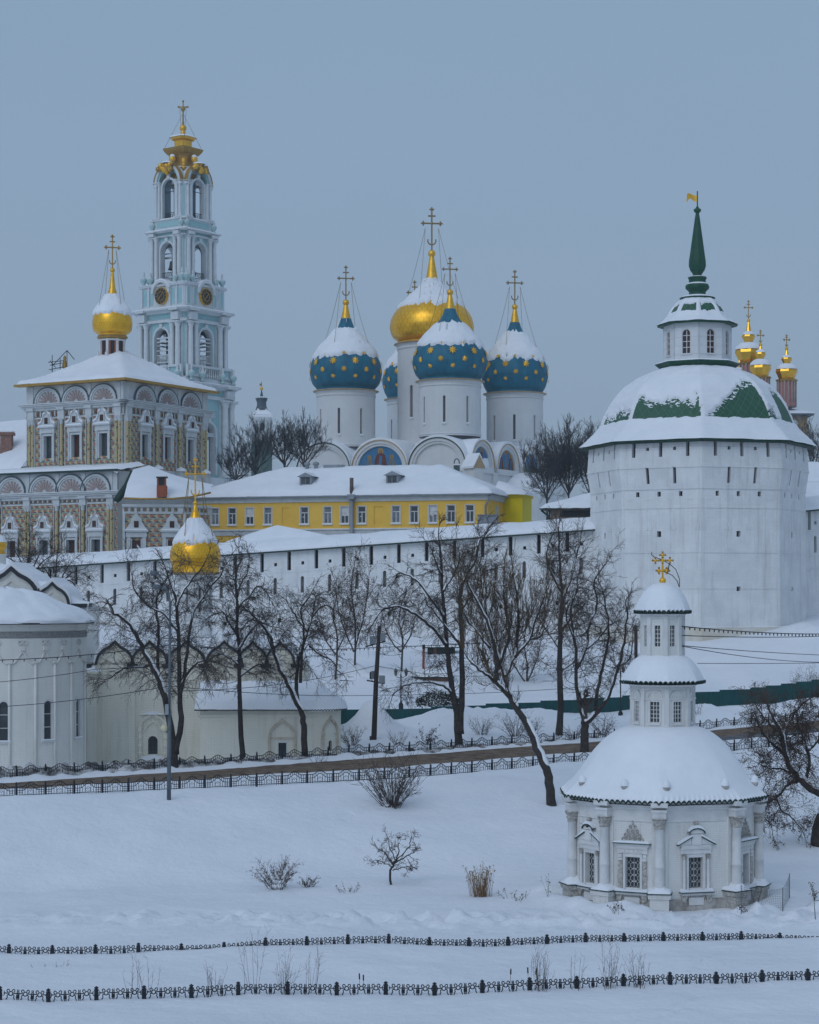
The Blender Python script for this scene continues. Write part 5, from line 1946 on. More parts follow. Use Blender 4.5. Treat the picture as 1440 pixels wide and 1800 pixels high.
    figure(c + 0.5, z0 + 0.5, 2.6, 2, 1.3)
    figure(c - 1.9, z0 + 0.7, 1.7, 1, 1.0)
    f.extrude([(c - rr, z0), (c + rr, z0), (c + rr * 0.93, z0 + 0.9), (c - rr * 0.4, z0 + 0.6), (c - rr * 0.95, z0 + 0.9)], fn, v, v + 0.035, 6)
    disc(c - 1.2, z0 + 2.7, 0.5, 0.4, 1, 0.04)
   f.build('fresco', [FBLUE, FOCHRE, FRED, FBLUE, SKIN, FHALO, FGREEN], g)
 for k in range(3):
  gable(fa, Wa * (k + 0.5) / 3, Wa / 6 - 0.25, zg, 4.5, 1 if k == 1 else 0, k)
 for k in range(4):
  gable(fb_, Wb * (k + 0.5) / 4, Wb / 8 - 0.62, zg, 4.1, (3, 2, 3, 1)[k], k)
 # apse roofs in front of the right face
 ap = MB()
 ap.lathe([(4.9, 0), (4.7, 0.6), (3.9, 1.7), (2.4, 2.7), (0.0, 3.2)], 32, P(-0.2, 17.5, 33.6))
 ao = ap.build('apse_roof', SNOW, root)
 ad = MB()
 ad.lathe([(4.2, 0), (3.5, 0.9)], 24, P(-0.45, 18.2, 34.62), arc=(5, 75))
 ad.build('roof_edge', SLATE, ao)
 aw = MB()
 aw.lathe([(4.6, 14), (4.6, 33.6)], 32, P(-0.2, 17.5), uvs=2)
 aw.build('apse', CATH, root)
 # little gabled porch and chimney seen over the yellow roof
 pc = MB()
 z0, z1, z2 = ZP(840, 304), ZP(822, 304), ZP(800, 304)
 fp = plane_fn(Vector((WP(842, 0, 304).x, 304, 0)) - Vector((O.x, O.y, 0)), (0.8, 0.6, 0), (0.6, -0.8, 0))
 pc.box(-0.9, 0.9, -2.6, 0.0, z0 - 3, z1, 0, fp)
 pc.extrude([(-1.1, z1), (1.1, z1), (0, z2)], fp, -2.6, 0.1, 1)
 po = pc.build('porch', [CATH, mat_goldrim], root)
 ps = MB()
 for s in (-1, 1):
  ps.extrude([(s * 1.25, z1 - .1), (0, z2 + .05), (0, z2 + .35), (s * 1.3, z1 + .2)], fp, -2.8, 0.2)
 ps.build('snow_roof', SNOW, po)
 cm = MB()
 q = Vector((WP(803, 0, 300).x, 300, 0)) - Vector((O.x, O.y, 0))
 y0, y1 = ZP(850, 300), ZP(818, 300)
 cm.box(q.x - 0.45, q.x + 0.45, q.y - 0.4, q.y + 0.4, y0, y1)
 cm.box(q.x - 0.55, q.x + 0.55, q.y - 0.5, q.y + 0.5, y1, y1 + 0.2, 1)
 cm.tube([(q.x + 0.4 * math.cos(t), q.y, y1 + 0.25 + 0.75 * math.sin(t)) for t in [PI * i / 8 for i in range(9)]], 0.09, 5)
 cm.build('chimney', [SLATE, SNOW], root)
 return root
cathedral()
# ------------------------------------------------------------------ refectory church painted with facets
def refectory():
 O = Vector((XP(217, 272), 272, 0))
 a = Vector((-0.866, 0.5, 0))
 b = Vector((0.5, 0.866, 0))
 root = thing('refectory_church', 'refectory church painted with coloured facets under a snow roof and gold dome', 'church', O)
 def P(i, j, z=0):
  q = a * i + b * j
  return (q.x, q.y, z)
 LA, LB = 17.1, 19.5
 fL = plane_fn(P(LA, 0), -a, -b)
 fR = plane_fn((0, 0, 0), b, -a)
 def decor_face(fn, ln, zb, zp, zc, zf, zt, wc, wbase, wtop, ww, cols, fans, dbls=()):
  """painted wall zb..zp, cornice zc, fan frieze zf..zt"""
  wl = MB()
  hs = [(c - ww / 2, c + ww / 2, wbase, wtop) for c in wc]
  facade(wl, fn, 0, ln, zb, zp, hs)
  wl.build('painted_wall', FACET, root)
  m = MB()
  m.box(-0.05, ln + 0.05, -0.3, 0.12, zp, zp + 0.28, 0, fn)
  m.box(-0.05, ln + 0.05, -0.3, 0.06, zp + 0.28, zc, 0, fn)
  for k, (o, z0, z1) in enumerate(((0.3, zc, zc + 0.35), (0.55, zc + 0.35, zc + 0.62), (0.8, zc + 0.62, zc + 0.8))):
   m.box(-o, ln + o, -0.3, o, z0, z1, 0, fn)
  m.box(0, ln, -0.3, 0.05, zc + 0.8, zt, 0, fn)
  for c in cols:
   m.box(c - 0.55, c + 0.55, 0.02, 0.42, zp - 0.15, zc, 0, fn)
   m.box(c - 0.62, c + 0.62, 0.02, 0.62, zc - 0.003, zc + 0.347, 0, fn)
   m.box(c - 0.3, c + 0.3, 0.02, 0.16, zc + 0.8, zt - 0.1, 0, fn)
  m.build('entablature', GTRIM, root)
  e = MB()
  e.box(-0.85, ln + 0.85, 0, 0.86, zc + 0.803, zc + 0.83, 0, fn)
  e.box(0, ln, 0.1, 0.16, zp + 0.25, zp + 0.3, 0, fn)
  e.build('sheet_edge', DGREEN, root)
  s = MB()
  s.box(-0.8, ln + 0.8, 0.05, 0.8, zc + 0.833, zc + 0.92, 0, fn)
  s.build('snow_ledge', SNOW, root)
  bl = MB()
  n = int(ln / 0.85)
  for i in range(n):
   u = (i + 0.5) * ln / n
   bl.extrude([(u - 0.26, zp + 0.36), (u + 0.26, zp + 0.36), (u + 0.26, zc - 0.1), (u - 0.26, zc - 0.1)], fn, 0.063, 0.16, 0)
   bl.extrude([(u - 0.2, zp + 0.4), (u + 0.2, zp + 0.4), (u + 0.2, zc - 0.16)], fn, 0.16, 0.175, 1)
  bl.build('frieze', [mat_frz, FRED], root)
  for c in cols:
   for dx in ((-0.28, 0.28) if c in (dbls or dbl(cols)) else (0,)):
    q = MB()
    p = fn(c + dx, 0.22, 0)
    q.lathe([(0.24, zb + 0.4), (0.235, zp - 0.9), (0.22, zp - 0.85)], 12, (p[0], p[1], 0), 0)
    q.lathe([(0.26, zb), (0.32, zb + 0.1), (0.28, zb + 0.4)], 12, (p[0], p[1], 0), 1)
    q.lathe([(0.23, zp - 0.85), (0.3, zp - 0.6), (0.26, zp - 0.5), (0.38, zp - 0.15)], 12, (p[0], p[1], 0), 1, False)
    q.build('column', [FLORAL, GTRIM], root)
   q = MB()
   q.box(c - 0.62, c - 0.54, 0.0, 0.2, zb, zp, 0, fn)
   q.box(c + 0.54, c + 0.62, 0.0, 0.2, zb, zp, 0, fn)
   q.build('lesene', GTRIM, root)
  for c in fans:
   q = MB()
   zz = zc + 1.05
   r = (zt - zz) * 0.86
   k = 16
   for r0, r1, v1 in ((1.0, 0.88, 0.3), (0.86, 0.78, 0.2)):
    q.band([(c + 1.12 * r * r0 * math.cos(PI * i / k), zz + r * r0 * math.sin(PI * i / k)) for i in range(k + 1)],
        [(c + 1.12 * r * r1 * math.cos(PI * i / k), zz + r * r1 * math.sin(PI * i / k)) for i in range(k + 1)], fn, 0.05, v1, 0)
   q.band([(c + 1.12 * r * 1.06 * math.cos(PI * i / k), zz + r * 1.07 * math.sin(PI * i / k)) for i in range(k + 1)],
       [(c + 1.12 * r * 1.002 * math.cos(PI * i / k), zz + r * 1.002 * math.sin(PI * i / k)) for i in range(k + 1)], fn, 0.05, 0.36, 2)
   for i in range(9):
    t = PI * (i + 0.5) / 9
    ct, st = math.cos(t), math.sin(t)
    L0, L1, wd = 0.16 * r, 0.74 * r, 0.066 * r
    pts = []
    for s_, w_ in ((L0, 0.35), (L1 * 0.75, 1.0), (L1 * 0.93, 0.85), (L1, 0.0), (L1 * 0.93, -0.85), (L1 * 0.75, -1.0), (L0, -0.35)):
     pts.append((c + 1.12 * (ct * s_ - st * w_ * wd), zz + 0.04 + st * s_ + ct * w_ * wd))
    q.extrude(pts[::-1], fn, 0.05, 0.14, 1)
   q.build('shell_fan', [GTRIM, PETAL, SLATE], root)
  for i, h in enumerate(hs):
   u0, u1, w0, w1 = h
   c = (u0 + u1) / 2
   m = MB()
   recess(m, fn, h, 0.5, 0)
   e = 0.003
   t = 0.3
   m.box(u0 - t, u0 - e, 0, 0.2, w0 - 0.3, w1 + t, 0, fn)
   m.box(u1 + e, u1 + t, 0, 0.2, w0 - 0.3, w1 + t, 0, fn)
   m.box(u0 - e, u1 + e, 0, 0.2, w1 + e, w1 + t, 0, fn)
   g = ww / 2 + 0.48
   for s in (-1, 1):
    p = fn(c + s * (g - 0.1), 0.24, 0)
    m.lathe([(0.14, w0 - 0.5), (0.15, w0 + 0.3), (0.12, w0 + 0.4), (0.15, (w0 + w1) / 2), (0.12, w1 - 0.2), (0.17, w1 + 0.2), (0.17, w1 + 0.35)], 8, (p[0], p[1], 0), 0)
   zc_ = w1 + 0.36
   m.box(c - g - 0.1, c + g + 0.1, 0, 0.38, zc_, zc_ + 0.75, 0, fn)
   m.box(c - g - 0.3, c + g + 0.3, 0, 0.62, zc_ + 0.75, zc_ + 0.95, 0, fn)
   z0 = zc_ + 0.953
   half = [(g + 0.2, 0), (g + 0.15, 0.2), (g * 0.72, 0.5), (g * 0.52, 1.0), (g * 0.46, 1.5), (g * 0.2, 1.75), (0.14, 2.0)]
   pts = [(c + x, z0 + z) for x, z in half] + [(c - x, z0 + z) for x, z in reversed(half)]
   m.extrude(pts, fn, 0.0, 0.4, 0)
   m.band([(c + x * 1.08 + 0.02, z0 + z + 0.1) for x, z in half] + [(c - x * 1.08 - 0.02, z0 + z + 0.1) for x, z in reversed(half)], pts, fn, 0.0, 0.5, 0)
   m.box(c - 0.46, c + 0.46, 0.4, 0.52, z0 + 0.15, z0 + 1.5, 0, fn)
   m.box(c - 0.3, c + 0.3, 0.523, 0.56, z0 + 0.35, z0 + 1.2, 1, fn)
   m.ball(fn(c, 0.2, z0 + 2.2), 0.2, 0, 8)
   m.ball(fn(c, 0.2, z0 + 2.5), 0.12, 0, 8)
   w = m.build('window', [GTRIM, REDGLASS], root)
   m = MB()
   m.add([fn(u0, -0.48, w0), fn(u1, -0.48, w0), fn(u1, -0.48, w1), fn(u0, -0.48, w1)], [(0, 1, 2, 3)])
   m.build('pane', REDGLASS if i % 2 else GLASS, w)
   m = MB()
   m.extrude([(c - g - 0.25, z0), (c + g + 0.25, z0), (c + g, z0 + 0.2), (c - g, z0 + 0.16)], fn, 0.42, 0.62)
   for s in (-1, 1):
    m.band([(c + s * (x * 1.1 + 0.02), z0 + z + 0.32) for x, z in half[1:6]], [(c + s * (x * 1.08 + 0.02), z0 + z + 0.11) for x, z in half[1:6]], fn, 0.02, 0.55)
   m.build('snow_ledge', SNOW, w)
 def dbl(cols):
  return (cols[0], cols[-1])
 # upper church
 cL = [1.0, 6.45, 11.3, LA - 0.75]
 wL = [3.95, 8.9, 13.75]
 decor_face(fL, LA, 34.2, 41.3, 42.45, 43.4, 45.9, wL, 35.8, 38.9, 1.45, cL, wL)
 wR = [4.6, 9.8, 15.2]
 decor_face(fR, LB, 34.2, 41.3, 42.45, 43.4, 45.9, wR, 35.8, 38.9, 1.35, [0.8, 7.2, 12.5, LB - 1.0], wR)
 bk = MB()
 facade(bk, plane_fn(P(LA, LB), -b, a), 0, LB, 14, 45.9)
 facade(bk, plane_fn(P(0, LB), a, b), 0, LA, 14, 45.9)
 facade(bk, fR, 0, LB, 14, 34.2)
 bk.build('wall', GTRIM, root)
 # hipped snow roof
 rf = MB()
 n = 44
 ov = 1.25
 vs = []
 for i in range(n + 1):
  for j in range(n + 1):
   u = lerp(-ov, LA + ov, i / n)
   v = lerp(-ov, LB + ov, j / n)
   e = min((u + ov) / (LA / 2 + ov), (LA + ov - u) / (LA / 2 + ov), (v + ov) / (LB / 2 + ov), (LB + ov - v) / (LB / 2 + ov))
   z = 46.15 + 0.5 * sstep(0, 0.04, e) + 5.5 * (e ** 1.22 * 0.62 + 0.38 * sstep(0, 1.15, e)) + 0.15 * fb(u * .4, v * .4, 4)
   vs.append(P(u, v, z))
 rf.add(vs, [(i * (n + 1) + k, (i + 1) * (n + 1) + k, (i + 1) * (n + 1) + k + 1, i * (n + 1) + k + 1) for i in range(n) for k in range(n)], 0, True)
 roof = rf.build('roof', SNOW, root)
 ev = MB()
 ev.box(-ov, LA + ov, 0, ov - 0.02, 45.9, 46.12, 0, fL)
 ev.box(-ov + 0.02, LB + ov, 0, ov - 0.02, 45.9, 46.12, 0, fR)
 ev.box(-ov, LA + ov, ov - 0.02, ov + 0.06, 45.85, 46.2, 0, fL)
 ev.box(-ov - 0.05, LB + ov, ov - 0.02, ov + 0.06, 45.85, 46.2, 0, fR)
 ev.build('eave', OLDGOLD, roof)
 # drum and gold dome
 c = P(LA / 2 + 0.6, LB / 2 - 0.6)
 dr = MB()
 dr.lathe([(1.7, 49.5), (1.7, 53.3)], 16, (c[0], c[1], 0), 0, False)
 d = dr.build('drum', ORANGE, root)
 for k in range(8):
  fn = face_fn(45 * k + 8, 1.66, 0, (c[0], c[1], 0))
  w = MB()
  w.box(-0.26, 0.26, 0.0, 0.1, 50.9, 53.0, 0, fn)
  w.build('pane', DARK, d)
  fc = face_fn(45 * k + 30.5, 1.75, 0, (c[0], c[1], 0))
  w = MB()
  w.box(-0.16, 0.16, -0.1, 0.16, 50.3, 53.1, 0, fc)
  w.extrude([(-0.2, 50.2), (0.2, 50.2), (0.2, 51.0), (0, 51.3), (-0.2, 51.0)], fc, 0.0, 0.5, 0)
  w.build('pilaster', TRIM, d)
 m = MB()
 m.lathe([(1.6, 53.0), (2.1, 53.2), (2.25, 53.5), (1.7, 53.6)], 8, (c[0], c[1], 0), 1, False)
 m.lathe([(1.65, 52.75), (1.95, 52.9), (1.95, 53.05), (1.6, 53.1)], 16, (c[0], c[1], 0), 0, False)
 m.build('cornice', [TRIM, OLDGOLD], d)
 prof = onion(2.05, 2.85, 6.9)
 dm = MB()
 dm.lathe(prof, 64, (c[0], c[1], 53.6))
 do = dm.build('dome', GOLD, root)
 snow_shell(prof, 120, 0.28, dome_mask(0.52, 0.04, 6.0, 0.86), None, (c[0], c[1], 53.6), 2, 6).build('snow_cap', SNOW, do)
 sp = MB()
 sp.lathe([(0.62, -0.6), (0.42, 0.0), (0.22, 2.0), (0.14, 2.4)], 14, (c[0], c[1], 60.5))
 sp.ball((c[0], c[1], 63.0), 0.36, 0, 10)
 sp.build('spire', GOLDP, do)
 m = MB()
 cross(m, (c[0], c[1], 63.2), 4.6, 1.8, 0.1, 0, False, True, 0.3, 1.7)
 cr_ = m.build('cross', OLDGOLD, do)
 ch = MB()
 for k in range(4):
  an = rad(40 + 90 * k)
  rr, zz, _, _ = prof_at(prof, 0.52)
  ch.tube([(c[0] + 0.5 * (1 if math.sin(an) > 0 else -1), c[1], 66.0), (c[0] + rr * math.sin(an), c[1] - rr * math.cos(an), 53.6 + zz)], 0.03, 3)
 ch.build('stay_chain', BRONZE, cr_)
 # long lower hall in front and to the left
 j0 = -4.2
 LH = 44.0
 fH = plane_fn(P(LH, j0), -a, -b)
 H = LH
 off = LH          # u = LH - i
 wc = [H - 1.24, H - 5.6, H - 10.3, H - 16.1, H - 20.7]
 cols = [H + 1.25, H - 3.4, H - 7.95, H - 13.2, H - 18.4, H - 23, H - 40]
 decor_face(fH, H + 2.3, 20.0, 29.0, 29.75, 30.6, 33.35, wc, 21.0, 24.2, 1.5, cols, wc, (cols[0], cols[3]))
 lo = MB()
 facade(lo, plane_fn(P(-2.3, j0), b, -a), 0, 5, 14, 33.4)
 lo.box(0, H, -4, -0.4, 14, 20, 0, fH)
 lo.build('wall', GTRIM, root)
 lr = MB()
 vs = []
 n = 40
 for i in range(n + 1):
  for k in range(13):
   u = lerp(H - LA - 30, H + 2.9, i / n)
   v = lerp(0.75, -5.4, k / 12)
   z = 33.5 + 0.4 * sstep(0, 0.08, k / 12) + 0.95 * (k / 12) + 0.12 * fb(u * .4, v, 2)
   e = H + 2.9 - u
   z -= 0.5 * (1 - sstep(0, 0.8, e))
   vs.append(fH(u, v - 0.1 * fb(u * .5, 0, 0) * (k < 2), z))
 lr.add(vs, [(i * 13 + k, (i + 1) * 13 + k, (i + 1) * 13 + k + 1, i * 13 + k + 1) for i in range(n) for k in range(12)], 0, True)
 # great hall roof climbing behind, left of the upper church
 vs = []
 for i in range(31):
  for k in range(21):
   u = lerp(LA + 0.05, LA + 34, i / 30)
   v = lerp(-1.2, 11.5, k / 20)
   z = 34.4 + 8.3 * (k / 20) ** 0.8 + 0.2 * fb(u * .3, v * .3, 7)
   vs.append(P(u, v, z))
 lr.add(vs, [(i * 21 + k, (i + 1) * 21 + k, (i + 1) * 21 + k + 1, i * 21 + k + 1) for i in range(30) for k in range(20)], 0, True)
 lro = lr.build('lower_roof', SNOW, root)
 ev = MB()
 ev.box(H - LA - 30, H + 3.0, 0, 0.72, 33.36, 33.5, 0, fH)
 ev.box(H - LA - 30, H + 3.0, 0.72, 0.82, 33.3, 33.56, 0, fH)
 ev.build('eave', DGREEN, lro)
 ck = MB()
 q = WP(12, 765, 286) - O
 ck.box(q.x - 0.85, q.x + 0.85, q.y - 0.8, q.y + 0.8, 33.5, 38.2)
 ck.box(q.x - 1.0, q.x + 1.0, q.y - 0.95, q.y + 0.95, 35.6, 35.9)
 ck.box(q.x - 1.05, q.x + 1.05, q.y - 1.0, q.y + 1.0, 39.6, 40.0)
 ck.box(q.x - 0.8, q.x + 0.8, q.y - 0.75, q.y + 0.75, 38.2, 39.6)
 ck.box(q.x - 1.0, q.x + 1.0, q.y - 0.95, q.y + 0.95, 40.0, 40.2, 1)
 ck.build('chimney', [BRICK, SNOW], lro)
 # low wing before the corner with its lean-to snow roof
 wd = 259.0
 x0, x1 = XP(216, wd), XP(322, wd)
 zT = ZP(884, wd)
 ft = plane_fn(Vector((x0, wd, 0)) - O, Vector((0.995, 0.1, 0)), Vector((0.1, -0.995, 0)))
 lw = (x1 - x0)
 wl = MB()
 facade(wl, ft, 0, lw, 14, zT - 1.4)
 fe = plane_fn(Vector(ft(lw, 0, 0)), Vector((0.55, 0.835, 0)), Vector((0.835, -0.55, 0)))
 facade(wl, fe, 0, 5.5, 14, zT - 1.4)
 wl.build('painted_wall', FACET, root)
 t = MB()
 for f, l in ((ft, lw), (fe, 5.5)):
  t.box(-0.05, l + 0.05, -0.3, 0.1, zT - 1.4, zT - 1.2, 0, f)
  t.box(-0.05, l + 0.05, -0.3, 0.05, zT - 1.2, zT - 0.5, 0, f)
  t.box(-0.1, l + 0.1, -0.3, 0.25, zT - 0.5, zT - 0.15, 0, f)
  t.box(-0.02, 0.3, 0.0, 0.25, 14, zT - 1.4, 0, f)
  for i in range(int(l / 0.8)):
   t.box(i * 0.8 + 0.2, i * 0.8 + 0.65, 0.05, 0.12, zT - 1.08, zT - 0.62, 1, f)
 t.build('entablature', [GTRIM, mat_frz], root)
 for c in (1.75, 6.35):
  m = MB()
  h = (c - 0.55, c + 0.55, 21.0, 23.6)
  m.box(c - 1.35, c + 1.35, 0, 0.35, 24.2, 24.9, 0, ft)
  m.box(c - 1.55, c + 1.55, 0, 0.55, 24.9, 25.1, 0, ft)
  half = [(1.5, 0), (1.1, 0.5), (0.75, 1.0), (0.66, 1.5), (0.3, 1.85), (0.12, 2.2)]
  m.extrude([(c + x, 25.1 + z) for x, z in half] + [(c - x, 25.1 + z) for x, z in reversed(half)], ft, 0, 0.35, 0)
  m.box(c - 0.3, c + 0.3, 0.353, 0.4, 25.45, 26.3, 1, ft)
  m.ball(ft(c, 0.2, 27.4), 0.17, 0, 8)
  for s in (-1, 1):
   m.box(c + s * 1.0 - 0.25, c + s * 1.0 + 0.25, 0, 0.3, 19, 24.2, 0, ft)
  m.box(c - 0.72, c - 0.55, 0, 0.2, 19, 24.0, 0, ft)
  m.box(c + 0.55, c + 0.72, 0, 0.2, 19, 24.0, 0, ft)
  m.box(c - 0.55, c + 0.55, 0.01, 0.05, 19, 23.8, 1, ft)
  w = m.build('window', [GTRIM, REDGLASS], root)
  s_ = MB()
  s_.extrude([(c - 1.5, 25.103), (c + 1.5, 25.103), (c + 1.2, 25.3), (c - 1.2, 25.28)], ft, 0.36, 0.56)
  s_.build('snow_ledge', SNOW, w)
 pr = MB()
 pr.extrude([(0.7, 21.4), (3.1, 21.4), (1.9, 22.9)], ft, 0.4, 2.2, 0)
 pr.extrude([(1.9, 22.95), (3.2, 21.4), (3.3, 21.6), (1.9, 23.2)], ft, 0.3, 2.3, 1)
 pr.build('porch_roof', [GREEN, SNOW], root)
 wr_ = MB()
 vs = []
 Rg = [(WP(218, 876, 258.6), WP(234, 828, 264)), (WP(250, 877, 258.4), WP(262, 822, 266)), (WP(300, 877, 258.6), WP(300, 836, 267)), (WP(335, 874, 259.5), WP(335, 846, 268)), (WP(370, 866, 264), WP(376, 856, 270))]
 for p, q in Rg:
  for k in range(9):
   t_ = k / 8
   w_ = Vector(p).lerp(q, t_) - O
   w_.z += 0.5 * math.sin(PI * min(1, t_ * 1.2)) * 0.6 + 0.15 * fb(w_.x, w_.y, 3) + (0.25 if k else 0)
   vs.append(w_)
 wr_.add(vs, [(i * 9 + k, (i + 1) * 9 + k, (i + 1) * 9 + k + 1, i * 9 + k + 1) for i in range(4) for k in range(8)], 0, True)
 wro = wr_.build('wing_roof', SNOW, root)
 ed = MB()
 ed.tube([p - O for p, q in Rg], 0.14, 5, 0)
 e2 = [WP(206, 878, 259) - O, WP(222, 856, 262) - O, WP(234, 832, 264.5) - O]
 ed.tube(e2, 0.5, 5, 1)
 ed.build('roof_edge', [OLDGOLD, DGREEN], wro)
 ck = MB()
 q = WP(285, 866, 259) - O
 ck.box(q.x - 0.62, q.x + 0.62, q.y - 0.6, q.y + 0.6, q.z - 0.6, q.z + 0.9, 0)
 ck.box(q.x - 0.45, q.x + 0.45, q.y - 0.45, q.y + 0.45, q.z + 0.9, q.z + 1.9, 1)
 for sx in (-0.5, 0.5):
  ck.box(q.x + sx - 0.1, q.x + sx + 0.1, q.y - 0.55, q.y - 0.35, q.z + 0.9, q.z + 1.9, 0)
 ck.box(q.x - 0.7, q.x + 0.7, q.y - 0.65, q.y + 0.65, q.z + 1.9, q.z + 2.05, 1)
 ck.box(q.x - 0.62, q.x + 0.62, q.y - 0.6, q.y + 0.6, q.z + 2.05, q.z + 2.2, 2)
 ck.build('chimney', [mat('orange_brick', (0.36, 0.11, 0.05), (0.25, 0.07, 0.04), scale=3, rough=.9), DARK, SNOW], wro)
 # parapets below the right hand windows
 pp = MB()
 for c in (1.0, 7.2, 12.5, LB - 1):
  pp.box(c - 0.6, c + 0.6, 0.0, 0.9, 32.6, 34.2, 0, fR)
 pp.box(0, LB, 0, 0.5, 33.0, 33.4, 0, fR)
 for k in range(9):
  for j in range(2):
   pp.box(2.2 + k * 1.9, 3.0 + k * 1.9, 0.01, 0.1, 31.2 + j * 0.75, 31.75 + j * 0.75, 1, fR)
 pp.build('parapet', [GTRIM, FOCHRE], root)
 ps = MB()
 for c in (1.0, 7.2, 12.5, LB - 1):
  ps.lathe([(0.8, 34.2), (0.7, 34.5), (0.0, 34.9)], 12, fR(c, 0.45, 0))
 ps.build('snow_cap', SNOW, root)
 return root
mat_frz = mat('frieze_block', (0.28, 0.24, 0.15), (0.12, 0.08, 0.07), scale=4, rough=0.9)
refectory()
# ------------------------------------------------------------------ great bell tower
def bell_tower():
 dc = 420.0
 K = dc / FL
 root = thing('bell_tower', 'tall mint and white tiered bell tower with clocks and gilded crown', 'bell tower', (XP(322, dc), dc, 0), rad(-37))
 Z = lambda y: ZP(y, dc)
 def plan(h, f):
  """chamfered square, counted from the left corner of face 0"""
  pts = []
  for k in range(4):
   fn = face_fn(90 * k, h)
   pts += [fn(-f, 0, 0)[:2], fn(f, 0, 0)[:2]]
  return pts
 def ring(mb, h, f, prof, mi=0):
  base = plan(h, f)
  n = len(base)
  vs = []
  for o, z in prof:
   s = (h + o) / h
   vs += [(x * s, y * s, z) for x, y in base]
  fs = []
  for j in range(len(prof) - 1):
   for i in range(n):
    fs.append((j * n + i, j * n + (i + 1) % n, (j + 1) * n + (i + 1) % n, (j + 1) * n + i))
  fs.append(tuple(reversed(range(n))))
  fs.append(tuple((len(prof) - 1) * n + i for i in range(n)))
  mb.add(vs, fs, mi)
 def column(z0, z1, x, y, r):
  m = MB()
  m.box(x - r * 1.4, x + r * 1.4, y - r * 1.4, y + r * 1.4, z0, z0 + r * 0.8)
  m.lathe([(r * 1.25, z0 + r * 0.8), (r * 1.25, z0 + r * 1.1), (r, z0 + r * 1.4), (r, (z0 + z1) / 2), (r * 0.86, z1 - r * 2.4), (r * 0.86, z1 - r * 2.2), (r * 1.2, z1 - r * 1.5), (r * 1.05, z1 - r * 1.3), (r * 1.4, z1 - r * 0.5)], 14, (x, y, 0))
  m.box(x - r * 1.5, x + r * 1.5, y - r * 1.5, y + r * 1.5, z1 - r * 0.5, z1)
  return m.build('column', BTRIM, root)
 def tier(h, f, z0, z1, ow, a0, a1, t, cr, pairs, out, solid=False, arch_col=BTRIM):
  wl = MB()
  wf = []
  for k in range(4):
   fn = face_fn(90 * k, h)
   hole = (-ow / 2, ow / 2, a0, a1, True)
   facade(wl, fn, -f, f, z0, z1, [hole])
   fi = face_fn(90 * k, h - t)
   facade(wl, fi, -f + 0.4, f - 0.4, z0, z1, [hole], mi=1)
   m = MB()
   if solid:
    recess(m, fn, hole, t, 0, None)
   else:
    recess(m, fn, hole, t, 0, None)
   e = 0.45
   rr = ow / 2
   n = 12
   zs = a1 - rr
   ol = [(ow / 2 + e, a0)] + [((rr + e) * math.cos(PI * i / n), zs + (rr + e) * math.sin(PI * i / n)) for i in range(n + 1)] + [(-ow / 2 - e, a0)]
   il = [(ow / 2 + 0.003, a0)] + [((rr + .003) * math.cos(PI * i / n), zs + (rr + .003) * math.sin(PI * i / n)) for i in range(n + 1)] + [(-ow / 2 - 0.003, a0)]
   m.band(ol, il, fn, 0.0, 0.22)
   m.box(-0.4, 0.4, 0.0, 0.4, a1 + 0.1, a1 + 1.0, 0, fn)
   m.build('arch', BTRIM, root)
   # chamfer
   p, q = plan(h, f)[2 * k + 1], plan(h, f)[(2 * k + 2) % 8]
   P_, Q_ = Vector((p[0], p[1], 0)), Vector((q[0], q[1], 0))
   U = Q_ - P_
   ln = U.length
   U.normalize()
   fc = plane_fn(P_, U, Vector((U.y, -U.x, 0)))
   facade(wl, fc, 0, ln, z0, z1)
   for x, y in ([(-f + pairs[0], out)] + ([(-f + pairs[1], out)] if len(pairs) > 1 else [])):
    for s in (1, -1):
     c = fn(s * x, y, 0)
     column(z0 + 0.1, z1, c[0], c[1], cr)
     wl.box(s * x - cr * 1.3, s * x + cr * 1.3, 0.0, 0.2, z0, z1, 2, fn)
   if ln > 2.4:
    for s in (0.3, 0.7):
     c = fc(ln * s, out, 0)
     column(z0 + 0.1, z1, c[0], c[1], cr)
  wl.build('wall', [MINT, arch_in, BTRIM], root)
 def entab(h, f, z0, z1, over, panel=True):
  m = MB()
  hh = z1 - z0
  ring(m, h, f, [(0.05, z0), (0.6, z0 + 0.02), (0.6, z0 + hh * 0.22), (0.75, z0 + hh * 0.25)])
  ring(m, h, f, [(0.75, z0 + hh * 0.25), (0.15, z0 + hh * 0.27), (0.15, z0 + hh * 0.66)], 1)
  ring(m, h, f, [(0.15, z0 + hh * 0.66), (0.8, z0 + hh * 0.7), (0.8, z0 + hh * 0.78), (over * 0.8, z0 + hh * 0.86), (over, z0 + hh * 0.92), (over, z1), (0.4, z1 + 0.05)])
  for k in range(4):       # breaks forward over the column pairs
   fn = face_fn(90 * k, h)
   for s in (-1, 1):
    a_, b_ = sorted((s * (f - 0.1), s * (f - 0.1 - f * 0.34)))
    m.box(a_, b_, 0.0, 1.35, z0 + hh * 0.1, z0 + hh * 0.68, 0, fn)
    m.box(a_ - .2, b_ + .2, 0.0, over + 0.25, z0 + hh * 0.8, z1 + 0.03, 0, fn)
  m.build('entablature', [BTRIM, MINT], root)
  s = MB()
  ring(s, h, f, [(over - 0.05, z1 + 0.052), (over - 0.25, z1 + 0.26), (0.2, z1 + 0.36)])
  s.build('snow_ledge', SNOW, root)
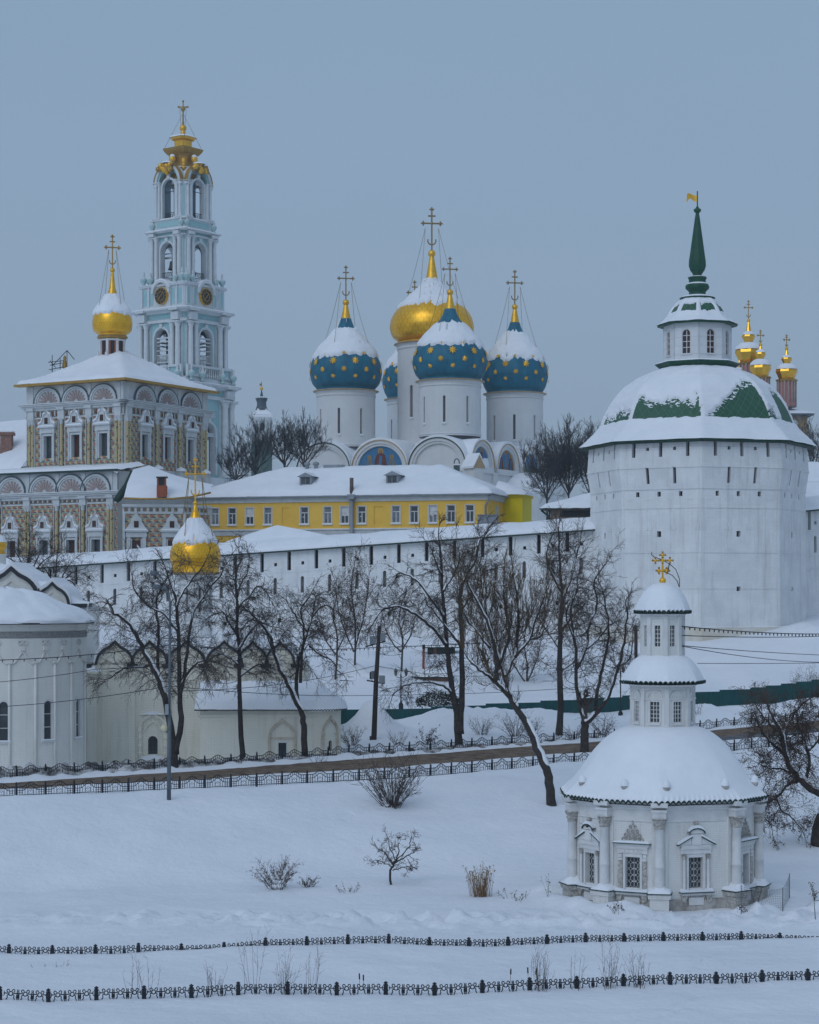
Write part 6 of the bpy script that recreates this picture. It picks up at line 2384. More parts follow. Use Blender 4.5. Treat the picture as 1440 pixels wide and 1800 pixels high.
 def urn(fn, u, v, z, sc=1.0):
  p = fn(u, v, 0)
  m = MB()
  m.lathe([(0.5 * sc, z), (0.5 * sc, z + 0.25 * sc), (0.25 * sc, z + 0.4 * sc), (0.3 * sc, z + 0.6 * sc), (0.72 * sc, z + 1.2 * sc), (0.75 * sc, z + 1.6 * sc), (0.5 * sc, z + 1.75 * sc)], 10, (p[0], p[1], 0), 0)
  m.lathe([(0.6 * sc, z + 1.7 * sc), (0.3 * sc, z + 2.0 * sc), (0.16 * sc, z + 2.2 * sc), (0.3 * sc, z + 2.55 * sc), (0.16 * sc, z + 2.7 * sc), (0.26 * sc, z + 3.0 * sc), (0.0, z + 3.3 * sc)], 8, (p[0], p[1], 0), 1)
  m.build('urn', [MINT2, BTRIM], root)
 def bell(x, y, z, r, name='bell'):
  m = MB()
  m.lathe([(0.05, 1.9 * r), (0.5 * r, 1.85 * r), (0.62 * r, 1.6 * r), (0.68 * r, 0.9 * r), (0.85 * r, 0.3 * r), (1.05 * r, 0.0), (0.95 * r, 0.05 * r)], 18, (x, y, z))
  m.tube([(x, y, z + 1.85 * r), (x, y, z + 2.6 * r)], 0.14 * r, 6)
  m.tube([(x, y, z + 0.2 * r), (x, y, z - 0.2 * r)], 0.09 * r, 6)
  m.build(name, bellm, root)
 bellm = mat('bell_bronze', (0.03, 0.035, 0.04), (0.05, 0.05, 0.05), scale=1, rough=0.5, metal=0.3)
 MINT2 = mat('pale_mint', (0.36, 0.52, 0.53), (0.42, 0.57, 0.57), scale=1, rough=0.8)
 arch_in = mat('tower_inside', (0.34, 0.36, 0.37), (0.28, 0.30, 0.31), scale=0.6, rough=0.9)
 # ---- first tier
 h1, f1 = 7.3, 6.8
 zz = [Z(842), Z(706), Z(681), Z(655)]
 pod = MB()
 ring(pod, h1, f1, [(0.6, 14), (0.6, zz[0] - 2.2), (1.4, zz[0] - 2.0), (1.4, zz[0])])
 pod.build('podium', BTRIM, root)
 tier(h1, f1, zz[0], zz[1], 4.0, zz[0] + 0.6, Z(747), 1.6, 0.72, (0.7, 2.6), 0.85)
 entab(h1, f1, zz[1], zz[2], 1.7)
 bell(0.0, -2.5, Z(800), 2.6)
 for k in range(4):
  fn = face_fn(90 * k, h1 - 0.5)
  m = MB()
  m.box(-2.0, 2.0, 0, 0.4, Z(770), Z(767.5), 0, fn)
  m.box(-2.0, 2.0, 0, 0.4, Z(766.5), Z(764.5), 0, fn)
  m.build('arch_beam', BTRIM, root)
  # shell over the arch
  m = MB()
  fo = face_fn(90 * k, h1)
  for i in range(7):
   t = PI * (i + 0.5) / 7
   m.tube([fo(0, 0.15, Z(738)), fo(1.5 * math.cos(t), 0.4, Z(738) + 1.3 * math.sin(t))], [0.1, 0.28], 5)
  m.build('shell', BTRIM, root)
 # balustrade between first and second tier
 m = MB()
 mb_ = MB()
 ring(m, 7.4, 7.0, [(0.5, zz[2] + 0.4), (0.5, zz[2] + 1.0), (0.25, zz[2] + 1.02), (0.25, zz[2] + 1.3)])
 m.build('parapet_base', BTRIM, root)
 bal = MB()
 for k in range(4):
  fn = face_fn(90 * k, 7.45)
  bal.box(-7.1, 7.1, 0.0, 0.6, zz[2] + 3.3, zz[2] + 3.8, 0, fn)
  for s in (-1, 1):
   for a_, b_ in ((2.6, 3.6), (6.1, 7.1)):
    x0, x1 = sorted((s * a_, s * b_))
    bal.box(x0, x1, 0.0, 0.62, zz[2] + 1.3, zz[2] + 3.3, 0, fn)
   x0, x1 = sorted((s * 3.6, s * 6.1))
   bal.box(x0, x1, -0.1, 0.3, zz[2] + 1.3, zz[2] + 3.3, 1, fn)
  for i in range(8):
   x = -2.3 + 4.6 * i / 7
   p = fn(x, 0.25, 0)
   bal.lathe([(0.14, zz[2] + 1.3), (0.22, zz[2] + 1.9), (0.1, zz[2] + 2.5), (0.16, zz[2] + 3.3)], 6, (p[0], p[1], 0), 0)
  for s in (-1, 1):
   urn(fn, s * 3.1, 1.0, zz[2] + 0.5, 1.0)
   urn(fn, s * 6.4, 1.0, zz[2] + 0.5, 1.0)
 bal.build('balustrade', [BTRIM, MINT], root)
 # ---- second tier
 h2, f2 = 6.4, 5.9
 z2 = [zz[2] + 1.3, Z(574), Z(551), Z(507)]
 tier(h2, f2, z2[0], z2[1], 4.0, z2[0] + 1.0, Z(577) - 0.8, 1.5, 0.54, (0.6, 2.2), 0.8)
 entab(h2, f2, z2[1], z2[2], 1.6)
 for k in range(4):
  fn = face_fn(90 * k, h2 - 0.7)
  m = MB()
  for y0, y1 in ((601, 598.5), (607, 605), (613, 612), (622, 620.5), (643, 641)):
   m.box(-1.75, 1.75, 0, 0.4, Z(y0), Z(y1), 0, fn)
  for i in range(9):
   x = -1.6 + 0.4 * i
   m.box(x - 0.06, x + 0.06, 0.1, 0.25, Z(641), Z(630), 0, fn)
  m.box(-1.75, 1.75, 0.05, 0.3, Z(630), Z(628.5), 0, fn)
  m.build('arch_railing', BTRIM, root)
 bell(0.5, -3.0, Z(626), 1.3)
 bell(-2.6, 0.6, Z(612), 1.0)
 bell(2.8, 0.6, Z(622), 1.1)
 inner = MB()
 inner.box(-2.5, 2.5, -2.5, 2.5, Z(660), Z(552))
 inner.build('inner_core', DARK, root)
 # ---- clock attic
 h3, f3 = 6.2, 5.9
 at = MB()
 ring(at, h3, f3, [(0.25, z2[2] + 0.05), (0.25, z2[2] + 0.7), (0.0, z2[2] + 0.75), (0.0, z2[3] - 0.5), (0.4, z2[3] - 0.35), (0.5, z2[3]), (0.0, z2[3] + 0.05)])
 at.build('attic', BTRIM, root)
 sn = MB()
 ring(sn, h3, f3, [(0.48, z2[3] + 0.052), (0.3, z2[3] + 0.2), (0.0, z2[3] + 0.25)])
 sn.build('snow_ledge', SNOW, root)
 for k in range(4):
  fn = face_fn(90 * k, h3)
  m = MB()
  for s in (-1, 1):
   for a_, b_ in ((2.6, 3.5), (4.5, 5.5)):
    x0, x1 = sorted((s * a_, s * b_))
    m.box(x0, x1, 0.0, 0.06, z2[2] + 1.1, z2[3] - 0.9, 0, fn)
    m.box(x0 - .25, x0 - .05, 0.0, 0.3, z2[2] + .7, z2[3] - 0.4, 1, fn)
  p, q = plan(h3, f3)[2 * k + 1], plan(h3, f3)[(2 * k + 2) % 8]
  P_, Q_ = Vector((p[0], p[1], 0)), Vector((q[0], q[1], 0))
  U = (Q_ - P_)
  ln = U.length
  U.normalize()
  fc = plane_fn(P_, U, Vector((U.y, -U.x, 0)))
  m.build('panel', [MINT, BTRIM], root)
  # clock
  zc = Z(527)
  R = 1.68
  c = MB()
  N_ = 32
  c.extrude([(R * math.cos(2 * PI * i / N_), zc + R * math.sin(2 * PI * i / N_)) for i in range(N_)], fn, 0.0, 0.5, 0)
  ou = [(R * 1.03 * math.cos(2 * PI * i / N_), zc + R * 1.03 * math.sin(2 * PI * i / N_)) for i in range(N_ + 1)]
  inn = [(R * math.cos(2 * PI * i / N_), zc + R * math.sin(2 * PI * i / N_)) for i in range(N_ + 1)]
  c.band(ou, inn, fn, 0.0, 0.56, 1)
  i2 = [(R * 0.56 * math.cos(2 * PI * i / N_), zc + R * 0.56 * math.sin(2 * PI * i / N_)) for i in range(N_ + 1)]
  i3 = [(R * 0.52 * math.cos(2 * PI * i / N_), zc + R * 0.52 * math.sin(2 * PI * i / N_)) for i in range(N_ + 1)]
  c.band(i2, i3, fn, 0.5, 0.54, 1)
  ck = c.build('clock', [DARK, GOLDP], root)
  hm = MB()
  for i in range(12):
   t = 2 * PI * i / 12
   ct, st = math.cos(t), math.sin(t)
   def rr(r_, w_):
    return (r_ * ct - w_ * st, zc + r_ * st + w_ * ct)
   hm.extrude([rr(R * 0.70, -0.13), rr(R * 0.93, -0.19), rr(R * 0.93, 0.19), rr(R * 0.70, 0.13)], fn, 0.5, 0.53, 0)
   hm.extrude([rr(R * 0.70, -0.09), rr(R * 0.88, -0.12), rr(R * 0.88, 0.0), rr(R * 0.70, -0.02)], fn, 0.53, 0.545, 1)
   if i % 3:
    hm.extrude([rr(R * 0.70, 0.05), rr(R * 0.88, 0.07), rr(R * 0.88, 0.14), rr(R * 0.70, 0.1)], fn, 0.53, 0.545, 1)
  hm.build('numeral', [OLDGOLD, DARK], ck)
  hd = MB()
  for r_, an in ((0.8 * R, 225), (0.62 * R, 46)):
   t = rad(an)
   hd.extrude([(0.07 * math.sin(t), zc - 0.07 * math.cos(t)), (r_ * math.cos(t), zc + r_ * math.sin(t)), (-0.07 * math.sin(t), zc + 0.07 * math.cos(t)), (-0.25 * math.cos(t), zc - 0.25 * math.sin(t))], fn, 0.55, 0.6)
  hd.build('hand', GOLDP, ck)
  g = MB()
  ou = [(2.6 * math.cos(PI * i / 16), Z(522) + 2.75 * math.sin(PI * i / 16)) for i in range(17)]
  inn = [(2.1 * math.cos(PI * i / 16), Z(522) + 2.2 * math.sin(PI * i / 16)) for i in range(17)]
  g.band(ou, inn, fn, -1.0, 0.75)
  g.extrude(inn[::-1], fn, -0.9, 0.02, 0)
  s = MB()
  so = [(2.75 * math.cos(PI * i / 16), Z(522) + 3.0 * math.sin(PI * i / 16)) for i in range(17)]
  s.band(so[2:-2], [(x * 1.003, z + .004) for x, z in ou[2:-2]], fn, -1.0, 0.7)
  go = g.build('clock_gable', BTRIM, root)
  s.build('snow_cap', SNOW, go)
  for s_ in (-1, 1):
   urn(fn, s_ * 3.6, -0.1, z2[3] + 0.1, 0.85)
   urn(fn, s_ * 5.5, -0.1, z2[3] + 0.1, 0.95)
 # ---- third tier
 h4, f4 = 4.75, 4.4
 z4 = [z2[3], Z(436) + 0.6, Z(412), Z(391)]
 tier(h4, f4, z4[0], z4[1] + 1.0, 3.6, z4[0] + 0.5, Z(432), 1.2, 0.44, (0.5, 1.75), 0.55)
 entab(h4, f4, z4[1] + 1.0, z4[2], 1.15)
 bell(0.0, -3.2, Z(478), 0.95)
 bell(2.4, 0.2, Z(484), 0.9)
 bm = MB()
 bm.box(-3.6, 3.6, -2.5, -2.2, Z(456), Z(453))
 bm.box(-3.6, 3.6, -2.5, -2.2, Z(448), Z(446.5))
 bm.box(-0.15, 0.15, -3.6, 3.6, Z(456), Z(453.5))
 bm.build('bell_beam', BTRIM, root)
 ch = MB()
 for k in range(4):
  fn = face_fn(90 * k, h4 - 0.2)
  for i in range(6):
   x = -1.3 + 0.52 * i
   ch.tube([fn(x + 0.2 * math.cos(t), 0.0, Z(493) + 0.55 + 0.42 * math.sin(t)) for t in [q * PI / 4 for q in range(8)]], 0.05, 4, 0, True, True)
  ch.box(-1.5, 1.5, -0.05, 0.05, Z(493) + 1.0, Z(493) + 1.12, 0, fn)
 ch.build('railing', IRON, root)
 # parapet
 h5, f5 = 4.65, 4.35
 at = MB()
 ring(at, h5, f5, [(0.2, z4[2] + 0.05), (0.2, z4[2] + 0.6), (0.0, z4[2] + 0.62), (0.0, z4[3] - 0.3), (0.3, z4[3] - 0.2), (0.3, z4[3])])
 for k in range(4):
  fn = face_fn(90 * k, h5)
  at.box(-3.0, 3.0, 0, 0.06, z4[2] + 0.85, z4[3] - 0.5, 1, fn)
  urn(fn, 4.1, 0.3, z4[2] + 0.3, 0.85)
  urn(fn, -4.1, 0.3, z4[2] + 0.3, 0.85)
 at.build('attic', [BTRIM, MINT], root)
 sn = MB()
 ring(sn, h5, f5, [(0.28, z4[3] + 0.003), (0.2, z4[3] + 0.15), (-0.5, z4[3] + 0.2)])
 sn.build('snow_ledge', SNOW, root)
 # ---- fourth tier with round headed gables
 h6, f6 = 4.2, 3.9
 z6 = [z4[3], Z(325), Z(312)]
 tier(h6, f6, z6[0], z6[1], 3.5, z6[0] + 0.1, Z(318) - 0.4, 1.0, 0.33, (0.5, 1.35), 0.36)
 for k in range(4):
  fn = face_fn(90 * k, h6)
  g = MB()
  zb = z6[1] - 0.4
  n = 16
  def arch(r, rise):
   return [(r * math.cos(PI * i / n), zb + rise * math.sin(PI * i / n) + (0.4 if i == n // 2 else 0)) for i in range(n + 1)]
  g.band(arch(3.75, 4.0), arch(3.15, 3.35), fn, -1.2, 0.6, 0)
  g.band(arch(3.15, 3.35), arch(2.7, 2.95), fn, -1.2, 0.3, 1)
  g.extrude(arch(3.0, 3.2)[::-1], fn, -1.0, -0.9, 0)
  g.band(arch(3.92, 4.15), arch(3.76, 4.01), fn, -0.2, 0.75, 2)
  g.box(-4.0, -3.0, -0.5, 0.65, zb - 0.5, zb, 0, fn)
  g.box(3.0, 4.0, -0.5, 0.65, zb - 0.5, zb, 0, fn)
  go = g.build('arched_gable', [BTRIM, MINT, OLDGOLD], root)
  cart = MB()         # gilded cartouche with snow
  random.seed(k)
  for i in range(38):
   t = random.uniform(0, PI)
   q = random.uniform(0.2, 1.5)
   cart.ball(fn(1.6 * q * math.cos(t), 0.6 + random.uniform(0, .4), zb + 2.5 + 1.5 * q * math.sin(t) - 0.6 * (1 - abs(math.cos(t)))), random.uniform(0.3, 0.62), i % 2, 6)
  cart.build('cartouche', [OLDGOLD, GOLDP], go)
  sn = MB()
  sn.lathe([(1.4, 0.0), (1.1, 0.35), (0.4, 0.55), (0.0, 0.6)], 12, fn(0, 0.35, zb + 4.1))
  sn.build('snow_cap', SNOW, go)
  if k < 2:
   w = MB()
   w.box(-1.7, -0.1, -0.6, -0.5, z6[0] + 0.3, Z(322), 0, fn)
   w.build('screen', mat_blueglass, root)
   r_ = MB()
   for i in range(5):
    x = -1.15 + 0.55 * i
    r_.tube([fn(x + 0.2 * math.cos(t), -0.2, z6[0] + 0.75 + 0.42 * math.sin(t)) for t in [q * PI / 4 for q in range(8)]], 0.05, 4, 0, True, True)
   r_.box(-1.37, 1.37, -0.25, -0.15, z6[0] + 1.3, z6[0] + 1.42, 0, fn)
   r_.box(-1.37, 1.37, -0.25, -0.15, Z(343), Z(342), 0, fn)
   r_.box(-1.37, 1.37, -0.25, -0.15, Z(333), Z(332.3), 0, fn)
   r_.build('railing', IRON, root)
 # ---- gilded crown
 cw = MB()
 ring(cw, 3.3, 2.0, [(0.4, Z(322)), (0.2, Z(312)), (-0.9, Z(300)), (-1.0, Z(285))])
 ring(cw, 2.2, 1.3, [(0.0, Z(290)), (0.2, Z(278)), (0.5, Z(274))])
 vs, n = [], 96
 for r_, z in ((2.1, Z(277)), (2.85, Z(273)), (3.45, Z(267)), (3.65, Z(262.5)), (3.4, Z(262.0)), (1.9, Z(264))):
  for i in range(n):
   a_ = 2 * PI * i / n
   pr = poly_unit([45, 135, 225, 315])(a_ + rad(0)) * 1.12
   fl = 1 + 0.05 * abs(math.sin(a_ * 18)) * (1 if r_ > 2.5 else 0)
   vs.append((r_ * pr * fl * math.sin(a_), -r_ * pr * fl * math.cos(a_), z))
 cw.add(vs, [(j * n + i, j * n + (i + 1) % n, (j + 1) * n + (i + 1) % n, (j + 1) * n + i) for j in range(5) for i in range(n)], 0)
 ring(cw, 1.6, 0.95, [(0.2, Z(264)), (0.0, Z(262)), (0.0, Z(249)), (0.5, Z(247)), (0.65, Z(243)), (0.3, Z(241)), (-0.6, Z(240))], 1)
 cw.lathe([(1.0, Z(241)), (0.6, Z(238)), (0.5, Z(236)), (0.62, Z(234)), (0.45, Z(231)), (0.4, Z(228.5))], 14, (0, 0, 0), 1)
 cw.ball((0, 0, Z(225.5)), 0.75, 1, 14)
 for k in range(4):          # scrolls on the corners
  p = dirn(90 * k + 45)
  for i in range(7):
   cw.ball(p * (2.6 + 0.28 * i) + Vector((0, 0, Z(291) + 0.9 * math.sin(i * .6) - 0.15 * i)), 0.55 - 0.03 * i, 1, 7)
  q = dirn(90 * k)
  cw.ball(q * 3.2 + Vector((0, 0, Z(284))), 0.75, 1, 8)
 co = cw.build('gilded_crown', [OLDGOLD, GOLDP], root)
 sn = MB()
 ring(sn, 3.2, 2.0, [(-0.7, Z(301)), (-0.3, Z(299)), (-0.9, Z(296))])
 ring(sn, 2.0, 1.2, [(0.55, Z(243)), (0.2, Z(240)), (-1, Z(238))])
 for k in range(4):
  q = dirn(90 * k) * 3.2 + Vector((0, 0, Z(284) + 0.45))
  sn.ball(q, 0.6, 0, 8)
 sn.build('snow_cap', SNOW, co)
 cm = MB()
 cm.tube([(0, 0, Z(222)), (0, 0, Z(176))], [0.16, 0.11], 6)
 xa = Vector((math.cos(rad(37)), math.sin(rad(37)), 0))
 zc = Z(188)
 cm.tube([xa * -0.95 + Vector((0, 0, zc)), xa * 0.95 + Vector((0, 0, zc))], 0.11, 6)
 for p in (xa * -0.95 + Vector((0, 0, zc)), xa * 0.95 + Vector((0, 0, zc)), Vector((0, 0, Z(178)))):
  cm.ball(p, 0.24, 0, 8)
 cm.ball((0, 0, Z(191)), 0.42, 0, 8, 1.4)
 cm.ball((0, 0, Z(216)), 0.26, 0, 8)
 cm.build('cross', OLDGOLD, co)
 chn = MB()
 for k in range(4):
  q = dirn(90 * k + 45)
  chn.tube([Vector((0, 0, zc)) + xa * (0.7 if k in (0, 3) else -0.7), q * 4.0 + Vector((0, 0, Z(264)))], 0.045, 3)
 chn.build('stay_chain', BRONZE, co)
mat_blueglass = mat('blue_grey_sheet', (0.05, 0.08, 0.11), (0.07, 0.11, 0.14), scale=0.6, rough=0.4)
bell_tower()
# ------------------------------------------------------------------ small corner turret far behind the bare trees
def far_turret():
 d = 400.0
 root = thing('corner_turret', 'small grey and white turret with a slate spire behind bare trees', 'tower', (XP(460, d), d, 0))
 Z = lambda y: ZP(y, d)
 s = d / FL
 A = [-135, -45, 45, 135]
 A = [a + 8 for a in A]
 k = 17 * s * 1.414 / 1.0
 m = MB()
 m.lathe([(k * .94, 14), (k * .94, Z(738))], angles=A, smooth=False)
 for i in range(4):
  fn = face_fn(i * 90 + 8, k * .94 * 0.7071)
  m.box(-k * .66, -k * .5, 0, 0.15, Z(768), Z(740), 1, fn)
  m.box(k * .5, k * .66, 0, 0.15, Z(768), Z(740), 1, fn)
  m.box(-k * .3, -k * .22, 0, 0.12, Z(768), Z(742), 1, fn)
  m.box(k * .22, k * .3, 0, 0.12, Z(768), Z(742), 1, fn)
  m.extrude([(-0.42, Z(758)), (0.42, Z(758)), (0.42, Z(747)), (0.2, Z(744.5)), (-0.2, Z(744.5)), (-0.42, Z(747))], fn, 0.0, 0.06, 2)
 m.lathe([(k * .96, Z(741)), (k * 1.05, Z(737)), (k * 1.07, Z(734)), (k * .9, Z(733.5))], angles=A, smooth=False, mi=1)
 m.build('wall', [GREYB, BTRIM, GLASS], root)
 r = MB()
 r.lathe([(k * 1.06, Z(734)), (k * 1.02, Z(731)), (k * .98, Z(730))], angles=A, smooth=False, mi=0)
 r.lathe([(k * 1.04, Z(730.3)), (k * .8, Z(726)), (k * .55, Z(722)), (k * .4, Z(718))], angles=A, smooth=False, mi=0)
 ro = r.build('roof', SNOW, root)
 sp = MB()
 sp.lathe([(k * .45, Z(721)), (k * .34, Z(713)), (k * .34, Z(706)), (k * .42, Z(705)), (k * .38, Z(703)), (k * .45, Z(702)), (k * .45, Z(700)), (k * .15, Z(698)), (0.34, Z(697.5)), (0.06, Z(685))], 8, (0, 0, 0), 0, False)
 sp.lathe([(k * .44, Z(700.4)), (k * .2, Z(698)), (0.3, Z(697))], 12, (0, 0, 0), 1)
 sp.ball((0, 0, Z(683)), 0.36, 2, 10)
 sp.tube([(0, 0, Z(680)), (0, 0, Z(671))], 0.06, 5, 3)
 sp.box(-0.4, -0.05, -0.02, 0.02, Z(678), Z(674), 3)
 sp.build('spire', [SLATE, SNOW, GOLDP, BRONZE], ro)
 lo = MB()
 lo.lathe([(k * 1.0, 14), (k * 1.02, Z(784)), (k * .97, Z(776))], angles=A, smooth=False)
 lo.build('lower_roof', mat('old_copper', (0.10, 0.16, 0.15), (0.07, 0.12, 0.115), scale=1), root)
far_turret()
# ------------------------------------------------------------------ pink church behind the fortress tower
def pink_church():
 d = 395.0
 root = thing('pink_church', 'distant pink church with faceted gold domes half hidden by the round tower', 'church', (XP(1345, d), d, 0))
 s = d / FL
 Z = lambda y: ZP(y, d)
 def unit(px, r_d, y_d1, y_d0, r_o, y_top, y_sp, y_c, small):
  x = (px - 1345) * s
  y0 = 0.0 if small else 6.0
  m = MB()
  r = r_d * s
  m.lathe([(r, Z(y_d0)), (r, Z(y_d1))], 8, (x, y0, 0), 0, False)
  for i in range(16):
   a = 2 * PI * i / 16
   m.tube([(x + r * 1.02 * math.sin(a), y0 - r * 1.02 * math.cos(a), Z(y_d0)), (x + r * 1.02 * math.sin(a), y0 - r * 1.02 * math.cos(a), Z(y_d1))], 0.16, 6, 1)
  m.lathe([(r * 1.02, Z(y_d0) + 0.3), (r * 1.12, Z(y_d0) + 0.5), (r * 1.12, Z(y_d0) + 0.8), (r, Z(y_d0) + 0.9)], 8, (x, y0, 0), 0, False)
  m.lathe([(r, Z(y_d1) - 0.5), (r * 1.2, Z(y_d1) - 0.2), (r * 1.25, Z(y_d1)), (r * .9, Z(y_d1) + 0.2)], 8, (x, y0, 0), 2, False)
  o = m.build('drum', [PINK, mat_pinkpale, OLDGOLD], root)
  g = MB()
  R = r_o * s
  H = Z(y_top) - Z(y_d1)
  g.lathe([(r * .85, Z(y_d1) + .1), (R * .8, Z(y_d1) + H * .22), (R, Z(y_d1) + H * .5), (R * .93, Z(y_d1) + H * .72), (R * .55, Z(y_d1) + H * .95), (R * .32, Z(y_top))], 8, (x, y0, 0), 0, False)
  q = Z(y_top)
  g.lathe([(R * .3, q), (R * .36, q + H * .12), (R * .5, q + H * .3), (R * .42, q + H * .42), (R * .22, q + H * .52), (0.16, Z(y_sp)), (0.1, Z(y_sp) + .1)], 8, (x, y0, 0), 0, False)
  g.ball((x, y0, Z(y_sp) + .1), 0.35, 0, 8)
  do = g.build('dome', GOLD8, root)
  sn = MB()
  sn.lathe([(R * .97, Z(y_d1) + H * .66), (R * .96, Z(y_d1) + H * .78), (R * .62, Z(y_d1) + H * .98), (R * .33, q + .1)], 20, (x, y0, 0))
  sn.lathe([(R * .44, q + H * .4), (R * .4, q + H * .5), (R * .2, q + H * .58)], 14, (x, y0, 0))
  sn.build('snow_cap', SNOW, do)
  c = MB()
  cross(c, (x, y0, Z(y_sp) + .3), Z(y_c) - Z(y_sp) - .3, (Z(y_c) - Z(y_sp)) * .4, 0.09, 0, False, True, 0.2)
  c.build('cross', OLDGOLD, do)
 unit(1325, 18, 632, 680, 24.5, 596, 557, 522, False)
 unit(1337, 15.5, 663, 700, 19, 632, 607, 582, True)
 unit(1383, 16, 668, 716, 19.5, 640, 614, 590, True)
 unit(1309, 12, 655, 700, 14, 640, 625, 610, False)
 b = MB()
 x0, x1 = (1300 - 1345) * s, (1414 - 1345) * s
 b.box(x0, x1, -2, 14, 14, Z(732))
 b.box(x0, x1 + 0.4, -2.4, 14, Z(753), Z(748), 1)
 b.box(x1 - 0.9, x1 + .15, -2.2, 0, 20, Z(733), 1)
 n = 14
 f = plane_fn((0, -2, 0), (1, 0, 0), (0, -1, 0))
 cc = (1392 - 1345) * s
 b.band([(cc + 1.5 * math.cos(PI * i / n), Z(750) + 1.7 * math.sin(PI * i / n)) for i in range(n + 1)], [(cc + 1.1 * math.cos(PI * i / n), Z(750) + 1.3 * math.sin(PI * i / n)) for i in range(n + 1)], f, 0.0, 0.2, 1)
 b.extrude([(cc + 1.05 * math.cos(PI * i / n), Z(750) + 1.2 * math.sin(PI * i / n)) for i in range(n + 1)][::-1], f, 0, 0.05, 2)
 b.build('wall', [mat_pinkpale, FOCHRE, GTRIM], root)
 r = MB()
 pts = [(x0, -3.2), ((1426 - 1345) * s, -3.2), ((1426 - 1345) * s, 15), (x0, 15)]
 zt = Z(713)
 vs = [(p[0], p[1], Z(729)) for p in pts] + [(p[0], p[1], Z(727)) for p in pts] + [((1330 - 1345) * s, 3, zt), ((1384 - 1345) * s, 3, zt), ((1384 - 1345) * s, 9, zt), ((1330 - 1345) * s, 9, zt)]
 r.add(vs, [(0, 1, 5, 4), (1, 2, 6, 5), (4, 5, 9, 8), (5, 6, 10, 9), (6, 7, 11, 10), (7, 4, 8, 11), (8, 9, 10, 11)], 0)
 r.box(x0, (1426 - 1345) * s, -3.25, 15, Z(732), Z(729.2), 1)
 r.build('roof', [SNOW, SLATE], root)
mat_pinkpale = mat('pale_pink_plaster', (0.40, 0.33, 0.30), (0.34, 0.27, 0.25), scale=1, rough=0.9)
GOLD8 = gold_mat('faceted_gold', (0.95, 0.55, 0.06), (0.80, 0.42, 0.04), 0.85, 0.22, 0.5, 0.5)
pink_church()
# ------------------------------------------------------------------ brick store left of the tower, roofs right of it
def snow_gable_roof(root, fn, u0, u1, q0, q1, ze, zr, hipl=0.0, hipr=0.0, thick=0.35, seed=1, mat_edge=DGREEN, name='roof'):
 """snow covered pitched roof; u along the eave, q depth, ridge along u"""
 mb = MB()
 nu, nv = 40, 20
 vs = []
 for i in range(nu + 1):
  for k in range(nv + 1):
   u = lerp(u0, u1, i / nu)
   t = k / nv
   e = 1 - abs(2 * t - 1)
   if hipl:
    e = min(e, (u - u0) / hipl)
   if hipr:
    e = min(e, (u1 - u) / hipr)
   e = max(0.0, min(1, e))
   z = ze + (zr - ze) * e + thick * sstep(0, 0.08, e) + 0.1 * fb(u * .5, t * 6, seed)
   vs.append(fn(u, -lerp(q0, q1, t), z))
 mb.add(vs, [(i * (nv + 1) + k, (i + 1) * (nv + 1) + k, (i + 1) * (nv + 1) + k + 1, i * (nv + 1) + k + 1) for i in range(nu) for k in range(nv)], 0, True)
 ro = mb.build(name, SNOW, root)
 e = MB()
 e.box(u0, u1, -q1, -q0, ze - 0.12, ze - 0.02, 0, fn)
 e.build('eave', mat_edge, ro)
 return ro
def store():
 root = thing('brick_store', 'low old brick store with a hipped snow roof left of the round tower', 'building', (XP(952, 256), 256, 0))
 U = Vector((0.98, -0.2, 0))
 fn = plane_fn((0, 0, 0), U, Vector((U.y, -U.x, 0)))
 w = MB()
 facade(w, fn, 1.2, 12, 12, ZP(896, 256))
 facade(w, plane_fn(Vector(fn(1.2, -8, 0)), Vector((-U.y, U.x, 0)) * -1, -U), 0, 8, 12, ZP(896, 256))
 w.build('wall', mat('peeling_brick', (0.42, 0.38, 0.34), (0.24, 0.15, 0.12), scale=1.2, rough=.95, bump=.5), root)
 g = MB()
 g.box(2.4, 12, 0.0, 0.1, ZP(909, 256), ZP(898, 256), 0, fn)
 g.build('opening', DARK, root)
 d = MB()
 d.box(0.95, 1.15, -0.1, 0.1, 12, ZP(897, 256), 0, fn)
 d.tube([fn(0.0, 0.4, ZP(897, 256)), fn(0.9, 0.3, ZP(907, 256)), fn(1.3, 0.2, ZP(920, 256))], 0.14, 6)
 d.build('drainpipe', GREEN, root)
 snow_gable_roof(root, fn, -0.2, 14, -0.9, 10, ZP(894, 256), ZP(866, 256) + .6, 9.0, 0, 0.35, 3)
store()
def right_roofs():
 root = thing('snowy_outbuilding', 'stepped snowy roofs of an outbuilding at the right edge beyond the tower', 'building', (XP(1395, 258), 258, 0))
 fn = plane_fn((0, 0, 0), (1, 0.05, 0), (0.05, -1, 0))
 w = MB()
 w.box(0, 12, -12, 0, 12, ZP(896, 258), 0, fn)
 w.build('wall', FORT, root)
 snow_gable_roof(root, fn, -1, 14, -1, 7, ZP(893, 258), ZP(852, 262), 0, 0, 0.4, 4)
 w = MB()
 w.box(0, 12, -14, -6.5, 20, ZP(853, 265), 0, fn)
 w.build('upper_wall', FORT, root)
 snow_gable_roof(root, fn, -1.5, 14, 6.2, 15, ZP(854, 265), ZP(818, 270), 0, 4, 0.4, 5, name='upper_roof')
right_roofs()
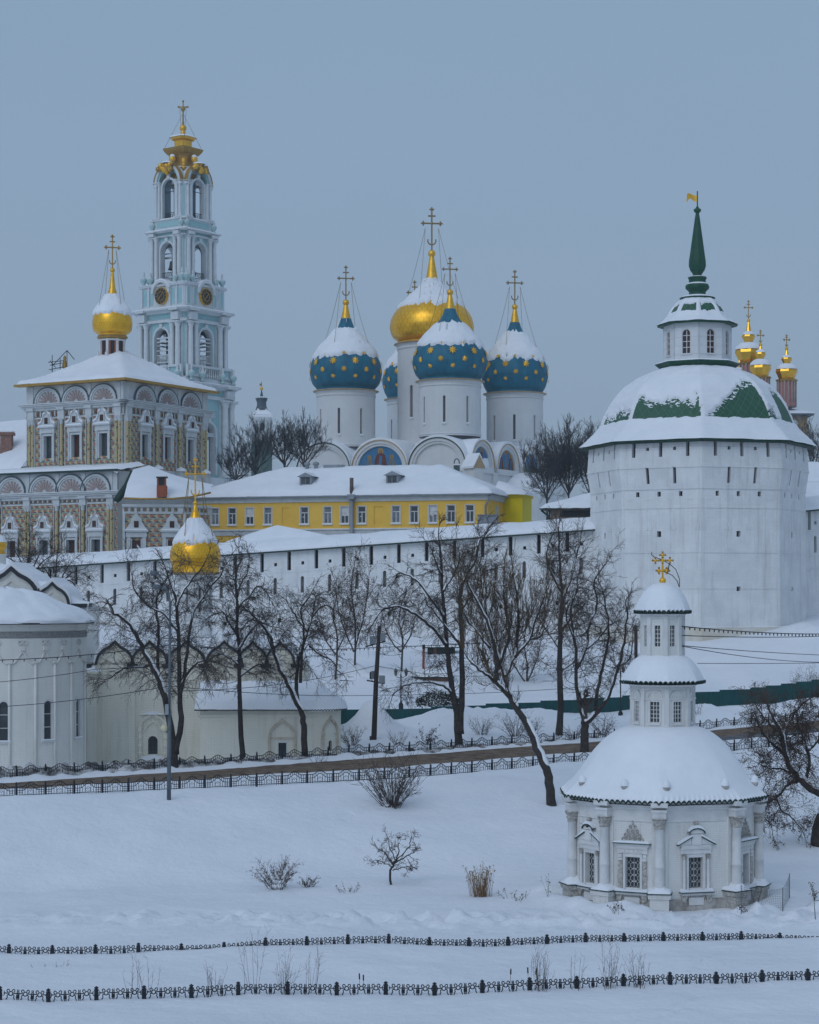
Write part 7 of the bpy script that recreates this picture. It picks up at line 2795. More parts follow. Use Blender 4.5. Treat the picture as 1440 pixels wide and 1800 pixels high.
# scaffold peeping over the refectory roof
def scaffold():
 d = 305.0
 m = MB()
 P = lambda x, y, dd=0: WP(x, y, d + dd)
 for a, b in (((92, 624), (92, 650)), ((118, 616), (118, 650)), ((106, 630), (106, 650)), ((85, 637), (112, 634)), ((88, 642), (110, 638)), ((86, 650), (112, 645)), ((92, 643), (118, 616)), ((118, 616), (131, 632)), ((88, 634), (98, 646))):
  for dd in (0, 1.2):
   m.tube([P(*a, dd), P(*b, dd)], 0.06, 5)
 m.tube([P(118, 616), P(118, 616, 1.2)], 0.06, 5)
 m.tube([P(92, 650), P(92, 800)], 0.08, 5)
 m.tube([P(118, 650), P(118, 800)], 0.08, 5)
 o = m.build('scaffold', IRON)
 tag(o, 'thin scaffold poles peeping over the roof left of the gold dome', 'scaffold')
 f = MB()
 q = WP(114, 634, d + .6)
 f.lathe([(0.35, -1.4), (0.38, -0.6), (0.2, 0.1), (0.24, 0.5), (0.0, 0.9)], 10, q)
 f.build('finial', OLDGOLD, o)
scaffold()
# ------------------------------------------------------------------ the two parish churches on the left
def ogee(c, z0, hw, rise, n=16):
 """keel arch outline from right foot over the point to the left foot"""
 pts = []
 for i in range(n + 1):
  t = -1 + 2 * i / n
  a = abs(t)
  h = (1 - a ** 2.0) ** 0.55 * 0.80 + 0.20 * max(0, 1 - a * 3.2) ** 1.2
  pts.append((c - hw * t * 1.0, z0 + rise * h))
 return pts
def keel_gable(root, fn, c, z0, hw, rise, depth, wall_mat, name='gable'):
 g = MB()
 o, i1, i2 = ogee(c, z0, hw, rise), ogee(c, z0, hw * 0.92, rise * 0.90), ogee(c, z0, hw * 0.7, rise * 0.7)
 i3 = ogee(c, z0, hw * 0.62, rise * 0.62)
 g.band(ogee(c, z0 - .05, hw * 1.16, rise * 1.17), o, fn, -0.3, 0.22, 1)
 g.band(o, i1, fn, -0.3, 0.07, 0)
 g.extrude(i1[::-1], fn, -0.3, 0.0, 0)
 g.band(i2, i3, fn, 0.0, 0.09, 0)
 gp = g.build(name, [wall_mat, SLATE2], root)
 s = MB()
 so = [(u, w + 0.34 + 0.1 * fb(u, c, 2)) for u, w in ogee(c, z0, hw * 1.2, rise * 1.16)]
 s.band(so, ogee(c, z0, hw * 1.165, rise * 1.175), fn, -depth, 0.06)
 s.build('snow_roof', SNOW, gp)
 return gp
SLATE2 = mat('black_sheet_edge', (0.025, 0.028, 0.035), (0.04, 0.045, 0.05), scale=2, rough=0.6)
def apse_church():
 d = 155.0
 root = thing('apse_church', 'pale church with a rounded apse and thick snow roof at the left edge', 'church', (XP(10, d), d, 0))
 R = 6.2
 Z = lambda y: ZP(y, d - 4)
 def fn(u, v, w):
  a = u / R
  return ((R + v) * math.sin(a), -(R + v) * math.cos(a), w)
 hs = []
 for a, hw in ((-20, 0.32), (10, 0.32), (41.5, 0.34), (72, 0.34)):
  u = rad(a) * R
  hs.append((u - hw, u + hw, Z(1300), Z(1231), True))
 wl = MB()
 zt = Z(1097)
 facade(wl, fn, rad(-100) * R, rad(100) * R, 1.5, zt, hs, ucuts=[rad(a) * R for a in range(-100, 101, 5)], wcuts=(Z(1310),))
 for k in range(len(wl.s)):
  wl.s[k] = False
 wl.build('wall', PALE, root)
 for h in hs:
  w = leaded_window(root, fn, h, 0.14, (PALE, GLASS), (1, 3), 'grid', 0.05)
  f = MB()
  n = 10
  c, r = (h[0] + h[1]) / 2, (h[1] - h[0]) / 2
  ol = [(c + (r + .15) * math.cos(PI * i / n), h[3] - r + (r + .15) * math.sin(PI * i / n)) for i in range(n + 1)]
  il = [(c + (r + .003) * math.cos(PI * i / n), h[3] - r + (r + .003) * math.sin(PI * i / n)) for i in range(n + 1)]
  f.band([(h[1] + .15, h[2])] + ol + [(h[0] - .15, h[2])], [(h[1] + .003, h[2])] + il + [(h[0] - .003, h[2])], fn, 0, 0.09)
  f.box(h[0] - 0.2, h[1] + 0.2, 0, 0.15, h[2] - 0.15, h[2] - 0.003, 0, fn)
  f.build('frame', TRIM, w)
  s = MB()
  s.box(h[0] - 0.2, h[1] + 0.2, 0, 0.2, h[2], h[2] + 0.09, 0, fn)
  s.build('snow_sill', SNOW, w)
 cols = MB()
 za = Z(1165)
 pos = [-60, -40, -22, -4, 14, 32, 47, 63, 85]
 for a in pos:
  u = rad(a) * R
  cols.tube([fn(u, 0.06, 1.5), fn(u, 0.06, za)], 0.11, 6)
  cols.box(u - 0.18, u + 0.18, 0, 0.2, za, za + 0.16, 0, fn)
 for a, b in zip(pos[:-1], pos[1:]):
  u0, u1 = rad(a) * R, rad(b) * R
  c, hw = (u0 + u1) / 2, (u1 - u0) / 2
  pts = []
  for i in range(13):
   t = -1 + i / 6
   pts.append(fn(c + hw * t, 0.05, za + 0.9 * (math.cos(t * PI) * 0.5 + 0.5) ** 0.7 * (1.0) - (0.35 * math.sin(PI * abs(t)))))
  cols.tube(pts, 0.075, 5)
  for s_ in (-0.2, 0.2):
   cols.tube([fn(c + s_ + 0.16 * math.cos(q), 0.05, za + 1.55 + 0.16 * math.sin(q)) for q in [j * PI / 4 for j in range(8)]], 0.05, 4, 0, True, True)
  cols.box(c - 0.16, c + 0.16, 0, 0.12, za + 0.95, za + 1.3, 0, fn)
 cols.build('blind_arcade', PALE, root)
 cn = MB()
 cn.lathe([(R + 0.01, zt - 1.05), (R + 0.05, zt - 1.0), (R + 0.05, zt - 0.6), (R + 0.02, zt - 0.55)], 48, mi=1, arc=(-100, 100))
 cn.lathe([(R + 0.02, zt - 0.5), (R + 0.12, zt - 0.45), (R + 0.12, zt - 0.1), (R + 0.3, zt)], 48, mi=0, arc=(-100, 100))
 cn.build('cornice', [PALE, mat('grey_frieze', (0.22, 0.22, 0.21), (0.32, 0.32, 0.31), scale=6, rough=.95)], root)
 rf = MB()
 prof = smooth_prof([(6.85, zt + 0.05), (6.8, zt + 0.35), (5.9, zt + 0.95), (4.0, zt + 1.9), (2.0, zt + 2.55), (0.0, zt + 2.75)], 5)
 rf.lathe(prof, 72, arc=(-105, 105), rfn=lambda a, s, z: 1 + 0.02 * fb(a * 3, s * 3, 0), tfn=lambda a, s: 0.22 * fb(a * 2.5, s * 3, 3) * (s > .1))
 ro = rf.build('roof', SNOW, root)
 ev = MB()
 ev.lathe([(6.2, zt), (6.8, zt - 0.02), (6.84, zt + 0.10), (6.7, zt + 0.12)], 72, arc=(-105, 105))
 ev.build('eave', SLATE2, ro)
 # cube behind with keel gables
 O = Vector((XP(10, d), d, 0))
 f2 = plane_fn(Vector((XP(-120, 163), 163, 0)) - O, (1, 0, 0), (0, -1, 0))
 k = 163 / FL
 uu = lambda px: (px + 120) * k
 zz = lambda y: ZP(y, 163)
 b = MB()
 b.box(0, uu(128), -14, -0.4, 1.5, zz(1066), 0, f2)
 b.box(uu(118), uu(152), -3, 0.0, zz(1067), zz(1061), 1, f2)
 b.build('nave_wall', [PALE, SLATE2], root)
 keel_gable(root, f2, uu(20), zz(1052), 44 * k, 49 * k, 8, PALE)
 keel_gable(root, f2, uu(92), zz(1064), 28 * k, 36 * k, 6, PALE)
 keel_gable(root, f2, uu(-60), zz(1052), 40 * k, 49 * k, 6, PALE)
 s = MB()
 n1, n2 = 40, 14
 prof_ = [(-120, 985), (-10, 990), (15, 995), (40, 1009), (56, 1021), (72, 1023), (95, 1023), (108, 1031), (122, 1047), (132, 1055), (154, 1060)]
 vs = []
 for i in range(n1 + 1):
  px = lerp(-120, 154, i / n1)
  y = interp(px, [p[0] for p in prof_], [p[1] for p in prof_])
  for j in range(n2 + 1):
   v = -0.2 - 6.5 * j / n2
   z = zz(y) - (0.55 if j == 0 else 0) + 0.35 * math.sin(PI * j / n2) - 0.06 * j + 0.06 * fb(px * .05, v, 0)
   vs.append(f2(uu(px), v, z))
 s.add(vs, [(i * (n2 + 1) + j, (i + 1) * (n2 + 1) + j, (i + 1) * (n2 + 1) + j + 1, i * (n2 + 1) + j + 1) for i in range(n1) for j in range(n2)], 0, True)
 s.build('nave_roof', SNOW, root)
 c = Vector((XP(-4, 168), 168, 0)) - O
 m = MB()
 m.lathe([(0.7, 16), (0.7, ZP(976, 168)), (0.85, ZP(974, 168))], 20, c)
 dr = m.build('drum', PALE, root)
 m = MB()
 m.lathe([(0.6, ZP(976, 168)), (0.72, ZP(972, 168)), (0.5, ZP(969, 168)), (0.62, ZP(966, 168)), (0.78, ZP(958, 168)), (0.7, ZP(951, 168)), (0.4, ZP(944, 168)), (0.1, ZP(936, 168)), (0.04, ZP(925, 168))], 24, c)
 dm = m.build('dome', GOLDP, root)
 m = MB()
 m.lathe([(0.74, ZP(953, 168)), (0.68, ZP(948, 168)), (0.4, ZP(941, 168)), (0.0, ZP(938, 168))], 20, c)
 m.build('snow_cap', SNOW, dm)
apse_church()
def gabled_church():
 d = 163.0
 k = d / FL
 O = Vector((XP(165, d), d, 0))
 root = thing('gabled_church', 'cream church with a row of keel gables and a single gold dome behind bare trees', 'church', O)
 fn = plane_fn((0, 0, 0), (1, 0.02, 0), (0.02, -1, 0))
 uu = lambda px: (px - 165) * k
 zz = lambda y: ZP(y, d)
 wl = MB()
 W = uu(530)
 zv = zz(1166)
 h = (uu(260), uu(277), zz(1326), zz(1294), True)
 facade(wl, fn, 0, W, 1.5, zv, [h])
 facade(wl, plane_fn(fn(W, 0, 0), (0, 1, 0), (1, 0, 0)), 0, 13, 1.5, zv)
 facade(wl, plane_fn(fn(0, -13, 0), (0, -1, 0), (-1, 0, 0)), 0, 13, 1.5, zv)
 for px in (172, 232, 295, 425, 527):
  wl.box(uu(px) - 0.28, uu(px) + 0.28, 0, 0.14, 1.5, zv - 0.1, 0, fn)
 wl.box(uu(165) - 0.5, uu(165) + 0.3, -0.6, 0.5, 1.5, zz(1185), 0, fn)
 wl.box(uu(165) - 0.7, uu(165) + 0.45, -0.8, 0.65, zz(1185), zz(1180), 0, fn)
 wl.build('wall', CREAM, root)
 s = MB()
 q = fn(uu(165) - 0.1, -0.05, 0)
 s.lathe([(0.75, zz(1180)), (0.6, zz(1176)), (0.3, zz(1172)), (0, zz(1169))], 14, q)
 s.box(-1.3, 0.0, -2, 0.4, zz(1240), zz(1232), 0, fn)
 s.build('snow_cap', SNOW, root)
 w = leaded_window(root, fn, h, 0.35, (CREAM, GLASS), (3, 4), 'grid', 0.03, IRON)
 m = MB()
 c = uu(268.5)
 for s_ in (-1, 1):
  x = c + s_ * uu(165 + 22)
  m.tube([fn(x, 0.1, 2.6), fn(x, 0.1, zz(1278))], 0.16, 6)
  for j in range(5):
   m.ball(fn(x, 0.12, lerp(3.0, zz(1284), j / 4)), 0.22, 0, 6)
 m.band(ogee(c, zz(1278), 25 * k, 28 * k), ogee(c, zz(1278), 20 * k, 22 * k), fn, 0, 0.15)
 m.band(ogee(c, zz(1284), 16 * k, 20 * k), ogee(c, zz(1284), 12 * k, 15 * k), fn, 0, 0.1)
 m.box(c - 1.2, c + 1.2, 0, 0.35, zz(1341), zz(1336), 0, fn)
 m.box(c - 0.95, c + 0.95, 0, 0.25, zz(1336), zz(1328), 0, fn)
 m.build('surround', CREAM, w)
 m = MB()
 m.extrude([(c - 1.1, zz(1336)), (c + 1.1, zz(1336)), (c + .7, zz(1329)), (c, zz(1326)), (c - .7, zz(1329))], fn, 0.1, 0.45)
 m.extrude([(c - 1.0, zz(1256)), (c + 1.0, zz(1256)), (c, zz(1250))], fn, 0.0, 0.25)
 m.build('snow_ledge', SNOW, w)
 for px, hw in ((202, 31), (263, 30), (327, 32), (394, 30), (444, 25), (492, 24)):
  keel_gable(root, fn, uu(px), zv - 0.1, hw * k, (1166 - 1129) * k, 5.5, CREAM)
 ends = MB()
 for px in (153, 233, 295, 359, 420, 467, 520):
  ends.box(uu(px) - 0.42, uu(px) + 0.42, -0.4, 0.34, zv - 0.35, zv - 0.05, 0, fn)
 ends.build('gutter_spout', SLATE2, root)
 r = MB()
 vs = []
 for i in range(41):
  for j in range(25):
   u, q = lerp(-0.6, W + 0.6, i / 40), lerp(0.6, 13.0, j / 24)
   e = min(q / 6.5, (13.4 - q) / 6.5, (u + 0.6) / 6, (W + .6 - u) / 6)
   vs.append(fn(u, -q, zv + 0.1 + 1.9 * sstep(0, 1, e) + 0.12 * fb(u * .5, q * .5, 3)))
 r.add(vs, [(i * 25 + j, (i + 1) * 25 + j, (i + 1) * 25 + j + 1, i * 25 + j + 1) for i in range(40) for j in range(24)], 0, True)
 r.build('roof', SNOW, root)
 dd = 170.0
 c = Vector((XP(343.5, dd), dd, 0)) - O
 drum_with_dome(root, (c.x, c.y), 1.45, 11.5, ZP(1008, dd), 2.16, 5.1, dict(dome=GOLD, sp=GOLDP, cross=GOLDP, rb=2.05, spire=0.8, plain=True, cang=0.1, snow_hi=0.9), 8.0, 0.55, 8, (0.26, 14.9, 17.2), 3.5, False, True, -45 + 22, (-100, 100), True, 0.16)
 # low rounded porch in front, right of the gables
 d2 = 156.5
 k2 = d2 / FL
 x0, x1, x2 = XP(352, d2), XP(556, d2), XP(598, d2)
 rr = x2 - x1
 ln = x1 - x0
 def fp(u, v, w):
  if u <= ln:
   return (x0 + u - O.x, d2 - v - O.y, w)
  a = (u - ln) / rr
  return (x1 + (rr + v) * math.sin(a) - O.x, d2 + rr - (rr + v) * math.cos(a) - O.y, w)
 z2 = lambda y: ZP(y, d2)
 ue = ln + rr * PI / 2
 up = lambda px: (px - 352) * k2
 h1 = (up(487), up(506), z2(1333), z2(1303))
 ua = ln + rr * rad(36)
 h2 = (ua - 0.16, ua + 0.16, z2(1320), z2(1302), True)
 pw_ = MB()
 facade(pw_, fp, 0, ue, 1.5, z2(1250), [h1, h2], ucuts=[ln + rr * PI / 2 * i / 8 for i in range(9)])
 pw_.box(0, ln, 0, 0.1, z2(1260), z2(1256), 0, fp)
 facade(pw_, plane_fn(fp(0, -6, 0), (0, -1, 0), (-1, 0, 0)), 0, 6, 1.5, z2(1250))
 po = pw_.build('porch_wall', CREAM, root)
 for (h, c, hw, yb, yt) in ((h1, up(496), 25 * k2, 1296, 1262), (h2, ua, 0.75, 1290, 1258)):
  m = MB()
  recess(m, fp, h, 0.25, 0, 1)
  m.band(ogee(c, z2(yb), hw, (yb - yt) * k2), ogee(c, z2(yb), hw * .84, (yb - yt) * k2 * .8), fp, 0, 0.14)
  m.box(c - hw, c + hw, 0, 0.1, z2(yb + 3), z2(yb), 0, fp)
  for s_ in (-1, 1):
   x = c + s_ * hw * 0.9
   m.box(x - 0.1, x + 0.1, 0, 0.13, 2.0, z2(yb), 0, fp)
  w = m.build('window', [CREAM2, GLASS], po)
  if h is h1:
   m = MB()
   e = .004
   for a_, b_, cc, dd_ in ((h[0] + e, h[0] + .11, h[2], h[3]), (h[1] - .11, h[1] - e, h[2], h[3]), (h[0] + .11, h[1] - .11, h[3] - .12, h[3] - e)):
    m.box(a_, b_, -0.2, 0.03, cc, dd_, 0, fp)
   m.build('frame', TRIM, w)
 pr = MB()
 vs = []
 nu = 44
 for i in range(nu + 1):
  u = lerp(-0.4, ue, i / nu)
  for j in range(13):
   t = j / 12
   v = lerp(0.55, -4.6, t) if u <= ln else lerp(0.55, -rr - 0.02, t)
   z = z2(1249) + 0.1 + 1.75 * t ** 0.75 + (0.3 * sstep(0, .08, t)) + 0.12 * fb(u * .5, t * 4, 5)
   vs.append(fp(u, v, z))
 pr.add(vs, [(i * 13 + j, (i + 1) * 13 + j, (i + 1) * 13 + j + 1, i * 13 + j + 1) for i in range(nu) for j in range(12)], 0, True)
 pro = pr.build('porch_roof', SNOW, root)
 te = MB()
 te.tube([fp(lerp(-0.4, ue - .3, i / 240), 0.52, z2(1250) + 0.06 + 0.07 * abs(math.sin(i * 0.8))) for i in range(241)], 0.05, 4)
 te.build('tile_edge', SLATE2, pro)
CREAM2 = mat('worn_cream', (0.60, 0.54, 0.45), (0.38, 0.29, 0.20), scale=1.8, rough=0.95, lo=.45, hi=.75)
gabled_church()
# ------------------------------------------------------------------ poles, lamps, wires
def lamp_pole():
 d = 127.5
 b = WP(297, 1388, d)
 b.z = ground_z(b.x, b.y, False)
 root = thing('street_lamp', 'tall grey steel lamp post with two lamp heads beside the railing', 'lamp', b)
 P = lambda x, y: WP(x, y, d) - b
 m = MB()
 m.tube([(0, 0, -0.5), P(298, 1250)], [0.14, 0.12], 10)
 m.tube([P(298, 1250), P(299, 1105)], 0.09, 10)
 m.tube([P(299, 1105), P(299, 1060), P(297, 1042), P(290, 1035), P(281, 1031)], [0.08, 0.07, 0.06, 0.05, 0.05], 8)
 m.tube([P(298, 1052), P(290, 1025), P(280, 1010)], 0.05, 6)
 m.build('pole', STEEL, root)
 for x, y in ((276, 1032), (271, 1008)):
  h = MB()
  h.lathe([(0.0, -0.14), (0.2, -0.12), (0.3, -0.02), (0.26, 0.1), (0.1, 0.17), (0, 0.18)], 14, P(x, y))
  h.build('lamp_head', [STEEL], root)
 x = MB()
 x.box(P(291, 0).x, P(297, 0).x, -0.22, 0.22, P(0, 1256).z, P(0, 1238).z)
 x.build('switch_box', GREYMETAL, root)
 g = MB()
 g.ball(P(289, 1280), 0.24, 0, 14)
 g.tube([P(290, 1285), P(298, 1289)], 0.04, 5, 1)
 g.build('lamp_globe', [LAMPGLASS, STEEL], root)
lamp_pole()
def light_mast():
 d = 167.0
 b = WP(657, 1312, d)
 b.z = ground_z(b.x, b.y, False) - 0.4
 root = thing('floodlight_pole', 'leaning dark wooden pole carrying four floodlights', 'pole', b)
 P = lambda x, y: WP(x, y, d) - b
 m = MB()
 m.tube([(0, 0, 0), P(661, 1200), P(667, 1100)], [0.24, 0.2, 0.16], 9)
 m.box(P(650, 0).x, P(656, 0).x, -0.2, 0.2, 0, P(0, 1294).z)
 m.tube([P(643, 1137), P(678, 1127)], 0.06, 5)
 m.tube([P(645, 1196), P(676, 1202)], 0.06, 5)
 m.build('pole', WOOD, root)
 for x, y, a in ((655, 1126, .2), (673, 1120, -.15), (655, 1187, .8), (672, 1195, -.2)):
  f = MB()
  c = P(x, y)
  U, N = Vector((math.cos(a), math.sin(a), 0)), Vector((math.sin(a), -math.cos(a), 0))
  fn = lambda u, v, w: tuple(c + U * u + N * v + Vector((0, 0, w + v * .3)))
  f.box(-0.22, 0.22, -0.12, 0.1, -0.3, 0.3, 0, fn)
  f.box(-0.25, 0.25, 0.1, 0.14, -0.33, 0.33, 1, fn)
  f.tube([fn(0, -0.1, -0.35), fn(0, 0, -0.5)], 0.04, 5, 0)
  f.build('floodlight', [IRON, GREYMETAL], root)
light_mast()
def old_lantern(px, y0, y1, d, label, two=True):
 b = WP(px, y1, d)
 root = thing('lantern_post', label, 'lamp', b)
 s = d / FL
 H = (y1 - y0) * s
 m = MB()
 m.lathe([(0.22, -1.5), (0.22, 0.1), (0.1, 0.3), (0.06, 0.5), (0.055, H * .72), (0.09, H * .74), (0.04, H * .8), (0.03, H * .84), (0.0, H * .9)], 8)
 if two:
  m.tube([(-0.48, 0, H * .74), (0, 0, H * .70), (0.48, 0, H * .76)], 0.03, 5)
  m.tube([(-0.3, 0, H * .6), (0, 0, H * .66), (0.3, 0, H * .6)], 0.03, 5)
 m.build('post', IRON, root)
 for x in ((-0.48, 0.48) if two else (-0.25, 0.25)):
  g = MB()
  zz = H * 0.76
  g.lathe([(0.04, zz), (0.12, zz + 0.05), (0.19, zz + 0.45), (0.24, zz + 0.47), (0.1, zz + 0.62), (0.03, zz + 0.75), (0, zz + 0.78)], 6, (x, 0, 0), 0, False)
  g.build('lantern', mat_lant, root)
mat_lant = mat('dark_lantern_glass', (0.05, 0.05, 0.05), (0.22, 0.21, 0.19), scale=4, rough=0.3)
old_lantern(705, 1172, 1240, 186, 'old style double lantern post on the snowy slope left of the forked tree')
old_lantern(1091, 1160, 1255, 187, 'old style lantern post beside the forked tree left of the chapel', False)
wp_ = MB()
q = WP(1118, 1152, 196)
wp_.tube([q + Vector((0, 0, -3)), q, WP(1118, 1100, 196)], 0.17, 8)
wp_.tube([WP(1112, 1108, 196), WP(1124, 1108, 196)], 0.06, 5)
tag(wp_.build('wire_pole', WOOD), 'short dark wooden pole standing left of the chapel lantern', 'pole')
def cable(label, pts, sag, bulbs=0.0, r=0.022):
 m = MB()
 for a, b in zip(pts[:-1], pts[1:]):
  A, B = WP(*a), WP(*b)
  n = 14
  P = [A.lerp(B, i / n) - Vector((0, 0, sag * 4 * (i / n) * (1 - i / n))) for i in range(n + 1)]
  m.tube(P, r, 4)
  if bulbs:
   ln = (B - A).length
   for i in range(int(ln / bulbs)):
    t = (i + 0.5) * bulbs / ln
    p = A.lerp(B, t) - Vector((0, 0, sag * 4 * t * (1 - t)))
    m.tube([p, p - Vector((0, 0, 0.16))], 0.035, 4)
 tag(m.build('overhead_cable', IRON), label, 'cable')
cable('string of small bulbs on a cable crossing the pale apse near its top', [(-60, 1161, 140), (298, 1134, 128), (662, 1138, 167), (1118, 1108, 196)], 0.25, 1.1, 0.03)
cable('thin bare cable crossing the pale apse above its windows', [(-60, 1203, 140), (170, 1176, 150), (298, 1160, 127.6)], 0.15)
cable('lower bare cable running from the left edge past the steel lamp post', [(-60, 1245, 140), (298, 1206, 127.6), (662, 1222, 167), (1090, 1202, 187)], 0.25)
cable('bare cable from the steel lamp post across to the floodlight pole', [(298, 1215, 127.6), (660, 1170, 167), (900, 1185, 200)], 0.5)
cable('string of small bulbs on a cable in front of the round tower foot', [(1199, 1101, 109), (1500, 1113, 150)], 0.2, 1.0, 0.03)
cable('bare cable just below the bulb string right of the chapel', [(1199, 1117, 109), (1500, 1115, 150)], 0.15, 0, 0.025)
cable('upper bare cable fanning out over the snow slope right of the chapel', [(1200, 1135, 109.5), (1500, 1153, 160)], 0.1)
cable('middle bare cable fanning out over the snow slope right of the chapel', [(1200, 1136, 109.5), (1500, 1163, 160)], 0.35)
cable('lowest bare cable over the snow slope above the teal fence', [(1226, 1166, 150), (1500, 1164, 160)], 0.05)
# bird gliding past the chapel
def bird():
 d = 103.0
 c = WP(1032.5, 1452.5, d)
 m = MB()
 m.lathe([(0.0, -0.19), (0.035, -0.12), (0.075, 0.0), (0.06, 0.1), (0.045, 0.15), (0.015, 0.22), (0, 0.24)], 10)
 # turn the body so that it lies along the flight line
 R = Matrix.Rotation(rad(75), 3, 'X')
 m.v = [tuple(R @ Vector(p)) for p in m.v]
 for s, tip in ((-1, (-0.42, 0.06, 0.19)), (1, (0.33, -0.05, -0.40))):
  mid = (s * 0.17, 0.0, 0.075 if s < 0 else -0.04)
  A = [(0, 0.09, 0.03), (mid[0], 0.12, mid[2]), tip]
  B = [(0, -0.1, 0.03), (mid[0], -0.1, mid[2]), (tip[0] * .95, tip[1] - 0.05, tip[2])]
  vs = A + B + [(x, y, z - 0.015) for x, y, z in A] + [(x, y, z - 0.015) for x, y, z in B]
  m.add(vs, [(0, 1, 4, 3), (1, 2, 5, 4), (6, 9, 10, 7), (7, 10, 11, 8), (0, 6, 7, 1), (1, 7, 8, 2), (3, 4, 10, 9), (4, 5, 11, 10), (2, 8, 11, 5)], 0)
 m.add([(-0.04, 0.18, -0.03), (0.04, 0.18, -0.03), (0.07, 0.36, -0.06), (-0.07, 0.36, -0.06), (0, 0.2, -0.05)], [(0, 1, 2, 3), (0, 4, 1)], 0)
 m.ball((0, -0.2, 0.06), 0.055, 0, 8)
 m.tube([(0, -0.24, 0.06), (0, -0.31, 0.05)], [0.02, 0.004], 5)
 o = m.build('bird', EYE, None, c)
 tag(o, 'black bird with spread wings flying past the chapel wall', 'bird')
bird()
# wire netting beside the chapel
def netting():
 root = thing('wire_enclosure', 'sagging wire mesh enclosure on thin posts beside the chapel', 'fence', WP(1303, 1590, 103))
 o = root.location
 ps = [(1303, 1536, 1590, 103.5), (1340, 1548, 1586, 105.0), (1376, 1537, 1585, 104.6), (1388, 1530, 1574, 107.5)]
 pts = []
 for px, yt, yb, d in ps:
  a, b = WP(px, yb, d), WP(px, yt, d)
  a.z = ground_z(a.x, a.y) - 0.2
  b.z = a.z + 0.2 + (yb - yt) * d / FL
  if px == 1340:
   a.x -= 0.35
  m = MB()
  m.tube([a - o, b - o], 0.022, 6)
  m.build('post', STEEL, root)
  pts.append((a + Vector((0, 0, 0.2)), b))
 for i in range(3):
  (a0, b0), (a1, b1) = pts[i], pts[i + 1]
  m = MB()
  n = 13 if i < 2 else 7
  G = lambda s, t: a0.lerp(a1, s).lerp(b0.lerp(b1, s), t) - Vector((0, 0, 0.12 * math.sin(PI * s) * t)) - o
  for k in range(n + 1):
   m.tube([G(k / n, t) for t in (0, .5, 1)], 0.006, 3)
  for k in range(14):
   m.tube([G(s / 6, (k + .5) / 14) for s in range(7)], 0.006, 3)
  m.build('wire_mesh', STEEL, root)
 fr = MB()
 f0 = WP(1434, 1595, 101)
 f0.z = ground_z(f0.x, f0.y)
 fr.tube([(0, 0, -0.3), (-0.08, 0, 0.85), (1.0, 0.2, 0.85), (1.05, 0.2, -0.3)], 0.025, 5)
 tag(fr.build('metal_frame', STEEL, None, f0), 'bent thin metal frame sticking from the snow at the right edge', 'frame')
netting()
# small snowed sheds and posts on the slope under the wall
def slope_shed(name, label, px0, px1, yw0, yw1, d, rise, depth, wall_m):
 x0, x1 = XP(px0, d), XP(px1, d)
 root = thing(name, label, 'shed', (x0, d, 0))
 fn = plane_fn((0, 0, 0), (1, 0, 0), (0, -1, 0))
 m = MB()
 w = x1 - x0
 m.box(0, w, -depth, 0, ZP(yw1, d) - 0.9, ZP(yw0, d), 0, fn)
 m.box(w * .2, w * .32, 0.0, 0.04, ZP(yw1, d) - .8, ZP(yw0, d) - .1, 1, fn)
 m.build('wall', [wall_m, BRICK], root)
 snow_gable_roof(root, fn, -0.5, w + 0.5, -0.5, depth + 0.5, ZP(yw0, d) + 0.05, ZP(yw0, d) + rise, 1.5, 1.5, 0.4, px0, DGREEN)
slope_shed('snowed_shed', 'pale shed almost drowned in snow behind the floodlight pole', 607, 645, 1196, 1205, 203, 1.3, 5, CREAM)
slope_shed('green_shed', 'dark green shed roof poking from snow under the white wall', 752, 800, 1138, 1148, 223, 0.4, 3, DGREEN)
slope_shed('low_store', 'low brown store with a snow lid on the slope left of the forked tree', 722, 790, 1190, 1202, 205, 0.7, 4, BRICK)
rp = MB()
q = WP(744, 1196, 206)
rp.tube([q - Vector((0, 0, 1)), WP(745, 1141, 206)], 0.13, 8)
rp.tube([WP(745, 1141, 206), WP(745, 1133, 206)], 0.16, 8, 1)
tag(rp.build('red_pole', [REDPOLE, DARK]), 'rusty red pole standing on the snowy slope under the wall', 'pole')
# ------------------------------------------------------------------ bare winter trees
ZV = Vector((0, 0, 1))
def rvec():
 return Vector((random.gauss(0, 1), random.gauss(0, 1), random.gauss(0, 1)))
class Twigs:
 def __init__(self):
  self.v, self.f = [], []
 def tube(self, pts, rs, k):
  o = len(self.v)
  n = len(pts)
  d = (pts[-1] - pts[0])
  if d.length < 1e-6:
   return
  d.normalize()
  a = d.orthogonal().normalized()
  b = d.cross(a)
  cs = [(a * math.cos(2 * PI * q / k) + b * math.sin(2 * PI * q / k)) for q in range(k)]
  for p, r in zip(pts, rs):
   for c in cs:
    self.v.append((p.x + c.x * r, p.y + c.y * r, p.z + c.z * r))
  for i in range(n - 1):
   for q in range(k):
    q2 = (q + 1) % k
    self.f.append((o + i * k + q, o + i * k + q2, o + (i + 1) * k + q2, o + (i + 1) * k + q))
 def leaf(self, p, s):
  a = rvec().normalized() * s
  b = rvec().normalized() * s * 0.6
  o = len(self.v)
  for q in (p, p + a * .5 + b * .5, p + a, p + a * .5 - b * .5):
   self.v.append(tuple(q))
  self.f.append((o, o + 1, o + 2, o + 3))
 def build(self, name, m, parent):
  me = bpy.data.meshes.new(name)
  me.from_pydata(self.v, [], self.f)
  me.materials.append(m)
  o = bpy.data.objects.new(name, me)
  C.objects.link(o)
  o.parent = parent
  return o
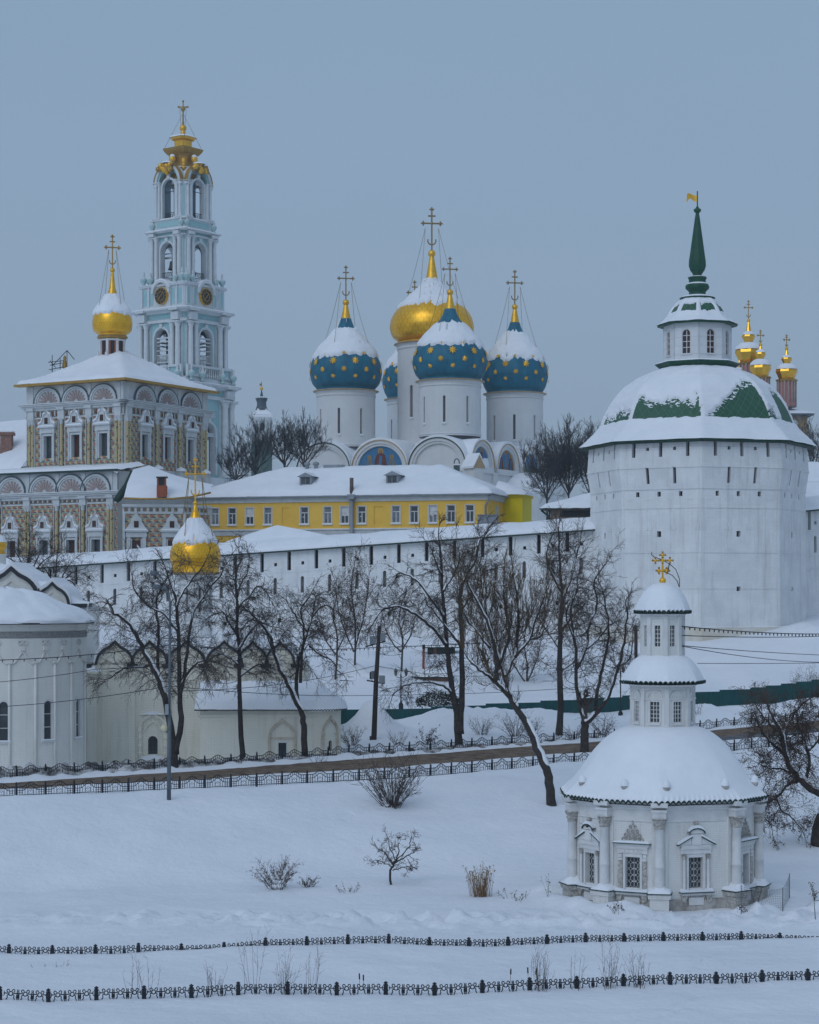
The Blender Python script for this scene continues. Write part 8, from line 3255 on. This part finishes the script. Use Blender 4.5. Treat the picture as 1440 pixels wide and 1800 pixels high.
def grow(T, p, d, L, r, lvl, P, leaves=None):
 n = 4 if lvl == 1 else 3
 pts, dirs = [p], []
 for i in range(n):
  d = (d + rvec() * P['gn'] * (0.5 + 0.5 * i / n) + ZV * P['up'][lvl - 1]).normalized()
  p = p + d * (L / n)
  pts.append(p)
  dirs.append(d)
 rm = P.get('rmin', 0.0085)
 T.tube(pts, [max(rm, r * (1 - 0.65 * i / n)) for i in range(n + 1)], 4 if lvl == 1 else 3)
 if lvl < P['lv']:
  m = P['n'][lvl - 1]
  for j in range(m):
   t = random.uniform(0.18, 1.0) if j else 1.0
   i = min(n - 1, int(t * n))
   q = pts[i].lerp(pts[i + 1], t * n - i)
   s = (dirs[i] + rvec().normalized() * random.uniform(0.5, 1.05) * P['sp']).normalized()
   grow(T, q, s, L * random.uniform(*P['ra']), max(rm, r * 0.5), lvl + 1, P, leaves)
 elif leaves is not None and random.random() < P.get('leafp', 0):
  for _ in range(random.randint(1, 4)):
   leaves.leaf(p + rvec() * 0.07, random.uniform(0.05, 0.11) * P.get('leafs', 1))
BASE = dict(gn=0.30, up=(0.10, 0.05, 0.0), lv=3, n=(7, 6), sp=1.0, ra=(0.35, 0.64), L=2.0, dens=2.2)
def tree(name, label, d, limbs, group=None, mats=(BARK, TWIG), seed=1, snow=True, base=None, **kw):
 """limbs: (pixel path, radius px at both ends, first branching fraction, drift in depth)"""
 random.seed(seed)
 P = dict(BASE, **kw)
 k = d / FL
 b = base or WP(limbs[0][0][0][0], limbs[0][0][0][1], d)
 k *= 1.0
 if base is None:
  b.z = ground_z(b.x, b.y, False) - 0.25
 root = thing(name, label, P.get('cat', 'tree'), b, 0, group)
 tr, sn = MB(), MB()
 tw, lv = Twigs(), Twigs()
 for path, r0, r1, start, drift in limbs:
  pts = [WP(x, y, d) - b for x, y in path]
  if path is limbs[0][0]:
   pts[0] = Vector((0, 0, -0.3))
  n = len(pts)
  for i in range(n):
   pts[i].y += drift * (i / (n - 1)) ** 1.2
  # subdivide with a Catmull-Rom and a little wobble
  Q = []
  for i in range(n - 1):
   p0, p1, p2, p3 = pts[max(0, i - 1)], pts[i], pts[i + 1], pts[min(n - 1, i + 2)]
   for s in range(4):
    t = s / 4
    v = 0.5 * ((2 * p1) + (p2 - p0) * t + (2 * p0 - 5 * p1 + 4 * p2 - p3) * t * t + (3 * p1 - p0 - 3 * p2 + p3) * t ** 3)
    Q.append(v + rvec() * 0.035 * (1 if s else 0.3))
  Q.append(pts[-1])
  m = len(Q)
  rs = [lerp(r0, r1, (i / (m - 1)) ** 0.8) * k * P.get('thin', 0.82) for i in range(m)]
  if r0 > 6:
   rs[0] *= 1.35
   rs[1] *= 1.12
  tr.tube(Q, rs, 8)
  ln = sum((Q[i + 1] - Q[i]).length for i in range(m - 1))
  if snow:
   run = []
   for i in range(m):
    dq = (Q[min(m - 1, i + 2)] - Q[max(0, i - 2)]).normalized()
    if abs(dq.z) < 0.968 and rs[i] > 0.06 and random.random() < 0.95:
     side = ((ZV - dq * dq.z).normalized() + Vector((0, -0.35, 0))).normalized()
     run.append((Q[i] + side * rs[i] * 0.6, rs[i] * 0.8))
    else:
     if len(run) > 2:
      sn.tube([a for a, _ in run], [0.01] + [b_ for _, b_ in run[1:-1]] + [0.01], 6)
     run = []
   if len(run) > 2:
    sn.tube([a for a, _ in run], [0.01] + [b_ for _, b_ in run[1:-1]] + [0.01], 6)
  cnt = int(ln * (1 - start) * P['dens']) + 1
  for j in range(cnt):
   t = start + (1 - start) * ((j + random.random()) / cnt)
   i = min(m - 2, int(t * (m - 1)))
   q = Q[i].lerp(Q[i + 1], t * (m - 1) - i)
   dq = (Q[i + 1] - Q[i]).normalized()
   sdir = (dq * P.get('fwd', 0.5) + rvec().normalized()).normalized()
   Lj = P['L'] * random.uniform(0.55, 1.25) * (1 - 0.45 * t)
   grow(tw, q, sdir, Lj, min(rs[i] * 0.45, 0.036), 1, P, lv)
  grow(tw, Q[-1], (Q[-1] - Q[-2]).normalized(), P['L'] * 0.7, rs[-1], 1, P, lv)
 tr.build('trunk', mats[0], root)
 if sn.v:
  sn.build('snow_strip', SNOW, root)
 tw.build('crown', mats[1], root)
 if lv.v:
  lv.build('dead_leaves', LEAF, root)
 return root
RW = 'bare trees along the far railing'
tree('bare_tree', 'bare twin trunked lime behind the steel lamp post before the gold dome', 146, [
 ([(307, 1335), (301, 1280), (291, 1225), (279, 1190), (262, 1155), (243, 1115), (222, 1088), (205, 1078)], 9, 3, 0.35, -1.5),
 ([(307, 1325), (318, 1275), (316, 1220), (313, 1150), (310, 1090), (305, 1045), (292, 1010)], 8, 2, 0.3, 1.0),
 ([(316, 1225), (325, 1180), (330, 1120), (338, 1075), (360, 1040), (385, 1010)], 5, 1.5, 0.3, 2.0),
 ([(279, 1190), (277, 1150), (277, 1105), (272, 1060), (282, 1025)], 4.5, 1.5, 0.2, 1.5),
 ([(270, 1168), (245, 1172), (220, 1175), (200, 1190)], 3, 1, 0.2, -1.5), ([(318, 1205), (340, 1172), (362, 1160), (392, 1165)], 3.5, 1.2, 0.25, -2),
 ([(312, 1110), (290, 1080), (262, 1065), (240, 1040), (235, 1010)], 3, 1, 0.2, -1), ([(310, 1070), (325, 1035), (350, 1005), (362, 985)], 3, 1, 0.2, 0)],
 RW, seed=3, up=(0.02, -0.06, -0.14), gn=0.36, L=2.7, dens=3.6)
tree('bare_tree', 'straight bare lime with a thin leader between the twin trunked and the crooked tree', 152, [
 ([(428, 1332), (423, 1270), (421, 1200), (418, 1120), (416, 1060), (414, 1012), (421, 985)], 7, 1.5, 0.32, 0.5),
 ([(418, 1145), (445, 1105), (462, 1095), (478, 1100)], 3, 1, 0.2, -1.5), ([(420, 1170), (392, 1150), (368, 1160), (350, 1185)], 3, 1, 0.2, 1.5),
 ([(419, 1120), (400, 1090), (392, 1075), (370, 1085)], 2.5, 1, 0.2, -1), ([(417, 1070), (440, 1045), (455, 1030), (470, 1045)], 2.5, 1, 0.2, 1),
 ([(421, 1190), (450, 1170), (470, 1180)], 2.5, 1, 0.2, 1.5), ([(416, 1050), (425, 1025), (435, 1005)], 2, 1, 0.2, 0)],
 RW, seed=5, up=(0.02, -0.08, -0.16), gn=0.36, L=2.5, dens=3.8)
tree('bare_tree', 'crooked forked bare tree leaning left before the cream porch', 153, [
 ([(535, 1328), (535, 1285), (531, 1255), (515, 1220), (498, 1185), (484, 1150), (475, 1115), (460, 1095)], 8, 3, 0.45, -1),
 ([(524, 1240), (521, 1205), (524, 1165), (534, 1130), (545, 1095), (552, 1060)], 5.5, 1.5, 0.3, 1), ([(528, 1200), (531, 1160), (534, 1110), (530, 1070), (545, 1050)], 4, 1.2, 0.25, -1),
 ([(545, 1135), (562, 1150), (582, 1160), (595, 1180)], 2.5, 1, 0.2, 0), ([(484, 1150), (462, 1100), (440, 1090), (425, 1105)], 3, 1, 0.2, 1),
 ([(540, 1110), (520, 1085), (510, 1070)], 2.5, 1, 0.2, 1), ([(548, 1085), (570, 1065), (585, 1070)], 2.2, 1, 0.2, -1)],
 RW, seed=8, up=(0.0, -0.08, -0.16), gn=0.40, L=2.4, dens=3.6)
tree('bare_tree', 'big forked bare tree with long left limbs beside the floodlight pole', 163, [
 ([(808, 1308), (804, 1265), (797, 1225), (789, 1170), (784, 1115), (779, 1060), (776, 1000), (773, 955)], 9.5, 2, 0.3, 0.5),
 ([(808, 1290), (812, 1240), (813, 1180), (812, 1110), (809, 1050), (818, 1015), (836, 985), (842, 955), (850, 945)], 8, 1.8, 0.35, 1.5),
 ([(787, 1135), (765, 1108), (742, 1088), (718, 1072), (695, 1066), (672, 1073), (660, 1090)], 4.5, 1.5, 0.2, -1.5),
 ([(795, 1218), (780, 1205), (755, 1199), (725, 1200), (705, 1208), (690, 1222)], 3.5, 1, 0.3, -2),
 ([(781, 1085), (762, 1058), (742, 1030), (722, 1012), (700, 1008), (694, 1020)], 4, 1.2, 0.2, 1), ([(812, 1140), (795, 1115), (770, 1085), (750, 1060)], 3.5, 1, 0.2, -1),
 ([(778, 1040), (795, 1015), (808, 985), (806, 960)], 3, 1, 0.2, 1), ([(810, 1070), (838, 1035), (850, 1008), (870, 1000)], 3, 1, 0.2, 1), ([(776, 1010), (765, 985), (758, 965)], 2.2, 1, 0.2, 0)],
 RW, seed=12, up=(0.04, -0.04, -0.10), gn=0.36, L=2.8, dens=3.5)
tree('bare_tree', 'tall straight bare tree rising past the wall roof left of the round tower', 172, [
 ([(984, 1288), (985, 1220), (984, 1150), (986, 1090), (988, 1045), (985, 1010), (983, 975), (982, 935)], 8, 1.5, 0.3, 0),
 ([(988, 1055), (1005, 1015), (1012, 985), (1022, 950)], 3.5, 1, 0.15, 1), ([(987, 1040), (968, 1005), (960, 975), (968, 945)], 3, 1, 0.15, -1),
 ([(986, 1110), (1010, 1080), (1028, 1060)], 3, 1, 0.2, -1), ([(985, 1140), (962, 1110), (950, 1090)], 3, 1, 0.2, 1), ([(985, 1180), (1010, 1165), (1022, 1172)], 2.5, 1, 0.2, 1)],
 RW, seed=14, up=(0.12, 0.03, -0.02), gn=0.32, L=2.6, dens=3.6)
tree('bare_tree', 'low forked bare tree with snow in its crotch just left of the chapel', 160, [
 ([(1027, 1330), (1028, 1290), (1028, 1268)], 10, 8, 0.95, 0), ([(1028, 1272), (1020, 1240), (1013, 1195), (1014, 1150), (1008, 1105), (1005, 1070), (1018, 1030)], 5.5, 1.5, 0.25, 1),
 ([(1028, 1272), (1046, 1255), (1066, 1230), (1080, 1190), (1092, 1150), (1098, 1110), (1100, 1070)], 6.5, 1.5, 0.3, -1),
 ([(1046, 1255), (1052, 1210), (1062, 1165), (1072, 1120), (1070, 1080), (1062, 1040)], 4.5, 1.2, 0.2, 1), ([(1014, 1175), (1030, 1140), (1038, 1100), (1052, 1060), (1048, 1020), (1070, 990)], 4, 1, 0.2, 2),
 ([(1030, 1140), (1050, 1125), (1070, 1100), (1090, 1090)], 2.5, 1, 0.2, 0), ([(1085, 1172), (1105, 1160), (1112, 1130)], 2.5, 1, 0.2, 0), ([(1010, 1120), (995, 1090), (1000, 1060)], 2.2, 1, 0.2, -1)],
 RW, seed=21, up=(0.08, 0.02, -0.04), gn=0.34, L=2.5, dens=3.5, mats=(BARK, TWIG))
WL = dict(up=(0.42, 0.32, 0.25), gn=0.22, L=2.9, dens=3.6, lv=3, n=(7, 5), sp=0.75)
tree('leaning_willow', 'big brushy willow leaning left from the bank beside the chapel', 134, [
 ([(970, 1414), (965, 1375), (957, 1345), (940, 1305), (925, 1270), (905, 1240), (888, 1215), (868, 1195)], 11, 5, 0.75, 0),
 ([(905, 1240), (893, 1205), (880, 1165), (868, 1125), (858, 1080), (850, 1045)], 6, 2, 0.25, 1), ([(868, 1195), (848, 1180), (828, 1165)], 4, 2, 0.4, -1),
 ([(872, 1198), (873, 1155), (862, 1110), (845, 1070), (828, 1040), (820, 1020)], 5, 1.8, 0.25, -1.5), ([(888, 1190), (905, 1155), (912, 1110), (912, 1065), (908, 1030)], 4.5, 1.6, 0.2, 1.5),
 ([(880, 1165), (895, 1120), (890, 1080), (884, 1040)], 4, 1.4, 0.2, -1), ([(905, 1155), (930, 1125), (942, 1085), (955, 1050)], 3.5, 1.2, 0.2, -1), ([(862, 1140), (840, 1110), (822, 1090), (812, 1060)], 3.5, 1.2, 0.2, 1),
 ([(930, 1125), (950, 1120), (965, 1100)], 2.5, 1, 0.2, 1)],
 seed=31, mats=(BARK, OTWIG), **WL)
tree('leafy_tree', 'gnarled tree with clinging brown leaves hanging over the right edge', 125, [
 ([(1437, 1482), (1446, 1440), (1470, 1402)], 20, 15, 0.99, 0), ([(1470, 1402), (1440, 1393), (1412, 1376), (1390, 1352), (1376, 1318), (1368, 1285), (1352, 1255)], 13, 3, 0.2, -1),
 ([(1412, 1376), (1424, 1345), (1420, 1312), (1408, 1280), (1404, 1250)], 4.5, 1.5, 0.15, 1), ([(1378, 1325), (1355, 1305), (1335, 1285), (1325, 1262)], 4, 1.4, 0.15, -1),
 ([(1408, 1373), (1385, 1378), (1362, 1398), (1342, 1408)], 4, 1.2, 0.2, -1.5), ([(1365, 1396), (1372, 1422), (1392, 1438), (1402, 1450)], 2.5, 1, 0.2, 0), ([(1374, 1300), (1390, 1268), (1412, 1240), (1432, 1228)], 3.5, 1.2, 0.2, 1),
 ([(1345, 1405), (1340, 1430), (1352, 1452)], 2, 1, 0.2, -1), ([(1395, 1360), (1370, 1350), (1350, 1350), (1330, 1340)], 3, 1, .2, -1), ([(1420, 1320), (1440, 1300), (1455, 1270)], 3, 1, .2, 0), ([(1366, 1285), (1345, 1262), (1330, 1235)], 2.5, 1, .2, 1)],
 seed=41, up=(0.02, -0.06, -0.12), gn=0.42, L=1.8, dens=5.5, leafp=0.65, leafs=1.2, rmin=0.008, thin=0.75, mats=(BARK, BTWIG))
RWB = 'small bare trees on the slope under the wall'
for lb, x0, y0, h, sd, dd in (('small light brown sapling tree with seed heads before the long wall', 622, 1150, 165, 51, 205), ('thin light brown sapling tree leaning on the slope left of the taller one', 590, 1155, 110, 52, 204),
          ('thin light brown sapling tree right of the floodlight pole', 705, 1150, 90, 53, 207), ('light brown sapling tree between the forked tree and the willow', 868, 1200, 120, 54, 204), ('bushy brown sapling tree behind the willow crown', 925, 1205, 110, 55, 205)):
 tree('sapling_tree', lb, dd, [([(x0, y0), (x0 + 3, y0 - h * .3), (x0 - 4, y0 - h * .65), (x0 + 2, y0 - h)], 2.6, 0.9, 0.15, 0),
           ([(x0, y0 - 4), (x0 - 22, y0 - h * .35), (x0 - 32, y0 - h * .7)], 1.8, 0.8, 0.15, 1), ([(x0 + 1, y0 - 5), (x0 + 18, y0 - h * .4), (x0 + 26, y0 - h * .75)], 1.8, 0.8, 0.15, -1)],
     RWB, (BTWIG, BTWIG), sd, False, up=(0.22, 0.12, 0.05), gn=0.3, L=2.6, dens=3.0, leafp=0.4, leafs=1.8, lv=3, n=(6, 5))
RWC = 'bare trees inside the fortress'
for lb, x0, y0, h, w, sd, dd in (('round headed bare tree left of three behind the yellow roof', 449, 850, 100, 52, 61, 296), ('round headed bare tree before the far slate turret', 500, 838, 92, 42, 62, 294), ('spreading bare tree against the cathedral left corner', 535, 836, 92, 46, 63, 293),
           ('dense bare tree nearest the cathedral right corner', 962, 900, 135, 55, 64, 268), ('tallest dense bare tree right of the cathedral', 1000, 900, 155, 50, 65, 270), ('dense bare tree touching the round tower roof', 1042, 900, 150, 48, 66, 272),
           ('far bare tree behind the outbuilding right of the round tower', 1428, 850, 95, 38, 67, 290), ('thin bare tree in front of the bell tower foot', 415, 858, 60, 40, 68, 290)):
 L_ = []
 random.seed(sd)
 L_.append(([(x0, y0), (x0, y0 - h * .3), (x0 + 2, y0 - h * .6), (x0, y0 - h * .88)], 2.6, .7, 0.3, 0))
 for i in range(7):
  t = -1 + 2 * (i + .5) / 7
  L_.append(([(x0, y0 - h * random.uniform(.12, .25)), (x0 + w * t * .5, y0 - h * (.5 - .08 * abs(t))), (x0 + w * t * .85, y0 - h * (.84 - .24 * abs(t)))], 1.6, 0.55, 0.2, random.uniform(-3, 3)))
 b_ = WP(x0, y0, dd)
 b_.z -= 1
 tree('courtyard_tree', lb, dd, L_, RWC, (GTWIG, GTWIG), sd, False, b_, up=(0.3, 0.22, 0.15), gn=0.2, L=2.8, dens=3.4 if sd in (64, 65, 66) else 2.2, sp=0.8, n=(6, 5), rmin=0.014)
RWD = 'bare trees behind the apse church'
for lb, x0, y0, h, sd in (('bare tree behind the apse church roof before the painted windows', 52, 1065, 130, 71), ('bare tree leaning right over the apse church roof', 100, 1070, 100, 72)):
 L_ = [([(x0, y0), (x0 - 2, y0 - h * .4), (x0 + 1, y0 - h)], 3, 1, 0.3, 0)]
 for t in (-.9, -.5, .4, .8):
  L_.append(([(x0, y0 - h * .35), (x0 + 26 * t, y0 - h * .6), (x0 + 48 * t, y0 - h * (.85 - .2 * abs(t)))], 2, .8, .2, 2 * t))
 if sd == 72:
  L_.append(([(x0, y0 - h * .3), (x0 + 22, y0 - h * .5), (x0 + 40, y0 - h * .25), (x0 + 60, y0 - 2)], 2, .8, .2, 0))
 tree('bare_tree', lb, 195, L_, RWD, (BARK, TWIG), sd, False, WP(x0, y0 + 60, 195), up=(0.1, 0.0, -0.05), gn=0.34, L=2.3, dens=2.6)
# ------------------------------------------------------------------ shrubs, reeds, saplings
def shrub(name, label, px, py, n, h, spread, m, seed, group=None, d=None, z=0.0, arch=0.2, sub=4, leafp=0.0, snowy=0.0, r=0.014, rad0=0.15, lean=0.0, leafm=None, kink=0.18, leafs=1.2):
 random.seed(seed)
 if d is None:
  d = FL * (CZ - z) / (py - HY)
 b = WP(px, py, d)
 b.z = ground_z(b.x, b.y) - 0.05
 root = thing(name, label, 'shrub' if 'reed' not in name else 'reeds', b, 0, group)
 T, LV = Twigs(), Twigs()
 for i in range(n):
  a = random.uniform(0, 2 * PI)
  q = random.random() ** 0.6
  dv = Vector((math.cos(a) * spread * q + lean, math.sin(a) * spread * q, 1)).normalized()
  p = Vector((math.cos(a), math.sin(a), 0)) * rad0 * random.random() + Vector((0, 0, -0.1))
  L_ = h * random.uniform(0.6, 1.1) * (1 - 0.2 * q)
  pts = [p]
  d_ = dv
  k = 5
  for j in range(k):
   d_ = (d_ + rvec() * kink * 0.5 + Vector((math.cos(a), math.sin(a), -0.4)) * arch * 0.25).normalized()
   p = p + d_ * L_ / k
   pts.append(p)
   if j >= 1:
    for _ in range(random.randint(0, sub) if sub else 0):
     s = (d_ + rvec().normalized() * 0.8).normalized()
     e = p + s * L_ * random.uniform(0.1, 0.3)
     mid = p.lerp(e, .5) + rvec() * 0.02
     T.tube([p, mid, e], [r * .6, r * .5, r * .4], 3)
     if random.random() < leafp:
      for _k in range(2):
       LV.leaf(e + rvec() * .03, random.uniform(.05, .1) * leafs)
  if leafp and random.random() < leafp:
   for _k in range(3):
    LV.leaf(p + rvec() * .04, random.uniform(.06, .12) * leafs)
  T.tube(pts, [r * (1.2 - 0.15 * j) for j in range(k + 1)], 4)
 T.build('stems', m, root)
 if LV.v:
  LV.build('dead_leaves', leafm or LEAF, root)
 if snowy:
  s = MB()
  for i in range(9):
   a = random.uniform(0, 2 * PI)
   c = (math.cos(a) * snowy * .6, math.sin(a) * snowy * .6, 0.1 + random.uniform(0, snowy * .6))
   s.lathe([(0.0, -.1), (0.16, -.04), (0.2, 0.04), (0.12, 0.13), (0, 0.16)], 9, c, rfn=lambda t, q_, z_: 1 + .3 * fb(t, i, z_ * 5))
  s.build('snow_lumps', SNOW, root)
 return root
shrub('willow_bush', 'large dark bush with snow lumps growing on the bank below the railing', 690, 1418, 95, 3.7, 1.0, TWIG, 2, d=131, arch=0.02, sub=3, snowy=0.9, r=0.02, rad0=0.6, kink=.14)
shrub('seedy_bush', 'spreading bush with brown seed heads at the foot of the bank', 486, 1552, 45, 1.9, 0.75, BTWIG, 3, z=.4, sub=4, leafp=.55, arch=.25, snowy=.5, r=.013, rad0=.5)
shrub('seedy_bush', 'small dark tuft of twigs right of the brown seed head bush', 541, 1549, 26, 0.9, 0.7, TWIG, 4, z=.4, sub=3, leafp=.3, r=.012, rad0=.2)
tree('small_bush_tree', 'little round bare tree standing at the foot of the snowy bank', FL * 16.1 / 497, [
 ([(690, 1552), (686, 1538), (692, 1522), (697, 1512)], 3, 2, .6, 0), ([(692, 1522), (680, 1505), (668, 1495)], 1.8, .8, .2, .4), ([(697, 1512), (702, 1495), (700, 1480)], 1.8, .8, .2, -.4), ([(694, 1518), (715, 1505), (728, 1500)], 1.6, .8, .2, .4), ([(697, 1512), (685, 1492), (682, 1475)], 1.4, .7, .2, -.3), ([(692, 1525), (672, 1515), (660, 1512)], 1.3, .7, .2, 0), ([(698, 1512), (718, 1490), (722, 1478)], 1.3, .7, .2, 0), ([(690, 1530), (712, 1525), (725, 1528)], 1.3, .7, .2, .3)],
 seed=9, snow=False, up=(0.1, 0.0, -0.06), gn=.34, L=0.8, dens=4.0, n=(5, 4), rmin=.008, leafp=.04)
shrub('seedy_bush', 'few low dead stalks left of the little round bare tree', 612, 1556, 12, 0.8, 0.9, BTWIG, 5, z=.35, sub=2, leafp=.4, r=.012, rad0=.6)
shrub('reed_clump', 'upright clump of dry straw coloured reeds at the foot of the bank', 846, 1562, 110, 1.95, 0.16, STRAW, 6, z=.4, arch=.12, sub=0, leafp=.8, r=.014, rad0=.62, leafm=STRAW, kink=.07)
shrub('dead_stalks', 'low dead stalks with dry heads left of the chapel', 907, 1574, 10, 0.75, 0.8, TWIG, 7, z=.2, sub=2, leafp=.7, r=.011, rad0=.5)
shrub('dead_stalks', 'single upright dead stalk near the chapel left pedestal', 963, 1577, 3, 1.2, 0.08, TWIG, 8, z=.2, sub=3, leafp=.6, r=.012, rad0=.03)
shrub('dead_stalks', 'dead stalk with a ragged head at the right edge', 1432, 1570, 5, 1.2, 0.15, TWIG, 9, d=108, sub=4, leafp=.9, r=.014, rad0=.05)
shrub('dead_stalks', 'dry weeds on the drift before the chapel window', 1088, 1592, 12, 0.6, 0.9, TWIG, 10, d=103.2, sub=2, leafp=.7, r=.01, rad0=.4)
shrub('dead_stalks', 'bent dry weed beside the wire enclosure', 1312, 1597, 6, 0.6, 0.5, TWIG, 11, d=103, sub=2, leafp=.6, r=.012, rad0=.1)
SG = 'thin bare saplings by the nearest fence'
for i, (px, py, n, h, lb) in enumerate(((232, 1742, 4, 1.5, 'sparse pale twigs behind the left part of the nearest fence'), (262, 1742, 6, 1.9, 'small upright twigs right of the sparse pale ones'), (375, 1742, 12, 1.35, 'low twig tuft between two fence posts left of centre'),
          (441, 1738, 6, 3.1, 'tall thin sapling taller than its neighbours by the nearest fence'), (498, 1742, 16, 2.0, 'dense cluster of thin upright twigs by the nearest fence'), (545, 1740, 7, 2.0, 'thin fan of twigs right of the dense cluster'),
          (948, 1738, 26, 1.95, 'densest tuft of twigs and bulrushes by the nearest fence'), (1010, 1735, 6, 1.8, 'few arching twigs right of the bulrush tuft'), (1070, 1735, 14, 2.4, 'tall fan of twigs right of centre by the nearest fence'), (1120, 1732, 14, 2.0, 'rightmost fan of thin twigs by the nearest fence'))):
 shrub('sapling', lb, px, py, n, h, 0.3, BTWIG if i < 6 else TWIG, 100 + i, SG, z=0.1, arch=-.02, sub=2, r=.0085, rad0=.35, kink=.1)
shrub('weed_tuft', 'tiny dark weed tips poking through snow between the two iron fences', 70, 1700, 4, .35, .5, TWIG, 120, z=0.05, sub=1, r=.01, rad0=.3)
shrub('weed_tuft', 'scattered grass tips below the second fence post', 104, 1695, 6, .5, .5, TWIG, 121, z=0.05, sub=1, r=.009, rad0=.8)
for i, (px, py) in enumerate(((633, 1728), (639, 1731), (897, 1722), (929, 1720), (943, 1722))):
 m = MB()
 d = FL * 16.2 / (py - HY)
 m.tube([(0, 0, -0.3), (0.02 * (i % 3 - 1), 0, 0.18 + .05 * (i % 2))], 0.01, 4)
 m.tube([(0.02 * (i % 3 - 1), 0, 0.18), (0.03 * (i % 3 - 1), 0, 0.42)], 0.032, 6, 1)
 q = WP(px, py, d)
 q.z = ground_z(q.x, q.y) + 0.25
 tag(m.build('bulrush', [STRAW, BRICK2 if False else BARK], None, q), 'brown bulrush head standing behind the nearest fence', 'bulrush', 'bulrushes by the nearest fence')
RB = 'shrubs beside the far railing'
for i, (px, py, dd, n, h, sp, lb) in enumerate(((848, 1300, 171, 34, 1.9, .75, 'fan shaped bare shrub right of the forked tree'), (905, 1300, 170, 46, 2.6, .9, 'dark dense shrub behind the leaning willow trunk'), (935, 1292, 171, 30, 2.0, .8, 'loose shrub right of the leaning willow trunk'),
            (1060, 1300, 173, 40, 2.2, .9, 'dark shrub between the low forked tree and the chapel'), (620, 1305, 163, 40, 1.7, .9, 'tangled shrub left of the floodlight pole'), (700, 1305, 164, 22, 1.5, .7, 'thin weeds right of the floodlight pole'),
            (748, 1300, 164, 20, 1.5, .9, 'shrub with dark round flower heads in the snow'), (1225, 1262, 186, 12, 2.0, .3, 'thin weeds before the teal fence right of the chapel'), (1010, 1300, 171, 20, 1.6, .8, 'sparse shrub at the foot of the straight tall tree'),
            (1345, 1225, 193, 20, 2.4, .5, 'pale brown weeds behind the teal fence'), (1425, 1195, 204, 55, 3.2, .8, 'dark bush above the teal fence at the right edge'), (560, 1335, 152, 10, 1.0, .6, 'little twigs at the porch corner'))):
 shrub('railing_shrub', lb, px, py, n, h, sp, TWIG if i not in (9, 7) else BTWIG, 140 + i, RB, d=dd, arch=.12, sub=4, leafp=.75 if i == 6 else (.2 if i in (4, 10) else 0), r=.013, rad0=.4, leafm=BARK if i == 6 else LEAF, leafs=2 if i == 6 else 1.2)
def juniper():
 random.seed(77)
 d = 187.5
 b = WP(770, 1240, d)
 root = thing('juniper_hedge', 'dark evergreen juniper mound flecked with snow above the teal fence', 'shrub', b)
 for nm, m, cnt, off in (('foliage', CONIFER, 2600, 0.0), ('snow_flecks', SNOW, 420, 0.12)):
  T = Twigs()
  for i in range(cnt):
   t = random.uniform(-1, 1)
   a = random.uniform(0, PI)
   q = random.uniform(.55, 1.0)
   p = Vector((t * 2.0, math.cos(a) * 1.0 * q, (1.55 - .75 * t * t + .25 * fb(t * 3, 0, 1)) * (math.sin(a) * q) + off - .1))
   if off and (p.z < .5 or t > .35):
    continue
   T.leaf(p, random.uniform(.12, .26))
  T.build(nm, m, root)
juniper()
# ------------------------------------------------------------------ winter air
def haze():
 m = bpy.data.materials.new('winter_haze')
 m.use_nodes = True
 t = m.node_tree
 for n in list(t.nodes):
  t.nodes.remove(n)
 o = t.nodes.new('ShaderNodeOutputMaterial')
 v = t.nodes.new('ShaderNodeVolumePrincipled')
 v.inputs['Color'].default_value = (0.88, 0.93, 0.97, 1)
 v.inputs['Density'].default_value = 0.00024
 v.inputs['Anisotropy'].default_value = 0.2
 t.links.new(v.outputs[0], o.inputs['Volume'])
 mb = MB()
 mb.box(-2400, 2400, -60, 4400, -3, 135)
 b = mb.build('haze', m)
 tag(b, kind='stuff')
haze()
